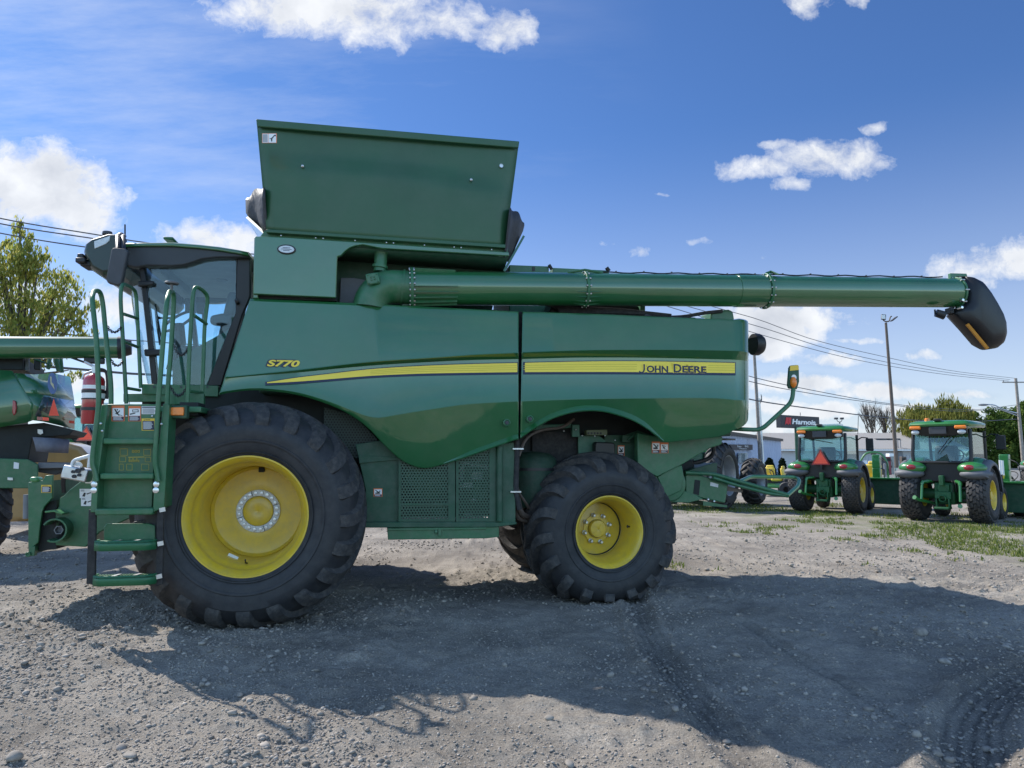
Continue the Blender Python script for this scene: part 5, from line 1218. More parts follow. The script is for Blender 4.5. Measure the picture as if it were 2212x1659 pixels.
for (px, py) in ((1117, 970), (1112, 1063)):
    m = MB(); m.prism([C(px - 9, py - 2, .57), C(px + 14, py - 2, .57), C(px + 14, py + 1, .57), C(px - 9, py + 1, .57)], (0, .06, 0)); sub('hose_clamp', m, STEEL)
# ---- under the tail
poly([(1377, 935), (1445, 948), (1536, 940), (1550, 935), (1562, 945), (1559, 960), (1534, 968), (1473, 1004), (1420, 1030), (1377, 1010)], .86, .10, 'tail_sheet', GREEN_M, bevel=.01)
decal((1408, 954, 1426, 979), .855, 'cut', seed=3); decal((1426.5, 956, 1444, 979), .855, 'man', seed=4)
m = MB(); c = C(1440, 1045, 1.0); m.lathe([(0, -.02), (.19, .0), (.21, .04), (.21, .8), (0, .8)], (c.x, .92, c.z), 'y', 36); m.prism([C(1420, 1030, .9), C(1452, 1010, .9), C(1473, 1004, .9), C(1478, 1030, .9), C(1472, 1060, .9), C(1440, 1075, .9)], (0, .8, 0)); sub('chopper_housing', m, GREEN_M, bevel=.01)
poly([(1440, 1060), (1478, 1060), (1520, 1078), (1488, 1086), (1440, 1085)], .95, .9, 'chopper_base', GREEN_M)
SY = 1.25
m = MB(); m.prism([C(1481, 1020, SY), C(1507, 1024, SY), C(1558, 1040, SY), C(1574, 1045, SY), C(1567, 1087, SY), C(1519, 1077, SY), C(1481, 1067, SY)], (0, 1.4, 0)); spd = sub('straw_spreader', m, GREEN_M, bevel=.012)
m = MB(); m.prism([C(1501, 1036, SY - .004), C(1513, 1038, SY - .004), C(1510, 1070, SY - .004), C(1498, 1066, SY - .004)], (0, .01, 0)); sub('spreader_slot', m, DARK, spd)
m = MB(); m.prism([C(1535, 1041, SY - .003), C(1552, 1046, SY - .003), C(1551, 1053, SY - .003), C(1534, 1049, SY - .003)], (0, .002, 0)); sub('spreader_label', m, LIGHTLENS, spd)
m = MB(); m.prism([C(1519, 1082, SY - .05), C(1571, 1092, SY - .05), C(1570, 1096, SY - .05), C(1519, 1092, SY - .05)], (0, 1.3, 0)); sub('spreader_lip', m, GREEN_M, spd)
poly([(1480, 1018), (1541, 1000), (1550, 1000), (1548, 1028), (1480, 1026)], SY + .2, .8, 'spreader_neck', DKGREEN)
m = MB()
for (px, py) in ((1534, 1031), (1558, 1038), (1529, 1079), (1542, 1083), (1496, 1076), (1483, 1081)): m.ball(C(px, py, SY - .01), .018, 10, 8)
build_each(m, 'spreader_bolt', ZINC, spd)
def tube_part(pts, r, name, parent, mat=GREEN_M, rad=.08):
    m = MB(); m.tube(arc_pts([C(*p) for p in pts], 5, rad), r, 10); return sub(name, m, mat, parent, smooth=60)
swath = tube_part([(1480, 1021, SY - .04), (1541, 1024, SY - .04), (1597, 1040, SY - .04), (1700, 1069, SY - .1)], .024, 'swath_board_frame', comb)
tube_part([(1540, 1032, SY - .06), (1590, 1048, SY - .06), (1660, 1066, SY - .08), (1700, 1071, SY - .1)], .020, 'lower_tube', swath)
tube_part([(1560, 1036, SY), (1620, 1054, SY), (1690, 1066, SY)], .016, 'inner_tube', swath)
LTG = pbr('light_green_tube', (0.05, 0.20, 0.07), .35, var=.1, coat=.4)
tube_part([(1597, 1041, SY + .0), (1622, 1029.5, SY + .3), (1715, 1030.5, SY + .5), (1727, 1036, SY + .4), (1724, 1050, SY + .2), (1700, 1071, SY - .1)], .024, 'tube_loop', swath, LTG)
m = MB(); m.prism([C(1570, 1050, SY), C(1605, 1058, SY), C(1604, 1064, SY), C(1572, 1060, SY)], (0, .5, 0)); sub('swath_board', m, RUST, swath)
m = MB()
for k in range(4): m.tube(arc_pts([C(1538 + 2*k, 945, 1.0), C(1543, 970, 1.0), C(1536, 990, 1.05), C(1497 + 3*k, 1000, 1.1)], 6, .15), .022, 8)
build_each(m, 'rear_hose', BLACK, comb)
poly([(1459, 1005), (1500, 992), (1500, 1020), (1478, 1022)], 1.6, .3, 'dark_chute', DARK)
# turn-signal arm
arm = tube_part([(1560, 925, .9), (1596, 927, .6), (1644, 929, .55), (1711, 868, .55), (1714, 838, .55)], .024, 'signal_arm', comb)
m = MB(); m.prism([C(1706, 794, .54), C(1709, 789, .54), C(1724, 788, .54), C(1726, 791, .54), C(1727, 824, .54), C(1722, 841, .54), C(1706, 839, .54), C(1703, 832, .54)], (0, .04, 0)); pl = sub('signal_plate', m, DKGREEN, arm, bevel=.008)
m = MB(); m.prism([C(1707, 790, .536), C(1724.5, 788.6, .536), C(1726, 799, .536), C(1706.5, 801, .536)], (0, .003, 0)); sub('reflector', m, DECAL_Y, pl)
c = C(1714, 826, .52); m = MB(); m.ball(c, (.034, .04, .062)); sub('signal_lamp', m, ORANGE, pl)
m = MB(); m.lathe([(.03, .0), (.03, -.003), (0, -.003)], C(1715, 815, .539), 'y', 20); sub('plate_hole', m, WHITE, pl)
# ---- feeder house
FY = 1.25
m = MB(); m.prism([C(60.6, 1042, FY), C(92, 1038, FY), C(98.5, 1027, FY), C(114, 1026, FY), C(113, 1076, FY), C(103, 1086, FY), C(96, 1094, FY), C(91, 1106, FY), C(86, 1138, FY), C(82.6, 1171, FY), C(70, 1183.5, FY), C(60.6, 1183.5, FY)], (0, .03, 0)); fp = sub('feeder_front_plate', m, GREEN_M, bevel=.006)
m = MB(); m.prism([C(60.6, 1042, FY + .03), C(80, 1040, FY + .03), C(78, 1195, FY + .03), C(62, 1195, FY + .03)], (0, 1.5, 0)); sub('feeder_face', m, DKGREEN)
m = MB(); m.prism([C(62, 1183, FY - .01), C(76, 1180, FY - .01), C(74, 1201, FY - .01), C(62, 1201, FY - .01)], (0, .06, 0)); m.lathe([(.025, .0), (.025, -.02), (.012, -.022), (.012, -.012), (0, -.012)], C(62, 1197, FY - .01), 'y', 14); build_each(m, 'foot_pin', GREEN_M, fp, bevel=.004)
m = MB(); m.tube([C(59, 1068, FY + .3), C(58, 1120, FY + .3)], .035, 12); sub('feeder_roller', m, GREY, fp)
m = MB(); m.prism([C(61, 1031, FY - .02), C(80, 1030, FY - .02), C(83, 1035, FY - .02), C(82, 1042, FY - .02), C(65, 1042, FY - .02)], (0, .12, 0)); sub('feeder_hook', m, LTG, fp, bevel=.02)
m = MB(); m.prism([C(200, 1024, FY + .05), C(176, 1038, FY + .05), C(150, 1058, FY + .05), C(137, 1071, FY + .05), C(128, 1076, FY + .05), C(126.6, 1094, FY + .05), C(119, 1106, FY + .05), C(119, 1178, FY + .05), C(185, 1182, FY + .05), C(215, 1150, FY + .05), C(290, 1115, FY + .05), C(420, 1060, FY + .05), C(420, 960, FY + .05), C(300, 980, FY + .05)], (0, 1.4, 0)); fh = sub('feeder_house', m, GREEN_M, bevel=.012)
m = MB(); m.prism([C(84, 1090, FY + .08), C(122, 1080, FY + .08), C(122, 1186, FY + .08), C(84, 1190, FY + .08)], (0, 1.3, 0)); sub('feeder_throat', m, DARK)
c = C(126.6, 1144, FY); m = MB(); m.lathe([(.098, .06), (.100, -.10), (.118, -.10), (.118, .06)], (c.x, FY, c.z), 'y', 36, a0=R(-120), a1=R(150)); rg = sub('shaft_shield', m, GREEN_M, bevel=.003)
m = MB(); m.lathe([(.098, .05), (.0, .05)], (c.x, FY, c.z), 'y', 30); sub('shield_back', m, DARK, rg)
m = MB(); m.lathe([(.045, .05), (.045, -.05), (.036, -.05), (.036, .0), (0, .0)], (c.x + .02, FY, c.z), 'y', 6); sub('drive_hub', m, GREY, rg, smooth=25)
m = MB(); m.prism([C(96, 1104, FY - .1), C(117, 1102, FY - .1), C(135, 1109, FY - .1), C(134, 1112, FY - .1), C(116, 1106, FY - .1), C(97, 1108, FY - .1)], (0, .2, 0)); sub('shield_visor', m, LTG, rg, bevel=.004)
m = MB(); m.box(C(168, 1023, FY - .08), (.24, .16, .13), Matrix.Rotation(R(12), 3, 'Y')); cp = sub('hose_coupler', m, STEEL, bevel=.015)
m = MB()
for (px, py, r) in ((158, 1019, .016), (168, 1017, .024), (178, 1013, .018), (160, 1029, .018), (171, 1026, .016)): m.lathe([(r, .01), (r, -.012), (r*.6, -.012), (0, .0)], C(px, py, FY - .17), 'y', 14)
build_each(m, 'coupler_port', DGREY, cp)
tube_part([(154, 1016, FY - .12), (158, 995, FY - .12), (195, 984, FY - .12), (192, 1010, FY - .12)], .018, 'coupler_handle', cp, WHITE, .03)
for k in range(2): tube_part([(160 + 2*k, 1000 + 3*k, FY - .1), (172, 1000 + 3*k, FY - .1), (176, 1006 + 2*k, FY - .1)], .014, 'coupler_lever', cp, WHITE, .03)
for k in range(3): tube_part([(150 + 2*k, 1015, FY - .05), (137 + 3*k, 1022, FY - .05), (133 + 3*k, 1040, FY - .03), (136 + 2*k, 1064, FY)], .010, 'feeder_hose', comb, BLACK, .1)
decal((89, 1047.5, 111, 1064.5), FY - .004, 'yellow')
for bx, sd in (((172, 1056, 199, 1076), 1), ((175, 1074, 200, 1093), 2), ((184, 1031, 202, 1044), 3)): decal(bx, FY + .046, 'white', seed=sd)
# ================================================================ machines parked behind
def vehicle_wheel(parent, c, Rr, rim, w, style, lugs, lug_h, rim_mat, side, name, sweep=.4, disc=.5):
    """side +1: outer face towards local +x"""
    wh = bpy.data.objects.new(name, None); col.objects.link(wh); wh.parent = parent; wh.location = c
    wh.rotation_euler = (0, 0, pi/2 if side > 0 else -pi/2)
    tyre_mesh('tyre', Rr, rim, w, lugs, lug_h, wh, (0, 0, 0), [RUBBER, LUGMAT], style=style, flat=c[2], lug_w=.04, sweep=sweep, n=48)
    m = MB(); m.lathe([(rim - .02, -w*.36), (rim + .02, -w*.43), (rim + .022, -w*.45), (rim + .005, -w*.44), (rim - .025, -w*.34), (rim - .045, -w*.10), (rim - .05, w*(.2 - disc*.4)), (rim*.55, w*(.15 - disc*.4)), (rim*.3, w*(.05 - disc*.4)), (rim*.28, w*(-.02 - disc*.4)), (0, w*(-.02 - disc*.4))], (0, 0, 0), 'y', 40)
    m.lathe([(rim - .02, w*.36), (rim + .015, w*.43), (rim - .02, w*.3), (rim - .045, w*.1)], (0, 0, 0), 'y', 40)
    sub('rim', m, rim_mat, wh)
    m = MB()
    for k in range(6):
        a = 2*pi*k/6; m.lathe([(.016, 0), (.016, -.02), (0, -.022)], (rim*.42*cos(a), w*(.10 - disc*.4), rim*.42*sin(a)), 'y', 6)
    sub('wheel_nuts', m, STEEL, wh)
    return wh
FENDER = pbr('grey_fender_skirt', (0.11, 0.115, 0.13), .6, var=.1)
TGREEN = pbr('tractor_green', (0.022, 0.16, 0.035), .38, coat=.8, var=.05)
CASTG = pbr('cast_green', (0.016, 0.10, 0.035), .55, var=.25, scale=8)
def make_tractor(label, style, smv=False, loc=(0, 0, 0), rz=0.0, beacon=False, wiper=1, hatch=False, rearR=.64, plate=True):
    t = thing('compact_tractor', label, 'tractor', loc, rz, 'compact cab tractors parked in a row')
    P = lambda m, name, mat, par=t, **k: m.build(name, mat, par, **k)
    rw = .44
    for s in (-1, 1):
        vehicle_wheel(t, (s*.70, 0, rearR), rearR, .31, rw, style, 34 if style == 'turf' else 26, .025, YELLOW, s, 'rear_wheel', disc=.9)
        vehicle_wheel(t, (s*.62, 1.75, .40), .40, .20, .28, style, 26, .018, YELLOW, s, 'front_wheel')
        # fender: green cap over the tyre with a grey skirt and a tail lamp
        m = MB(); rows = []
        for k in range(15):
            a = R(40 + (172 - 40)*k/14); rr = rearR + .09
            rows.append([(s*x, -rr*cos(a)*1.02 + .02, rearR + .05 + dz + (rr + .02)*sin(a)) for x, dz in ((.40, .02), (.46, .05), (.62, .05), (.76, .02), (.82, -.02))])
        m.grid(rows); f = P(m, 'fender', TGREEN, smooth=60); f.modifiers.new('solidify', 'SOLIDIFY').thickness = .025
        m = MB(); rows = []
        for k in range(15):
            a = R(32 + (178 - 32)*k/14); rr = rearR + .09
            rows.append([(s*x, -rr*cos(a)*q + .02, rearR + .05 + dz + (rr*q)*sin(a)) for x, q, dz in ((.79, 1.03, .0), (.90, 1.02, -.015), (.95, .98, -.03), (.955, .90, -.04))])
        m.grid(rows); sk = P(m, 'fender_skirt', FENDER, f, smooth=60); sk.modifiers.new('solidify', 'SOLIDIFY').thickness = .02
        m = MB(); m.ball((s*.62, -.44, rearR + .60), (.30, .20, .15), 24, 14); P(m, 'fender_back', TGREEN, f, smooth=60)
        m = MB(); m.ball((s*.69, -.45, rearR + .47), (.33, .20, .12), 24, 14); P(m, 'fender_lip', FENDER, f, smooth=60)
        m = MB(); m.ball((s*.60, -.615, rearR + .615), (.11, .035, .062), 20, 10); P(m, 'tail_lamp', REDLENS, f, smooth=60)
        # cab pillars
        m = MB(); m.tube([(s*.58, -.42, 1.20), (s*.61, -.40, 1.55), (s*.59, -.30, 2.12)], .042, 8); P(m, 'rear_pillar', BLACK, bevel=0)
        m = MB(); m.tube([(s*.58, .98, 1.0), (s*.60, .92, 2.1)], .035, 8); P(m, 'front_pillar', BLACK)
        m = MB(); m.prism([(s*.615, -.38, 1.12), (s*.635, -.36, 1.45), (s*.615, -.27, 2.06), (s*.60, .90, 2.06), (s*.585, .95, .80), (s*.60, .35, .70), (s*.60, .20, 1.12)], (-s*.006, 0, 0)); P(m, 'door_glass', GLASS_T)
        m = MB(); m.tube([(s*.62, .35, .95), (s*.63, .32, 1.30)], .02, 6); P(m, 'door_handle', BLACK)
    m = MB(); m.tube([(.60, .90, 1.95), (.74, .88, 2.03), (.90, .86, 2.01)], .016, 6); ma = P(m, 'mirror_arm', BLACK)
    m = MB(); m.box((.94, .85, 1.83), (.20, .04, .34)); P(m, 'mirror', BLACK, ma, bevel=.02)
    m = MB(); m.tube([(-.60, .90, 1.95), (-.74, .88, 2.02), (-.86, .86, 2.0)], .016, 6); ma2 = P(m, 'mirror_arm', BLACK)
    m = MB(); m.box((-.90, .85, 1.83), (.18, .04, .32)); P(m, 'mirror', BLACK, ma2, bevel=.02)
    # roof
    m = MB(); ol = lambda g, z: [(x*g, y*g + .28*(1-g), z) for x, y in ((-.64, -.48), (-.58, -.57), (-.2, -.61), (.2, -.61), (.58, -.57), (.64, -.48), (.66, .3), (.64, .98), (.5, 1.06), (-.5, 1.06), (-.64, .98), (-.66, .3))]
    m.loft([ol(.92, 2.18), ol(.98, 2.20), ol(1.0, 2.24), ol(.96, 2.29), ol(.82, 2.325), ol(.5, 2.34), ol(.2, 2.345)]); roof = P(m, 'roof', TGREEN, smooth=40)
    m = MB(); m.box((0, -.52, 2.34), (.14, .14, .06)); P(m, 'roof_camera', BLACK, roof, bevel=.015)
    m = MB(); m.prism([(-.58, -.56, 2.215), (.58, -.56, 2.215), (.57, -.50, 2.02), (.30, -.47, 1.97), (-.30, -.47, 1.97), (-.57, -.50, 2.02)], (0, .12, 0)); P(m, 'roof_rear_panel', BLACK, roof, bevel=.015)
    m = MB(); m.box((0, -.575, 2.10), (.36, .03, .17)); P(m, 'plate_panel', DGREY if plate else BLACK, roof, bevel=.01)
    for s in (-1, 1):
        m = MB(); m.box((s*.47, -.585, 2.165), (.24, .06, .075)); P(m, 'amber_lamp', ORANGE, roof, bevel=.025, seg=3)
        m = MB(); m.ball((s*.48, -.555, 2.06), (.09, .05, .055), 16, 10); P(m, 'work_lamp', LIGHTLENS, roof, smooth=60)
    if beacon: m = MB(); m.cyl((-.30, -.25, 2.32), (-.30, -.25, 2.40), .06, .045, 12); P(m, 'beacon', ORANGE, roof, bevel=.01)
    if hatch: m = MB(); m.box((.05, .25, 2.37), (.62, .5, .05)); P(m, 'roof_hatch', LIGHTLENS, roof, bevel=.01)
    m = MB(); m.tube([(.66, .80, 2.12), (.72, .70, 2.62)], .008, 6); P(m, 'antenna', BLACK, roof)
    # glazing
    m = MB(); m.prism([(-.54, -.42, 1.38), (.54, -.42, 1.38), (.57, -.40, 1.55), (.56, -.33, 2.02), (-.56, -.33, 2.02), (-.57, -.40, 1.55)], (0, .006, 0)); rg = P(m, 'rear_window', GLASS_T)
    m = MB(); m.prism([(-.56, .98, .95), (.56, .98, .95), (.56, .90, 2.04), (-.56, .90, 2.04)], (0, .006, 0)); P(m, 'windscreen', GLASS_T)
    m = MB()
    if wiper > 0: m.tube([(.28, -.44, 2.02), (-.05, -.47, 1.58)], .010, 6)
    else: m.tube([(-.42, -.40, 2.0), (.30, -.41, 1.86)], .010, 6)
    P(m, 'wiper', BLACK, rg)
    m = MB(); m.tube([(-.58, -.43, 1.37), (.58, -.43, 1.37)], .03, 8); P(m, 'window_sill', BLACK)
    # seat, wheel, console
    m = MB(); m.box((0, .02, 1.46), (.50, .12, .60), Matrix.Rotation(R(-6), 3, 'X')); m.box((0, .28, 1.06), (.5, .5, .14)); build_each(m, 'seat', DGREY, t, bevel=.06, seg=3)
    m = MB(); st = Vector((.02, .70, 1.52)); m.tube([st + Vector((.17*cos(2*pi*k/24), .09*sin(2*pi*k/24), .15*sin(2*pi*k/24))) for k in range(24)], .014, 6, closed=True); m.tube([st, (0.02, .88, 1.05)], .04, 8); m.tube([st + Vector((-.16, 0, 0)), st + Vector((.16, 0, 0))], .012, 6); P(m, 'steering_wheel', BLACK)
    m = MB(); m.box((0, .93, 1.12), (.5, .18, .32)); m.box((.46, .4, 1.05), (.16, .7, .4)); m.box((-.46, .4, 1.05), (.16, .7, .4)); m.box((0, .35, .93), (1.1, 1.2, .06)); build_each(m, 'console', DGREY, t, bevel=.03)
    m = MB(); m.box((0, -.26, 1.14), (1.0, .26, .42)); P(m, 'cab_rear_wall', BLACK, bevel=.02)
    # hood, chassis, transmission and hitch
    m = MB(); m.prism([(-.32, 1.0, .75), (.32, 1.0, .75), (.36, 1.0, 1.15), (.28, 1.0, 1.30), (-.28, 1.0, 1.30), (-.36, 1.0, 1.15)], (0, 1.35, -.06)); P(m, 'hood', TGREEN, bevel=.05)
    m = MB(); m.box((0, 1.1, .62), (.40, 2.5, .36)); P(m, 'chassis', DARK, bevel=.02)
    m = MB(); m.box((0, -.10, .66), (.42, .50, .50)); m.cyl((-.55, 0, rearR), (.55, 0, rearR), .12, n=16); m.box((0, -.36, .78), (.26, .12, .20)); build_each(m, 'rear_axle', CASTG, t, bevel=.03)
    m = MB(); m.cyl((-.5, 1.75, .42), (.5, 1.75, .42), .09, n=12); P(m, 'front_axle', CASTG)
    for s in (-1, 1):
        m = MB(); m.tube([(s*.22, -.30, .95), (s*.38, -.55, .92), (s*.40, -.58, .86)], .04, 8); P(m, 'lift_arm', TGREEN)
        m = MB(); m.tube([(s*.39, -.57, .90), (s*.40, -.66, .50)], .03, 8); P(m, 'lift_rod', TGREEN)
        m = MB(); m.tube([(s*.25, -.15, .42), (s*.42, -.80, .42 + (.10 if s < 0 else -.02)), (s*.46, -.95, .46 + (.12 if s < 0 else -.04))], [.035, .035, .05], 8); P(m, 'draft_link', TGREEN)
    m = MB(); m.box((0, -.48, .96), (.09, .14, .22)); m.box((0, -.42, .62), (.34, .10, .16)); m.box((0, -.50, .34), (.30, .28, .05)); m.box((-.13, -.45, .44), (.03, .16, .22)); m.box((.13, -.45, .44), (.03, .16, .22)); m.lathe([(.08, 0), (.08, -.12), (.06, -.12), (.06, 0)], (0, -.42, .55), 'y', 18); build_each(m, 'hitch', CASTG, t, bevel=.01)
    m = MB()
    for k in range(4): m.tube(arc_pts([(.15 + .05*k, -.33, 1.0), (.22 + .05*k, -.45, .9), (.2 + .06*k, -.4, .7)], 4, .1), .012, 6)
    build_each(m, 'hydraulic_line', BLACK, t)
    if smv:
        m = MB(); tri = lambda r, y: [(r*sin(2*pi*k/3), y, 1.42 + r*cos(2*pi*k/3)) for k in range(3)]
        m.prism(tri(.285, -.54), (0, .006, 0)); sg = P(m, 'warning_triangle', REDLENS); m = MB(); m.prism(tri(.215, -.546), (0, .004, 0)); P(m, 'triangle_face', FLUOR, sg)
        m = MB(); m.box((0, -.49, 1.30), (.05, .08, .30)); P(m, 'triangle_bracket', BLACK, sg)
    t.scale = (.97, .97, .99)
    return t
def place(px, py, z=0.0): p = ground(px, py, z); return p
pB = place(2053, 1127); pA = place(1790, 1106)
tB = make_tractor('green cab tractor with an orange beacon, block tread tyres and a diagonal rear wiper', 'block', False, (pB.x, pB.y, 0), -R(46), beacon=True, wiper=1, rearR=.64)
tA = make_tractor('green cab tractor with an orange warning triangle in its rear window and turf tyres', 'turf', True, (pA.x, pA.y, 0), -R(39), wiper=-1, hatch=True, rearR=.62)
tC = copy_tree(tA, None, None, None, 'dark cab tractor seen through the gap between ladder and neighbouring harvester')
pc = place(199, 1050); tC.location = (pc.x - .1, pc.y, 0); tC.rotation_euler = (0, 0, R(12)); tC.scale = (1.75, 1.75, 1.75)

# front-mounted snow blowers of the two tractors
def blower(label, p, rz, s=1.0):
    t = thing('snow_blower', label, 'snow blower', p, rz, 'snow blowers mounted ahead of the tractors'); t.scale = (s, s, s)
    m = MB(); m.box((0, 0, .50), (1.5, .7, .75)); h = m.build('housing', DKGREEN, t, bevel=.02)
    m = MB(); m.box((0, -.05, .90), (1.54, .85, .05)); m.build('top_lip', TGREEN, h, bevel=.01)
    m = MB(); m.prism([(.76, -.45, .08), (.76, .5, .05), (.76, .5, .75), (.76, -.2, .95), (.76, -.45, .8)], (.03, 0, 0)); m.build('side_plate', pbr('worn_galvanised', (.33, .36, .36), .6, var=.4, scale=5, dust=(.05, .12, .07), dust_amt=.7), t)
    for x in (-.45, .62): m = MB(); m.cyl((x, -.30, .9), (x, -.30, 1.22), .05, n=12); m.build('post', STEEL, t)
    m = MB(); m.box((0, .15, 1.05), (.22, .22, .3)); m.prism([(-.11, .04, 1.2), (.11, .04, 1.2), (.11, .26, 1.2), (-.11, .26, 1.2)], (.0, .03, .42)); build_each(m, 'chute', TGREEN, t, bevel=.02)
    m = MB(); m.tube(arc_pts([(.12, 0, 1.5), (.35, -.1, 1.4), (.4, -.1, 1.0)], 4, .1), .012, 6); m.build('chute_hose', BLACK, t)
    return t
fA = Vector((sin(R(39)), cos(R(39)), 0)); rA = Vector((cos(R(39)), -sin(R(39)), 0))
fB = Vector((sin(R(46)), cos(R(46)), 0)); rB = Vector((cos(R(46)), -sin(R(46)), 0))
blower('green snow blower with galvanised posts between the two cab tractors', Vector((pA.x, pA.y, 0)) + fA*2.75 + rA*.62, -R(39), .95)
blower('green snow blower with worn grey side plate at the right edge', Vector((pB.x, pB.y, 0)) + fB*2.7 + rB*.55, -R(46), .95)

# big tractor behind the tail of the harvester: only its right wheels show
ALU = pbr('silver_rim', (.30, .31, .33), .45, metal=.5, var=.15)
def big_tractor():
    p = place(1560, 1100); a = R(36); t = thing('field_tractor', 'large tractor with silver rims half hidden behind the harvester tail', 'tractor', (p.x, p.y, 0), -a)
    vehicle_wheel(t, (.0, 0, .95), .95, .55, .52, 'ag', 20, .045, ALU, 1, 'rear_wheel', .3, disc=.2); vehicle_wheel(t, (-2.0, 0, .95), .95, .55, .52, 'ag', 20, .045, ALU, -1, 'rear_wheel', .3, disc=.2)
    vehicle_wheel(t, (.12, 2.55, .72), .72, .42, .50, 'ag', 18, .04, ALU, 1, 'front_wheel', .3, disc=.2); vehicle_wheel(t, (-2.1, 2.55, .72), .72, .42, .50, 'ag', 18, .04, ALU, -1, 'front_wheel', .3, disc=.2)
    m = MB(); m.box((-1.0, 1.3, .85), (.6, 3.4, .5)); m.cyl((-2, 0, .95), (0, 0, .95), .14, n=12); m.cyl((-2, 2.55, .72), (0, 2.55, .72), .12, n=12); build_each(m, 'chassis', DKGREEN, t, bevel=.03)
    m = MB(); m.prism([(-1.35, 1.2, 1.1), (-.65, 1.2, 1.1), (-.62, 1.2, 1.55), (-.72, 1.2, 1.68), (-1.28, 1.2, 1.68), (-1.38, 1.2, 1.55)], (0, 2.0, -.15)); m.build('hood', TGREEN, t, bevel=.05)
    m = MB(); m.box((-1.0, .25, 1.35), (1.3, 1.4, .5)); m.build('cab_base', DKGREEN, t, bevel=.05)
    m = MB(); m.loft([[(-1.65, -.4, 1.6), (-.35, -.4, 1.6), (-.35, 1.0, 1.6), (-1.65, 1.0, 1.6)], [(-1.6, -.3, 2.5), (-.4, -.3, 2.5), (-.4, .9, 2.5), (-1.6, .9, 2.5)]]); m.build('cab_glass', GLASS_T, t)
    m = MB(); m.box((-1.0, .3, 2.58), (1.4, 1.5, .16)); m.build('cab_roof', TGREEN, t, bevel=.05)
    m = MB(); m.box((-.05, .0, 1.98), (.6, 1.2, .05)); m.build('fender', BLACK, t, bevel=.02)
big_tractor()

# ---------------------------------------------------------------- small mowers
def zero_turn(label, p, rz, s=1.0):
    t = thing('zero_turn_mower', label, 'mower', p, rz, 'ride-on mowers parked behind the tractors'); t.scale = (s, s, s)
    m = MB(); m.tube(arc_pts([(-.42, -.25, .45), (-.42, -.25, 1.30), (-.22, -.3, 1.62), (.22, -.3, 1.62), (.42, -.25, 1.30), (.42, -.25, .45)], 5, .15), .035, 10); m.build('roll_bar', TGREEN, t)
    m = MB(); m.box((0, .0, .98), (.50, .14, .50), Matrix.Rotation(R(-8), 3, 'X')); m.box((0, .25, .72), (.52, .48, .14)); m.box((-.02, .0, 1.26), (.36, .12, .14)); build_each(m, 'seat', YELLOW, t, bevel=.06, seg=3)
    m = MB(); m.box((0, .55, .42), (1.2, 1.1, .12)); m.build('deck', TGREEN, t, bevel=.04)
    m = MB(); m.box((0, -.35, .60), (.9, .55, .40)); m.build('engine', BLACK, t, bevel=.05)
    for s_ in (-1, 1):
        m = MB(); m.lathe([(.12, -.12), (.29, -.12), (.32, -.08), (.32, .08), (.29, .12), (.12, .12)], (0, 0, 0), 'x', 24); m.build('rear_wheel', RUBBER, t, loc=(s_*.5, -.2, .32)); m = MB(); m.lathe([(.12, -.06), (.12, .06)], (0, 0, 0), 'x', 20)
        m = MB(); m.tube([(s_*.32, .35, .75), (s_*.34, .5, 1.05), (s_*.16, .52, 1.15)], .018, 6); m.build('control_lever', BLACK, t)
        m = MB(); m.lathe([(.04, -.06), (.14, -.06), (.16, 0), (.14, .06), (.04, .06)], (0, 0, 0), 'x', 18); m.build('front_wheel', RUBBER, t, loc=(s_*.4, 1.25, .16))
    return t
def on_ground(px, Z): p = at(px, 1000, Z); p.z = 0; return p
zt1 = zero_turn('green roll bar mower with yellow seat, between the two cab tractors', on_ground(1886, 24), -R(-150), 1.0)
zt2 = copy_tree(zt1, None, on_ground(1691, 27), R(60), 'yellow-seated mower behind the left fender of the tractor with the triangle')
zt3 = copy_tree(zt1, None, on_ground(1662, 29), R(140), 'mower with green deck just right of the big silver-rimmed tyre')
for q_ in (zt2, zt3):
    q_.scale = (.85, .85, .85)
    for ch in list(q_.children):
        if ch.name.startswith('roll_bar'): bpy.data.objects.remove(ch)
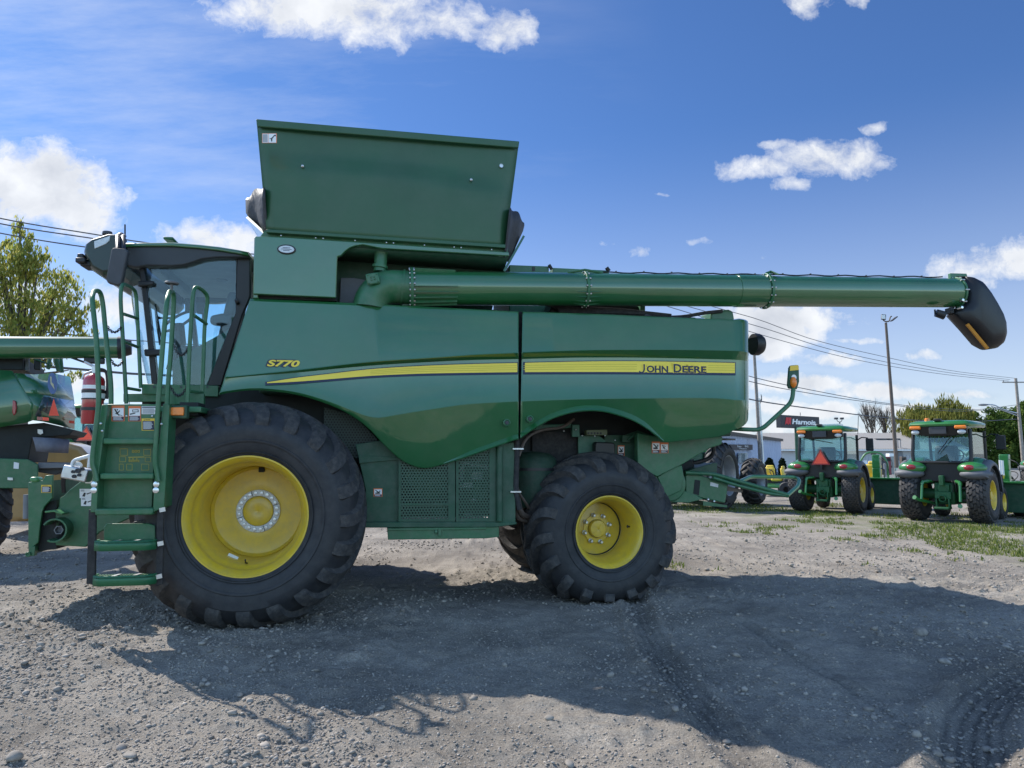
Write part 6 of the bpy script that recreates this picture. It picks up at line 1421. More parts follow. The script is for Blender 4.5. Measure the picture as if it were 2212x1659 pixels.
def lawn_tractor(label, p, rz, s=1.0):
    t = thing('lawn_tractor', label, 'lawn tractor', p, rz); t.scale = (s, s, s)
    m = MB(); m.prism([(-.28, .3, .40), (.28, .3, .40), (.32, .3, .75), (.22, .3, .86), (-.22, .3, .86), (-.32, .3, .75)], (0, .85, -.10)); hd = m.build('hood', TGREEN, t, bevel=.06, seg=3)
    for s_ in (-1, 1):
        m = MB(); m.box((s_*.325, .75, .66), (.01, .75, .05)); m.build('hood_stripe', DECAL_Y, hd); m = MB(); m.ball((s_*.17, 1.15, .62), (.09, .04, .05)); m.build('headlamp', LIGHTLENS, hd)
        m = MB(); m.lathe([(.10, -.10), (.22, -.12), (.26, -.08), (.26, .08), (.22, .12), (.10, .10)], (0, 0, 0), 'x', 24); m.build('rear_wheel', RUBBER, t, loc=(s_*.42, -.4, .26)); m = MB(); m.lathe([(.05, -.07), (.17, -.07), (.19, 0), (.17, .07), (.05, .07)], (0, 0, 0), 'x', 18); m.build('front_wheel', RUBBER, t, loc=(s_*.36, 1.0, .19))
        m = MB(); m.box((s_*.40, -.40, .56), (.26, .62, .08)); m.build('fender', TGREEN, t, bevel=.035)
    m = MB(); m.box((0, -.35, .62), (.46, .42, .12)); m.box((0, -.56, .86), (.46, .12, .46), Matrix.Rotation(R(10), 3, 'X')); build_each(m, 'seat', YELLOW, t, bevel=.05, seg=3)
    m = MB(); m.box((0, .2, .38), (1.1, .8, .10)); m.build('deck', TGREEN, t, bevel=.03)
    m = MB(); c = Vector((0, .08, .98)); m.tube([c + Vector((.16*cos(2*pi*k/20), .10*sin(2*pi*k/20), .12*sin(2*pi*k/20))) for k in range(20)], .014, 6, closed=True); m.tube([c, (0, .3, .8)], .025, 6); m.build('steering_wheel', BLACK, t)
    return t
lawn_tractor('small green lawn tractor with yellow seat and hood stripe at the right edge', on_ground(2178, 18.5), -R(62), 1.0)
t = thing('marker_stake', 'white-topped black stake standing in front of the yellow lawn tractor seat', 'stake', on_ground(2164, 17.5))
m = MB(); m.cyl((0, 0, 0), (-.02, 0, 1.05), .018, n=8); m.build('rod', BLACK, t); m = MB(); m.box((-.04, 0, 1.22), (.05, .02, .36)); m.box((.02, 0, 1.21), (.045, .02, .36)); build_each(m, 'reflector', WHITE, t)
t3 = copy_tree(tA, None, None, None, 'far small tractor with green roof cut off by the right edge'); t3.location = on_ground(2276, 26); t3.rotation_euler = (0, 0, R(-70))

# ---------------------------------------------------------------- neighbouring harvester on the left
NF = Frame(at(60, 1000, 11.0).xy.to_3d(), R(24)); NF.o.z = 0
nb = thing('combine_harvester', 'rear of another green combine harvester with an orange triangle, at the left edge', 'harvester', NF.o, R(24))
def npoly(px, y, th, name, mat, par=nb, bevel=.012): m = MB(); m.prism([NF(a, b, y) for a, b in px], (0, th, 0)); return m.build(name, mat, par, bevel=bevel)
# tail shell as a grid of points: (px, py, depth)
def nquads(rows, name, mat, smooth=25, par=nb):
    m = MB(); m.grid([[NF(*p) for p in r] for r in rows]); o = m.build(name, mat, par, smooth=smooth); o.modifiers.new('solidify', 'SOLIDIFY').thickness = .02; return o
nquads([[(-160, 790, .3), (0, 799, .2), (26, 801, .15), (34, 812, .05)], [(-160, 850, .1), (0, 850, .0), (45, 845, -.1), (56, 848, -.12)], [(-160, 880, .05), (0, 880, -.05), (62, 872, -.15), (73, 874, -.16)], [(-160, 915, .1), (0, 923, .0), (60, 912, -.1), (71, 908, -.1)]], 'side_panel', GREEN)
nquads([[(33, 806, .06), (74, 809, .25), (114, 806, .75), (152, 814, 1.2)], [(56, 848, -.12), (95, 852, -.02), (128, 857, .40), (160, 862, .85)]], 'tail_top', GREEN, 20)
nquads([[(56, 849, -.12), (95, 853, -.02), (128, 858, .40), (160, 863, .85)], [(73, 874, -.16), (88, 880, -.1), (128, 884, .30), (163, 886, .80)], [(71, 908, -.1), (95, 911, .0), (130, 919, .4), (161, 927, .85)]], 'tail_panel', GREEN, 20)
nquads([[(96, 857, -.09), (128, 861, .34), (158, 866, .80)], [(78, 899, -.16), (125, 902, .32), (166, 903, .80)]], 'tail_window', pbr('smoked_panel', (.03, .05, .05), .06, coat=1), 20)
def ntri(pts, y, name, mat, par=nb): m = MB(); m.prism([NF(a, b, y) for a, b in pts], (0, .01, 0)); return m.build(name, mat, par)
ntri([(116, 861), (127, 898), (105, 898)], -.02, 'warning_triangle', FLUOR)
npoly([(80, 900), (92, 901), (92, 908), (80, 907)], -.18, .02, 'reflector', REDLENS, bevel=0); npoly([(92, 901), (105, 902), (105, 909), (92, 908)], -.18, .02, 'reflector', FLUOR, bevel=0); npoly([(149, 908), (160, 909), (160, 915), (149, 914)], .62, .02, 'reflector', FLUOR, bevel=0)
npoly([(27, 864), (34, 866), (36, 880), (34, 893), (29, 898), (26, 890)], -.13, .04, 'tail_lamp', REDLENS)
m = MB(); c = NF(115, 829, .13)
for (rx, rz, d, mt) in ((.06, .17, 0, None),): m.loft([[(c.x + rx*cos(2*pi*k/24) + .25*rz*sin(2*pi*k/24)*-.3, c.y - .06 + rx*.9*cos(2*pi*k/24)*.5 + e, c.z + rz*sin(2*pi*k/24)) for k in range(24)] for e in (0, -.012)])
bd = m.build('oval_badge', pbr('badge_blue', (.12, .18, .35), .4), nb)
m = MB(); m.prism([(c.x - .035, c.y - .085, c.z + .11), (c.x - .015, c.y - .078, c.z + .10), (c.x - .012, c.y - .078, c.z + .02), (c.x + .015, c.y - .07, c.z - .01), (c.x + .035, c.y - .065, c.z - .10), (c.x + .01, c.y - .075, c.z - .06), (c.x - .022, c.y - .085, c.z - .01)], (0, -.004, 0)); m.build('badge_animal', pbr('badge_cream', (.6, .55, .35), .5), bd)
npoly([(-160, 770), (50, 772), (50, 799), (-160, 797)], .5, 1.8, 'grain_tank', DARK)
npoly([(55, 772), (62, 772), (62, 800), (52, 800)], .6, .1, 'tank_corner', GREY); npoly([(73, 772), (87, 773), (87, 800), (73, 798)], .9, .1, 'tank_post', DGREY)
m = MB(); m.tube([NF(72, 775, .9), NF(112, 789, .9), NF(104, 798, .9)], .018, 6); m.tube([NF(108, 772, 1.0), NF(104, 797, 1.0)], .03, 6); m.tube([NF(120, 772, 1.1), NF(128, 802, 1.1)], .04, 6); m.tube([NF(131, 772, 1.2), NF(134, 805, 1.2)], .03, 6); build_each(m, 'rear_rail', GREEN_M, nb)
npoly([(-160, 920), (0, 921), (95, 913), (160, 929), (150, 940), (70, 946), (60, 1000), (-160, 990)], .15, 1.6, 'chopper_body', DARK)
nquads([[(70, 944, .05), (110, 946, .05), (151, 949, .3)], [(75, 960, .0), (110, 962, -.02), (149, 962, .25)], [(78, 975, .03), (112, 978, .0), (148, 979, .28)]], 'rubber_apron', pbr('grey_apron', (.15, .155, .19), .7, var=.25, bump=.4, bump_scale=12), 60)
npoly([(-160, 985), (60, 992), (82, 1003), (82, 1048), (60, 1055), (-160, 1055)], .0, .05, 'lower_side', GREEN_M)
npoly([(82, 999), (156, 1001), (156, 1011), (82, 1012)], .1, 1.0, 'discharge_board', GREY); npoly([(60, 1004), (150, 1012), (120, 1026), (70, 1018)], .25, .8, 'discharge_pan', DGREY)
npoly([(30, 998), (41, 1000), (40, 1013), (29, 1012)], -.01, .01, 'warning_decal', WHITE, bevel=0); npoly([(16, 1031), (28, 1032), (28, 1038), (16, 1037)], -.02, .02, 'bracket', STEEL, bevel=.003)
m = MB(); m.prism([NF(81, 927, .1), NF(92, 928, .1), NF(93, 936, .1), NF(87, 939, .1), NF(81, 936, .1)], (0, .03, 0)); m.build('bracket', LIGHTLENS, nb, bevel=.004)
wp = NF(-42, 1070, .6)
def nwheel():
    wh = bpy.data.objects.new('rear_wheel', None); col.objects.link(wh); wh.parent = nb; wh.location = (wp.x, .6, .70); wh.rotation_euler = (0, 0, R(-62))
    tyre_mesh('tyre', .70, .35, .55, 17, .045, wh, (0, 0, 0), [RUBBER, LUGMAT], flat=.70, sweep=.4, dirn=-1)
    m = MB(); m.lathe([(.34, -.2), (.37, -.25), (.33, -.2), (.32, .1), (0, .12)], (0, 0, 0), 'y', 36); m.build('rim', YELLOW, wh)
nwheel()
# its folded unloading tube
ta, tb = NF(-200, 751, .35), NF(258, 751, .35); tb.z = ta.z + (tb.z - ta.z)
m = MB(); m.tube([ta, tb], .178, 32); tu = m.build('unloading_tube', GREEN, nb)
d_ = (tb - ta).normalized(); m = MB(); m.tube([tb - d_*.02, tb + d_*.03], .19, 28); m.tube([tb + d_*.02, tb + d_*.18], [.17, .12], 24); build_each(m, 'tube_end', BLACK, tu)
m = MB(); m.box(tb + Vector((-.35, 0, -.24)), (.3, .1, .10)); m.tube([tb + Vector((-.7, 0, -.2)), tb + Vector((-.5, 0, -.27)), tb + Vector((-.2, 0, -.26))], .02, 6); build_each(m, 'tube_light', BLACK, tu, bevel=.02)

# tan rounded machine between them
t = thing('tan_machine', 'tan rounded machine hood peeking out behind the neighbouring harvester', 'machine', on_ground(150, 14.5), R(20))
m = MB(); pr = [(-1.0, 0.25), (.55, .25), (.62, .5), (.60, 1.0), (.50, 1.45), (.30, 1.68), (0, 1.78), (-1.0, 1.80)]
m.prism([(x, -.6, z) for x, z in pr], (0, 1.6, 0)); TAN = pbr('tan_paint', (.38, .24, .09), .35, coat=.6, var=.1); m.build('hood', TAN, t, bevel=.10, seg=4)
m = MB(); m.box((.25, -.62, 1.15), (.16, .08, .14)); m.build('handle', TAN, t, bevel=.02); m = MB(); m.box((0, -.61, .95), (.7, .02, .05)); m.build('seam', DARK, t)
# ---------------------------------------------------------------- buildings
def ribbed(m, A, B, z0, z1, pitch, depth, out):
    """corrugated wall sheet from A to B"""
    A, B = Vector(A), Vector(B); L = (B - A).length; n = max(2, int(L/pitch)); d = (B - A)/n; o = Vector(out)
    rows = [[], []]
    for k in range(n):
        p = A + d*k
        for f, e in ((0, 0), (.62, 0), (.72, 1), (.9, 1)):
            q = p + d*f + o*depth*e; rows[0].append(Vector((q.x, q.y, z0))); rows[1].append(Vector((q.x, q.y, z1)))
    rows[0].append(Vector((B.x, B.y, z0))); rows[1].append(Vector((B.x, B.y, z1)))
    m.grid(rows)
BLUEW = pbr('pale_blue_siding', (.42, .47, .61), .55, var=.05, scale=1)
bl = thing('metal_building', 'pale blue ribbed metal building with a black name board, behind the harvester tail', 'building', (0, 0, 0))
R_ = at(1685.5, 953, 70); L_ = at(1572, 938, 49.2); zt = R_.z; zb = -.2
A_, B_ = Vector((L_.x, L_.y, 0)), Vector((R_.x, R_.y, 0)); dirw = (B_ - A_).normalized(); outw = Vector((dirw.y, -dirw.x, 0)); A_ = A_ - dirw*14
m = MB(); ribbed(m, A_, B_, zb, zt, .9, .06, outw); ribbed(m, B_, B_ - outw*14, zb, zt, .9, .06, dirw); m.add([(*(A_ - outw*14).xy, zb), (*A_.xy, zb), (*A_.xy, zt), (*(A_ - outw*14).xy, zt)], [(0, 1, 2, 3)]); m.build('wall', BLUEW, bl, smooth=0)
m = MB(); ctr = (A_ + B_)/2 - outw*7; ang = math.atan2(dirw.y, dirw.x); Mz = Matrix.Rotation(ang, 3, 'Z')
m.box((ctr.x, ctr.y, zt + .11), ((B_ - A_).length + .5, 14.5, .24), Mz); m.build('roof', BLACK, bl)
def on_wall(px, py, off=.12):
    d = ray(px, py); n = outw; t_ = ((A_ - CAM).dot(n) + off)/d.dot(n); return CAM + d*t_
m = MB(); q = [on_wall(1574, 960), on_wall(1622.5, 960.5), on_wall(1622.5, 972), on_wall(1574, 971.5)]; m.prism(q, outw*.12); nbd = m.build('name_board', pbr('board_black', (.02, .02, .03), .5), bl)
for s, px, py, h, wpx in (('Pavan', 1592.5, 966, 4.0, 9), ('BNG', 1609, 966.2, 4.2, 7.5), ('Transmission', 1596, 969.8, 2.6, 17)):
    p = on_wall(px, py, .26); q = on_wall(px + wpx, py, .26); o = text_mesh('board_lettering', s, .5, WHITE, nbd, p, (pi/2, 0, ang), ext=.005)
    w0 = max(v.co.x for v in o.data.vertices); h0 = max(v.co.y for v in o.data.vertices); o.scale = ((q - p).length/w0, h/F*p.y/h0, 1)
m = MB(); m.prism([on_wall(1594, 978), on_wall(1613, 978), on_wall(1613, 1000), on_wall(1594, 1000)], outw*.10); wn = m.build('window', pbr('window_frame', (.45, .47, .5), .5), bl); m = MB(); m.prism([on_wall(1595, 979, .23), on_wall(1603, 979, .23), on_wall(1603, 999, .23), on_wall(1595, 999, .23)], outw*.02); m.prism([on_wall(1604, 979, .23), on_wall(1612, 979, .23), on_wall(1612, 999, .23), on_wall(1604, 999, .23)], outw*.02); build_each(m, 'pane', pbr('window_pane', (.25, .30, .31), .1, coat=1), wn)
# grey service building
GREYW = pbr('grey_wall', (.46, .47, .49), .7, var=.05, scale=.5); ROOFM = pbr('grey_metal_roof', (.30, .29, .285), .5, var=.06)
gb = thing('service_building', 'long low grey building with a ribbed metal roof behind the tractors', 'building', (0, 0, 0)); Zg = 80.0
xl, xr = at(1690, 980, Zg).x, at(2075, 980, Zg).x; ze, zr = at(1850, 971, Zg).z, at(1850, 971, Zg).z + 2.0
m = MB(); m.box2((xl, Zg, -.5), (xr, Zg + 12, ze - .02)); m.build('wall', GREYW, gb)
m = MB(); n = 120; rows = [[], []]
for k in range(n):
    for f, e in ((0, 0), (.45, .0), (.5, .07), (.95, .07)):
        x = xl - .8 + (xr - xl + 1.6)*(k + f)/n; rows[0].append((x, Zg - .7, ze + e)); rows[1].append((x, Zg + 6, zr + e))
m.grid(rows); m.add([(xl - .8, Zg - .7, ze - .01), (xl - .8, Zg + 12.7, ze - .01), (xl - .8, Zg + 6, zr)], [(0, 1, 2)]); m.grid([[(xl - .8, Zg + 12.7, ze), (xr + .8, Zg + 12.7, ze)], [(xl - .8, Zg + 6, zr), (xr + .8, Zg + 6, zr)]]); rf = m.build('roof', ROOFM, gb, smooth=0)
m = MB(); m.box2((xl - .8, Zg - .72, ze - .14), (xr + .8, Zg - .66, ze)); m.build('fascia', WHITE, gb)
for px in (1882, 2052): m = MB(); a = at(px, 975, Zg - .06); b = at(px + 10, 975, Zg - .06); m.box2((a.x, Zg - .06, -.4), (b.x, Zg + .05, ze - .15)); m.build('dark_bay', pbr('dark_bay', (.09, .095, .11), .6), gb)
m = MB(); a = at(1901, 995, Zg - .06); b = at(1912, 995, Zg - .06); m.box2((a.x, Zg - .08, .3), (b.x, Zg + .05, 1.5)); w_ = m.build('window', WHITE, gb); m = MB(); m.box2((a.x + .08, Zg - .10, .38), ((a.x + b.x)/2 - .03, Zg - .07, 1.42)); m.box2(((a.x + b.x)/2 + .03, Zg - .10, .38), (b.x - .08, Zg - .07, 1.42)); build_each(m, 'pane', pbr('dark_pane', (.03, .035, .06), .1, coat=1), w_)
m = MB(); ribbed(m, (at(1830, 990, Zg - .1).x, Zg - .1, 0), (at(2050, 990, Zg - .1).x, Zg - .1, 0), -.4, at(1900, 983, Zg).z, .35, .05, (0, -1, 0)); m.build('lower_siding', pbr('pale_siding', (.42, .43, .45), .6), gb, smooth=0)
m = MB()
for px in (1902, 1925): a = at(px, 952, Zg + 3.5); m.box((a.x, Zg + 3.2, ze + 1.25), (1.6, .5, .12))
build_each(m, 'roof_vent', DGREY, rf)
m = MB(); a = at(1944, 985, Zg - .2); m.box((a.x, Zg - .2, 1.5), (.5, .3, .9)); m.tube([(a.x - .15, Zg - .2, 1.9), (a.x - .15, Zg - .2, 3.4)], .05, 6); m.tube([(a.x + .15, Zg - .2, 1.9), (a.x + .15, Zg - .2, 3.3)], .05, 6); build_each(m, 'meter_box', GREY, gb)
# small things in front of it
for k, px in enumerate((1868.5, 1879)):
    t = thing('gas_bottle', ('left' if k == 0 else 'right') + ' one of two white gas bottles on the pavement beside the green roll bar', 'gas bottle', on_ground(px, 45), 0, 'white gas bottles')
    m = MB(); m.lathe([(0, .5), (.19, .5), (.22, .56), (.22, .95), (.17, 1.06), (.06, 1.10)], (0, 0, 0), 'z', 20); m.build('bottle', WHITE, t, smooth=50); m = MB(); m.lathe([(.11, 1.08), (.12, 1.08), (.12, 1.22), (.11, 1.22)], (0, 0, 0), 'z', 16); m.build('collar', WHITE, t); m = MB(); m.box((0, 0, .25), (.5, .5, .5)); m.build('stand', GREY, t)
t = thing('ice_cabinet', 'white framed cabinet with a glass front beside the base of the light pole', 'cabinet', on_ground(1926, 60)); m = MB(); m.box((0, 0, .75), (.62, .6, 1.9)); m.build('body', WHITE, t, bevel=.03); m = MB(); m.box((.02, -.31, .72), (.46, .03, 1.5)); m.build('door', pbr('cabinet_glass', (.25, .28, .28), .15), t)
for k, (px, lab, mt) in enumerate(((1917.5, 'dark red fuel pump standing left of the white cabinet', pbr('dull_red', (.20, .03, .04), .5)), (1907.5, 'grey fuel pump standing under the dark window', DGREY), (1951, 'brown fuel pump standing right of the light pole', RUST))):
    t = thing('fuel_pump', lab, 'fuel pump', on_ground(px, 58), 0, 'pumps in front of the service building'); m = MB(); m.box((0, 0, .7), (.40, .35, 1.5)); m.build('body', mt, t, bevel=.04); m = MB(); m.box((0, -.18, 1.2), (.28, .02, .25)); m.build('display', DARK, t); m = MB(); m.tube(arc_pts([(.2, -.1, 1.3), (.32, -.1, 1.0), (.28, -.1, .5), (.2, -.1, .8)], 4, .1), .02, 6); m.build('pump_hose', BLACK, t)
for k, (px, Z_) in enumerate(((1911, 40), (1937, 44), (1960, 42))):
    t = thing('bollard', ('grey bollard left of the white cabinet', 'grey bollard at the foot of the light pole', 'grey bollard right of the light pole')[k], 'bollard', on_ground(px, Z_), 0, 'bollards along the pavement'); m = MB(); m.cyl((0, 0, 0), (0, 0, 1.05), .07, n=12); m.build('post', GREY, t); m = MB(); m.ball((0, 0, 1.05), (.07, .07, .04)); m.build('cap', GREY, t)
# company sign on a post
Zs = 45.0; HS = thing('sign', 'black company sign with white lettering and a red emblem on a tall post', 'sign', (0, 0, 0))
sl, sr = at(1687.3, 913, 44.2), at(1770, 909, 46.8); sd_ = (sr - sl); sd_.z = 0; sa = math.atan2(sd_.y, sd_.x); su = sd_.normalized(); sn = Vector((su.y, -su.x, 0))
zt, zb = at(1728, 897.5, Zs).z, at(1728, 924.5, Zs).z
m = MB(); p0_, p1_ = Vector((sl.x, sl.y, zb)), Vector((sr.x, sr.y, zb)); m.prism([p0_, p1_, p1_ + Vector((0, 0, zt - zb)), p0_ + Vector((0, 0, zt - zb))], -sn*.35); bdp = m.build('board', pbr('sign_black', (.025, .026, .034), .5), HS, bevel=.02)
W_ = (p1_ - p0_).length; Hs = zt - zb
def sp(u, v, off=.012): return p0_ + su*W_*u + Vector((0, 0, Hs*v)) + sn*off
m = MB()
m.prism([sp(.125, .82), sp(.185, .82), sp(.165, .22), sp(.140, .36), sp(.09, .22)], sn*.01); m.prism([sp(.190, .82), sp(.252, .82), sp(.232, .22), sp(.207, .36), sp(.170, .22)], sn*.01); build_each(m, 'emblem', pbr('sign_red', (.55, .02, .03), .5), bdp)
def sign_text(s, u0, u1, v, h, bold, shear):
    o = text_mesh('sign_lettering', s, 1.0, WHITE, bdp, sp(u0, v, .014), (pi/2, 0, sa), bold=bold, ext=.004, shear=shear); w0 = max(q.co.x for q in o.data.vertices); h0 = .72
    o.scale = ((u1 - u0)*W_/w0, h*Hs/h0, 1)
sign_text('Harnois', .265, .885, .33, .40, .035, .15); sign_text('Énergies', .63, .865, .12, .12, .01, .15)
m = MB(); pp = at(1720, 930, Zs + .2); m.cyl((pp.x, pp.y, 0), (pp.x, pp.y, zb + .1), .11, n=14); m.build('post', DKGREEN, HS)
m = MB(); m.cyl((pp.x + .3, pp.y, zt), (pp.x + .3, pp.y, zt + .2), .02, n=6); m.build('rod', DGREY, HS)

# ---------------------------------------------------------------- poles and lights
lp = thing('light_pole', 'tall dark leaning light pole with two floodlights between the two cab tractors', 'light pole', (0, 0, 0)); Zl = 30.0
b0, t0 = at(1941, 1055, Zl), at(1913.5, 697, Zl); b0.z = -.05
m = MB(); m.tube([b0, b0.lerp(t0, .5), t0], [.085, .068, .05], 12); m.build('pole', RUST, lp)
m = MB(); m.tube(arc_pts([at(1907, 686, Zl), at(1908, 692, Zl), at(1914, 695, Zl), at(1921, 694, Zl), at(1923, 685, Zl), at(1926, 683, Zl)], 3, .05), .028, 8); m.build('arm', RUST, lp)
m = MB(); m.box(at(1908.5, 685, Zl - .1), (.19, .07, .23), Matrix.Rotation(R(4), 3, 'Y')); fl = m.build('floodlight', DGREY, lp, bevel=.015); m = MB(); m.box(at(1908.5, 684.5, Zl - .145), (.155, .02, .17)); m.build('lamp_glass', LIGHTLENS, fl)
m = MB(); m.box(at(1931, 689, Zl), (.30, .2, .05), Matrix.Rotation(R(-38), 3, 'Y')); m.build('floodlight', DGREY, lp, bevel=.015)
sf = thing('light_pole', 'short thin pole with twin floodlights above the roof of the tractor with the triangle', 'light pole', (0, 0, 0)); Zf = 60
m = MB(); a = at(1814, 912, Zf); m.cyl((a.x, a.y, 0), a, .06, .05, 8); m.build('pole', DGREY, sf)
m = MB(); m.tube(arc_pts([at(1807.5, 906, Zf), at(1809, 910, Zf), at(1814, 912, Zf), at(1818, 910, Zf), at(1819, 906, Zf)], 3, .08), .03, 6); m.build('arm', DGREY, sf)
for px in (1806, 1818.5): m = MB(); m.box(at(px, 904, Zf), (.26, .25, .16)); m.build('floodlight', DGREY, sf, bevel=.02)
# utility poles
def upole(px_b, px_t, py_t, Z, r, label, arm=None):
    t = thing('utility_pole', label, 'utility pole', (0, 0, 0), 0, 'wooden utility poles'); b = at(px_b, 1000, Z); b.z = -.1; tp = at(px_t, py_t, Z)
    m = MB(); m.tube([b, b.lerp(tp, .5), tp], [r, r*.85, r*.7], 14); m.build('pole', WOOD, t)
    if arm:
        m = MB(); c = at(px_t, py_t + arm[2], Z); m.box(c + Vector((0, -.12, 0)), (arm[0], .10, .12), Matrix.Rotation(arm[1], 3, 'Z')); ar = m.build('crossarm', WOOD, t, bevel=.01)
        for s in (-.46, 0, .46): m = MB(); q = c + Matrix.Rotation(arm[1], 3, 'Z') @ Vector((arm[0]*s, -.12, .06)); m.lathe([(.02, 0), (.05, .06), (.03, .10), (.05, .14), (0, .18)], q, 'z', 10); m.build('insulator', GREY, ar)
    return t
ZR = 75.0
upR = upole(2211, 2194, 817, ZR, .19, 'weathered utility pole with a crossarm and street lamp at the right edge', (3.0, 0, 9))
ZH = 28.0
upole(1000, 1000, 560, ZH, .15, 'utility pole standing hidden behind the grain tank', (2.4, .4, 12))
upole(1643.5, 1629, 760, 55, .15, 'pale wooden utility pole behind the round black canister')
t = thing('mast', 'bright metal mast running up beside the pale wooden utility pole', 'mast', (0, 0, 0)); m = MB(); a, b = at(1649.5, 1000, 54.5), at(1640, 860, 54.5); a.z = 0; m.tube([a, b], [.09, .07], 10); m.build('tube', STEEL, t); m = MB()
for k in range(3): m.tube([b + Vector((.12 + .06*sin(j*.8), -.05, .1 - .28*j*.35 + .1*k)) for j in range(6)], .02, 5)
m.build('cable_coil', DGREY, t)
# street lamp arm on the right pole
m = MB(); pts = [at(2201, 893, ZR), at(2185, 890, ZR), at(2163, 883, ZR), at(2148, 874, ZR), at(2128, 874, ZR)]; m.tube(arc_pts(pts, 4, 1.0), .07, 8); la = m.build('lamp_arm', STEEL, upR)
m = MB(); m.tube(arc_pts([at(2201, 899, ZR), at(2170, 888, ZR), at(2140, 877, ZR)], 4, 1.0), .05, 6); m.build('arm_brace', STEEL, la)
m = MB(); m.ball(at(2124, 874.5, ZR), (.55, .25, .12), 14, 8); m.build('lamp_head', GREY, la)
# wires: between the hidden pole and the right-hand pole, and from the left over the yard
WIRE = pbr('wire_grey', (.09, .09, .10), .6)
def wire(tab, pa, pb, r, label, grp):
    (xa, Za), (xb, Zb) = pa, pb; Xa, Xb = at(xa, 985, Za).x, at(xb, 985, Zb).x; pts = []
    x0, x1 = tab[0][0], tab[-1][0]
    for k in range(41):
        px = x0 + (x1 - x0)*k/40; sl_ = ray(px, 985); kx = sl_.x/sl_.y
        s = (Xa - kx*Za)/((kx*(Zb - Za)) - (Xb - Xa)); Z = Za + (Zb - Za)*s; pts.append(at(px, interp(tab, px), Z))
    m = MB(); m.tube(pts, r, 6); o = m.build('power_line', WIRE, None, smooth=60); tag(o, label, 'power line', grp)
g1 = 'power lines strung towards the right-hand utility pole'; HP, RP = (1000, ZH), (2194, ZR)
wire([(1000, 570), (1300, 606), (1620, 684.5), (1754, 732.7), (1914, 771.5), (2048, 799.6), (2192, 817)], HP, RP, .019, 'topmost of the three grey wires falling to the right-hand utility pole', g1)
wire([(1000, 575), (1300, 616), (1631, 703), (1780, 751), (1914, 782), (2050, 805), (2182, 820)], HP, RP, .019, 'middle one of the three grey wires falling to the right-hand utility pole', g1)
wire([(1000, 580), (1300, 624), (1649, 724.6), (1807, 767.5), (1917, 790), (2050, 810), (2179, 823)], HP, RP, .019, 'lowest of the three grey wires falling to the right-hand utility pole', g1)
wire([(1000, 620), (1300, 720), (1620, 813), (1770, 846), (1922, 872), (2101, 885), (2199, 874)], HP, RP, .023, 'upper wire of the twisted pair crossing above the black company sign', g1)
wire([(1000, 635), (1300, 735), (1620, 824), (1770, 853), (1922, 874.5), (2060, 888), (2200, 881)], HP, RP, .023, 'lower wire of the twisted pair crossing above the black company sign', g1)
wire([(1000, 700), (1300, 790), (1620, 862.5), (1722, 878.5), (1928, 904), (2075, 911), (2203, 905)], HP, RP, .038, 'thick black cable sagging just above the black company sign', g1)
g2 = 'power lines on the left above the cab'; LP = (-300, 19.0)
wire([(-300, 400), (0, 471.5), (215, 508), (300, 522), (450, 539), (700, 562), (1000, 572)], LP, HP, .02, 'highest of the three wires left of the cab roof', g2)
wire([(-300, 412), (0, 483), (200, 515), (300, 529), (450, 546), (700, 567), (1000, 576)], LP, HP, .02, 'middle one of the three wires left of the cab roof', g2)
wire([(-300, 440), (0, 503.5), (180, 533), (300, 545), (450, 556), (700, 575), (1000, 582)], LP, HP, .02, 'lowest of the three wires left of the cab roof', g2)
wire([(-300, 670), (0, 707), (102, 718), (195, 727), (300, 736), (500, 745), (1000, 700)], LP, HP, .02, 'thin wire crossing in front of the left tree just above the green tube', g2)
wire([(-300, 755), (0, 783), (89, 791), (200, 800), (300, 808), (500, 812), (1000, 760)], LP, HP, .04, 'thick cable passing behind the red extinguisher under the green tube', g2)

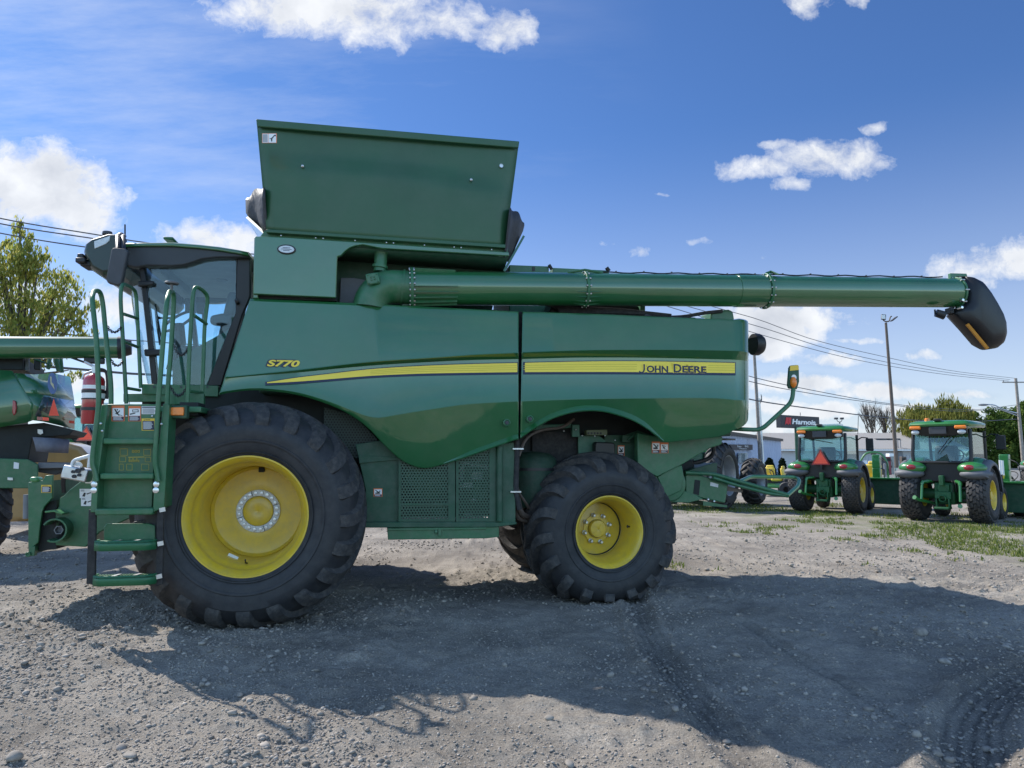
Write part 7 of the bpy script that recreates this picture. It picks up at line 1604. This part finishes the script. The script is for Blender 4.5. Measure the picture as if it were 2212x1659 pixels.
# ---------------------------------------------------------------- trees
def leaf_cloud(name, blobs, n, size, mat, parent, seed, droop=0.0, aspect=1.6, clumps=0, tight=.28):
    """many leaf-sized quads spread through clumps: blobs = (centre, radii, weight)"""
    rs = np.random.RandomState(seed); wts = np.array([b[2] for b in blobs], float); wts /= wts.sum(); idx = rs.choice(len(blobs), n, p=wts)
    Cn = np.array([list(b[0]) for b in blobs])[idx]; Rd = np.array([list(b[1]) for b in blobs])[idx]
    d = rs.randn(n, 3); d /= np.linalg.norm(d, axis=1)[:, None]; rr = rs.rand(n)**.42
    P = Cn + d*Rd*rr[:, None]
    if clumps:      # sprays of leaves round twig ends, so that gaps open between them
        K = clumps*len(blobs); ci = rs.choice(len(blobs), K, p=wts); cd = rs.randn(K, 3); cd /= np.linalg.norm(cd, axis=1)[:, None]
        CC = np.array([list(b[0]) for b in blobs])[ci] + cd*np.array([list(b[1]) for b in blobs])[ci]*(rs.rand(K)**.45)[:, None]; CR = np.array([list(b[1]) for b in blobs])[ci]*tight*(.5 + rs.rand(K))[:, None]
        k = rs.randint(0, K, n); P = CC[k] + rs.randn(n, 3)*CR[k]*np.array([.6, .6, .5])
    if droop: P[:, 2] -= droop*rs.rand(n)*(1 - d[:, 2])
    a = rs.randn(n, 3); a /= np.linalg.norm(a, axis=1)[:, None]
    if droop: a = a*.35 + np.array([0, 0, -1.0]); a /= np.linalg.norm(a, axis=1)[:, None]
    b = np.cross(a, rs.randn(n, 3)); b /= np.linalg.norm(b, axis=1)[:, None]; s = size*(.6 + .8*rs.rand(n))[:, None]
    V = np.stack([P - a*s*aspect*.5, P + b*s*.4, P + a*s*aspect*.5, P - b*s*.4], 1)
    Fc = (np.array([[0, 1, 2, 3]])[None] + 4*np.arange(n)[:, None, None]).reshape(-1, 4)
    me = bpy.data.meshes.new(name); me.vertices.add(n*4); me.vertices.foreach_set('co', V.reshape(-1)); me.loops.add(Fc.size); me.loops.foreach_set('vertex_index', Fc.ravel().astype(np.int32)); me.polygons.add(n); me.polygons.foreach_set('loop_start', np.arange(0, Fc.size, 4, dtype=np.int32))
    me.update(calc_edges=True); me.validate(); me.materials.append(mat); o = bpy.data.objects.new(name, me); col.objects.link(o); o.parent = parent; return o
BARK = pbr('bark', (.09, .075, .06), .9, var=.3, scale=4)
def limbs(m, p, d, r, L, depth, rs, spread=.55, up=.15):
    q = p + d*L; mid = p.lerp(q, .5) + Vector((rs.uniform(-1, 1), rs.uniform(-1, 1), rs.uniform(-.3, .3)))*L*.07
    m.tube([p, mid, q], [r, r*.85, r*.65], 6 if r > .03 else 4, caps=False)
    if depth <= 0: return
    for k in range(3 if depth > 1 else 4):
        nd = (d + Vector((rs.uniform(-1, 1), rs.uniform(-1, 1), rs.uniform(-.5, .8)))*spread + Vector((0, 0, up))).normalized()
        limbs(m, p.lerp(q, rs.uniform(.45, 1.0)) if k else q, nd, r*.6, L*rs.uniform(.6, .85), depth - 1, rs, spread, up)
def tree(label, cat, px, Z, blobs_px, n, size, mat, trunk_r, seed, dz=.8, droop=0, aspect=1.6, depth=3, grp=None, name='tree', limb=.25, bare=False, clumps=0, tight=.28):
    base = on_ground(px, Z); t = thing(name, label, cat, base, 0, grp); loc = lambda q: q - base
    sc_ = Z/F; bl = []
    for (bx, by, rx, ry, wt) in blobs_px:
        c = loc(at(bx, by, Z)); c.y += random.uniform(-1, 1)*rx*sc_*.6; bl.append((c, (rx*sc_, rx*sc_*dz, ry*sc_), wt*rx*ry))
    top = max(b[0].z for b in bl) if bl else 6
    m = MB(); rs = random.Random(seed); h = top*limb
    m.tube([(0, 0, -.1), (.05, 0, h*.6), (0.02, 0.05, h)], [trunk_r*1.3, trunk_r, trunk_r*.9], 10)
    for k in range(4 if depth else 0): limbs(m, Vector((0, 0, h*.95)), Vector((rs.uniform(-.6, .6), rs.uniform(-.6, .6), 1)).normalized(), trunk_r*.6, top*.28, depth, rs)
    if not bare:
        for b in bl: m.tube([(0, 0, h), Vector(b[0])*.6 + Vector((0, 0, h*.4)), Vector(b[0])], [trunk_r*.4, trunk_r*.2, trunk_r*.06], 5)
    m.build('trunk', BARK, t)
    if not bare: leaf_cloud('crown', bl, n, size, mat, t, seed, droop, aspect, clumps, tight)
    return t
LEAF1 = leaf_mat('maple_leaves', (.18, .25, .06), (.46, .42, .12), .62); LEAF2 = leaf_mat('hedge_leaves', (.04, .08, .02), (.16, .22, .05), .4); LEAF3 = leaf_mat('willow_leaves', (.13, .14, .03), (.26, .25, .07), .4)
maple = [(20, 600, 60, 60, 1), (70, 560, 40, 55, 1), (42, 505, 20, 34, .9), (45, 490, 8, 22, .7), (110, 640, 60, 50, 1), (150, 610, 38, 40, .8), (165, 690, 45, 38, .9), (60, 690, 80, 50, 1), (0, 720, 90, 40, .8), (-60, 620, 90, 90, 1), (185, 655, 30, 26, .5), (120, 760, 50, 40, .45), (150, 800, 30, 34, .5), (20, 780, 60, 30, .3), (195, 720, 30, 18, .4), (90, 590, 40, 40, .9), (205, 650, 14, 12, .3), (128, 590, 22, 20, .5), (15, 545, 26, 40, .8), (-10, 520, 22, 26, .6)]
tree('yellowish green broadleaf tree behind the neighbouring harvester at the left edge', 'tree', 30, 21, maple, 13000, .060, LEAF1, .24, 5, droop=.08, aspect=2.2, depth=0, limb=.45, clumps=20, tight=.30)
will = [(1985, 890, 42, 26, 1), (2035, 880, 34, 22, 1), (2075, 890, 30, 22, 1), (1965, 910, 26, 30, .8), (1960, 935, 16, 34, .6), (2010, 905, 50, 24, 1), (1995, 930, 40, 22, .5)]
tree('pale yellow-green willow behind the grey building roof', 'tree', 2015, 85, will, 11000, .17, LEAF3, .5, 8, droop=2.0, aspect=4.0, depth=1, clumps=16, tight=.35)
hedge = [((2125, 930), [(2110, 915, 36, 26, 1), (2135, 905, 34, 22, 1), (2125, 945, 44, 36, 1), (2130, 985, 48, 40, 1)], 'bushy dark green tree directly behind the roof of the nearest cab tractor'), ((2175, 935), [(2165, 905, 34, 24, 1), (2185, 900, 28, 22, .9), (2175, 945, 42, 38, 1), (2175, 990, 46, 42, 1)], 'bushy dark green tree left of the right-hand utility pole'), ((2225, 930), [(2215, 895, 30, 26, 1), (2235, 905, 36, 34, 1), (2222, 950, 44, 40, 1), (2222, 995, 46, 42, 1)], 'bushy dark green tree at the right edge behind the utility pole')]
for k, ((px, py), bl, lab) in enumerate(hedge): tree(lab, 'tree', px, 88 + 3*k, bl, 14000, .24, LEAF2, .35, 20 + k, dz=.5, grp='bushy trees on the right', depth=0, limb=.4, clumps=26, tight=.30)
def bare_tree(px, Z, top_py, label, seed, lean):
    base = on_ground(px, Z); t = thing('bare_tree', label, 'tree', base, 0, 'leafless trees behind the grey building'); rs = random.Random(seed); H = at(px, top_py, Z).z; m = MB()
    m.tube([(0, 0, -.1), (lean*.1, 0, H*.30)], [.20, .15], 8)
    for k in range(5): limbs(m, Vector((lean*.1, 0, H*.28)), Vector((rs.uniform(-.55, .55) + lean*.1, rs.uniform(-.4, .4), 1)).normalized(), .09, H*.27, 4, rs, .42, .22)
    m.build('trunk', BARK, t)
bare_tree(1890, 90, 878, 'leafless tree left of the tall dark light pole, the wider one', 3, 0); bare_tree(1911, 92, 885, 'slimmer leafless tree just beside the tall dark light pole', 9, .5)
for k, (px, lab) in enumerate(((1662, 'dark rounded shrub in front of the pale blue building'), (1690, 'narrow dark shrub at the right corner of the pale blue building'))):
    b = on_ground(px, 42); t = thing('shrub', lab, 'shrub', b); s = 42/F
    leaf_cloud('foliage', [((0, 0, .55), (.38 if k == 0 else .24, .4, .55), 1), ((0, 0, .95), (.25 if k == 0 else .17, .3, .45), .6)], 1600, .10, leaf_mat('shrub_leaves', (.006, .012, .008), (.02, .03, .015), .2), t, 50 + k)
    m = MB(); m.tube([(0, 0, 0), (0, 0, .9)], .04, 6); m.build('stem', BARK, t)

# far-off wood along the horizon on the left, one mass
rs_ = random.Random(4); fb = []
for k in range(46):
    x = -300 + 8.2*k; fb.append((Vector((x + rs_.uniform(-2, 2), 255 + rs_.uniform(-12, 12), rs_.uniform(1.5, 4.0))), (6.0, 6.0, rs_.uniform(3.0, 5.0)), 1))
wo = leaf_cloud('distant_wood', fb, 9000, 1.1, LEAF2, None, 91); tag(wo, 'far-off line of dark trees on the horizon', 'wood', kind='stuff')
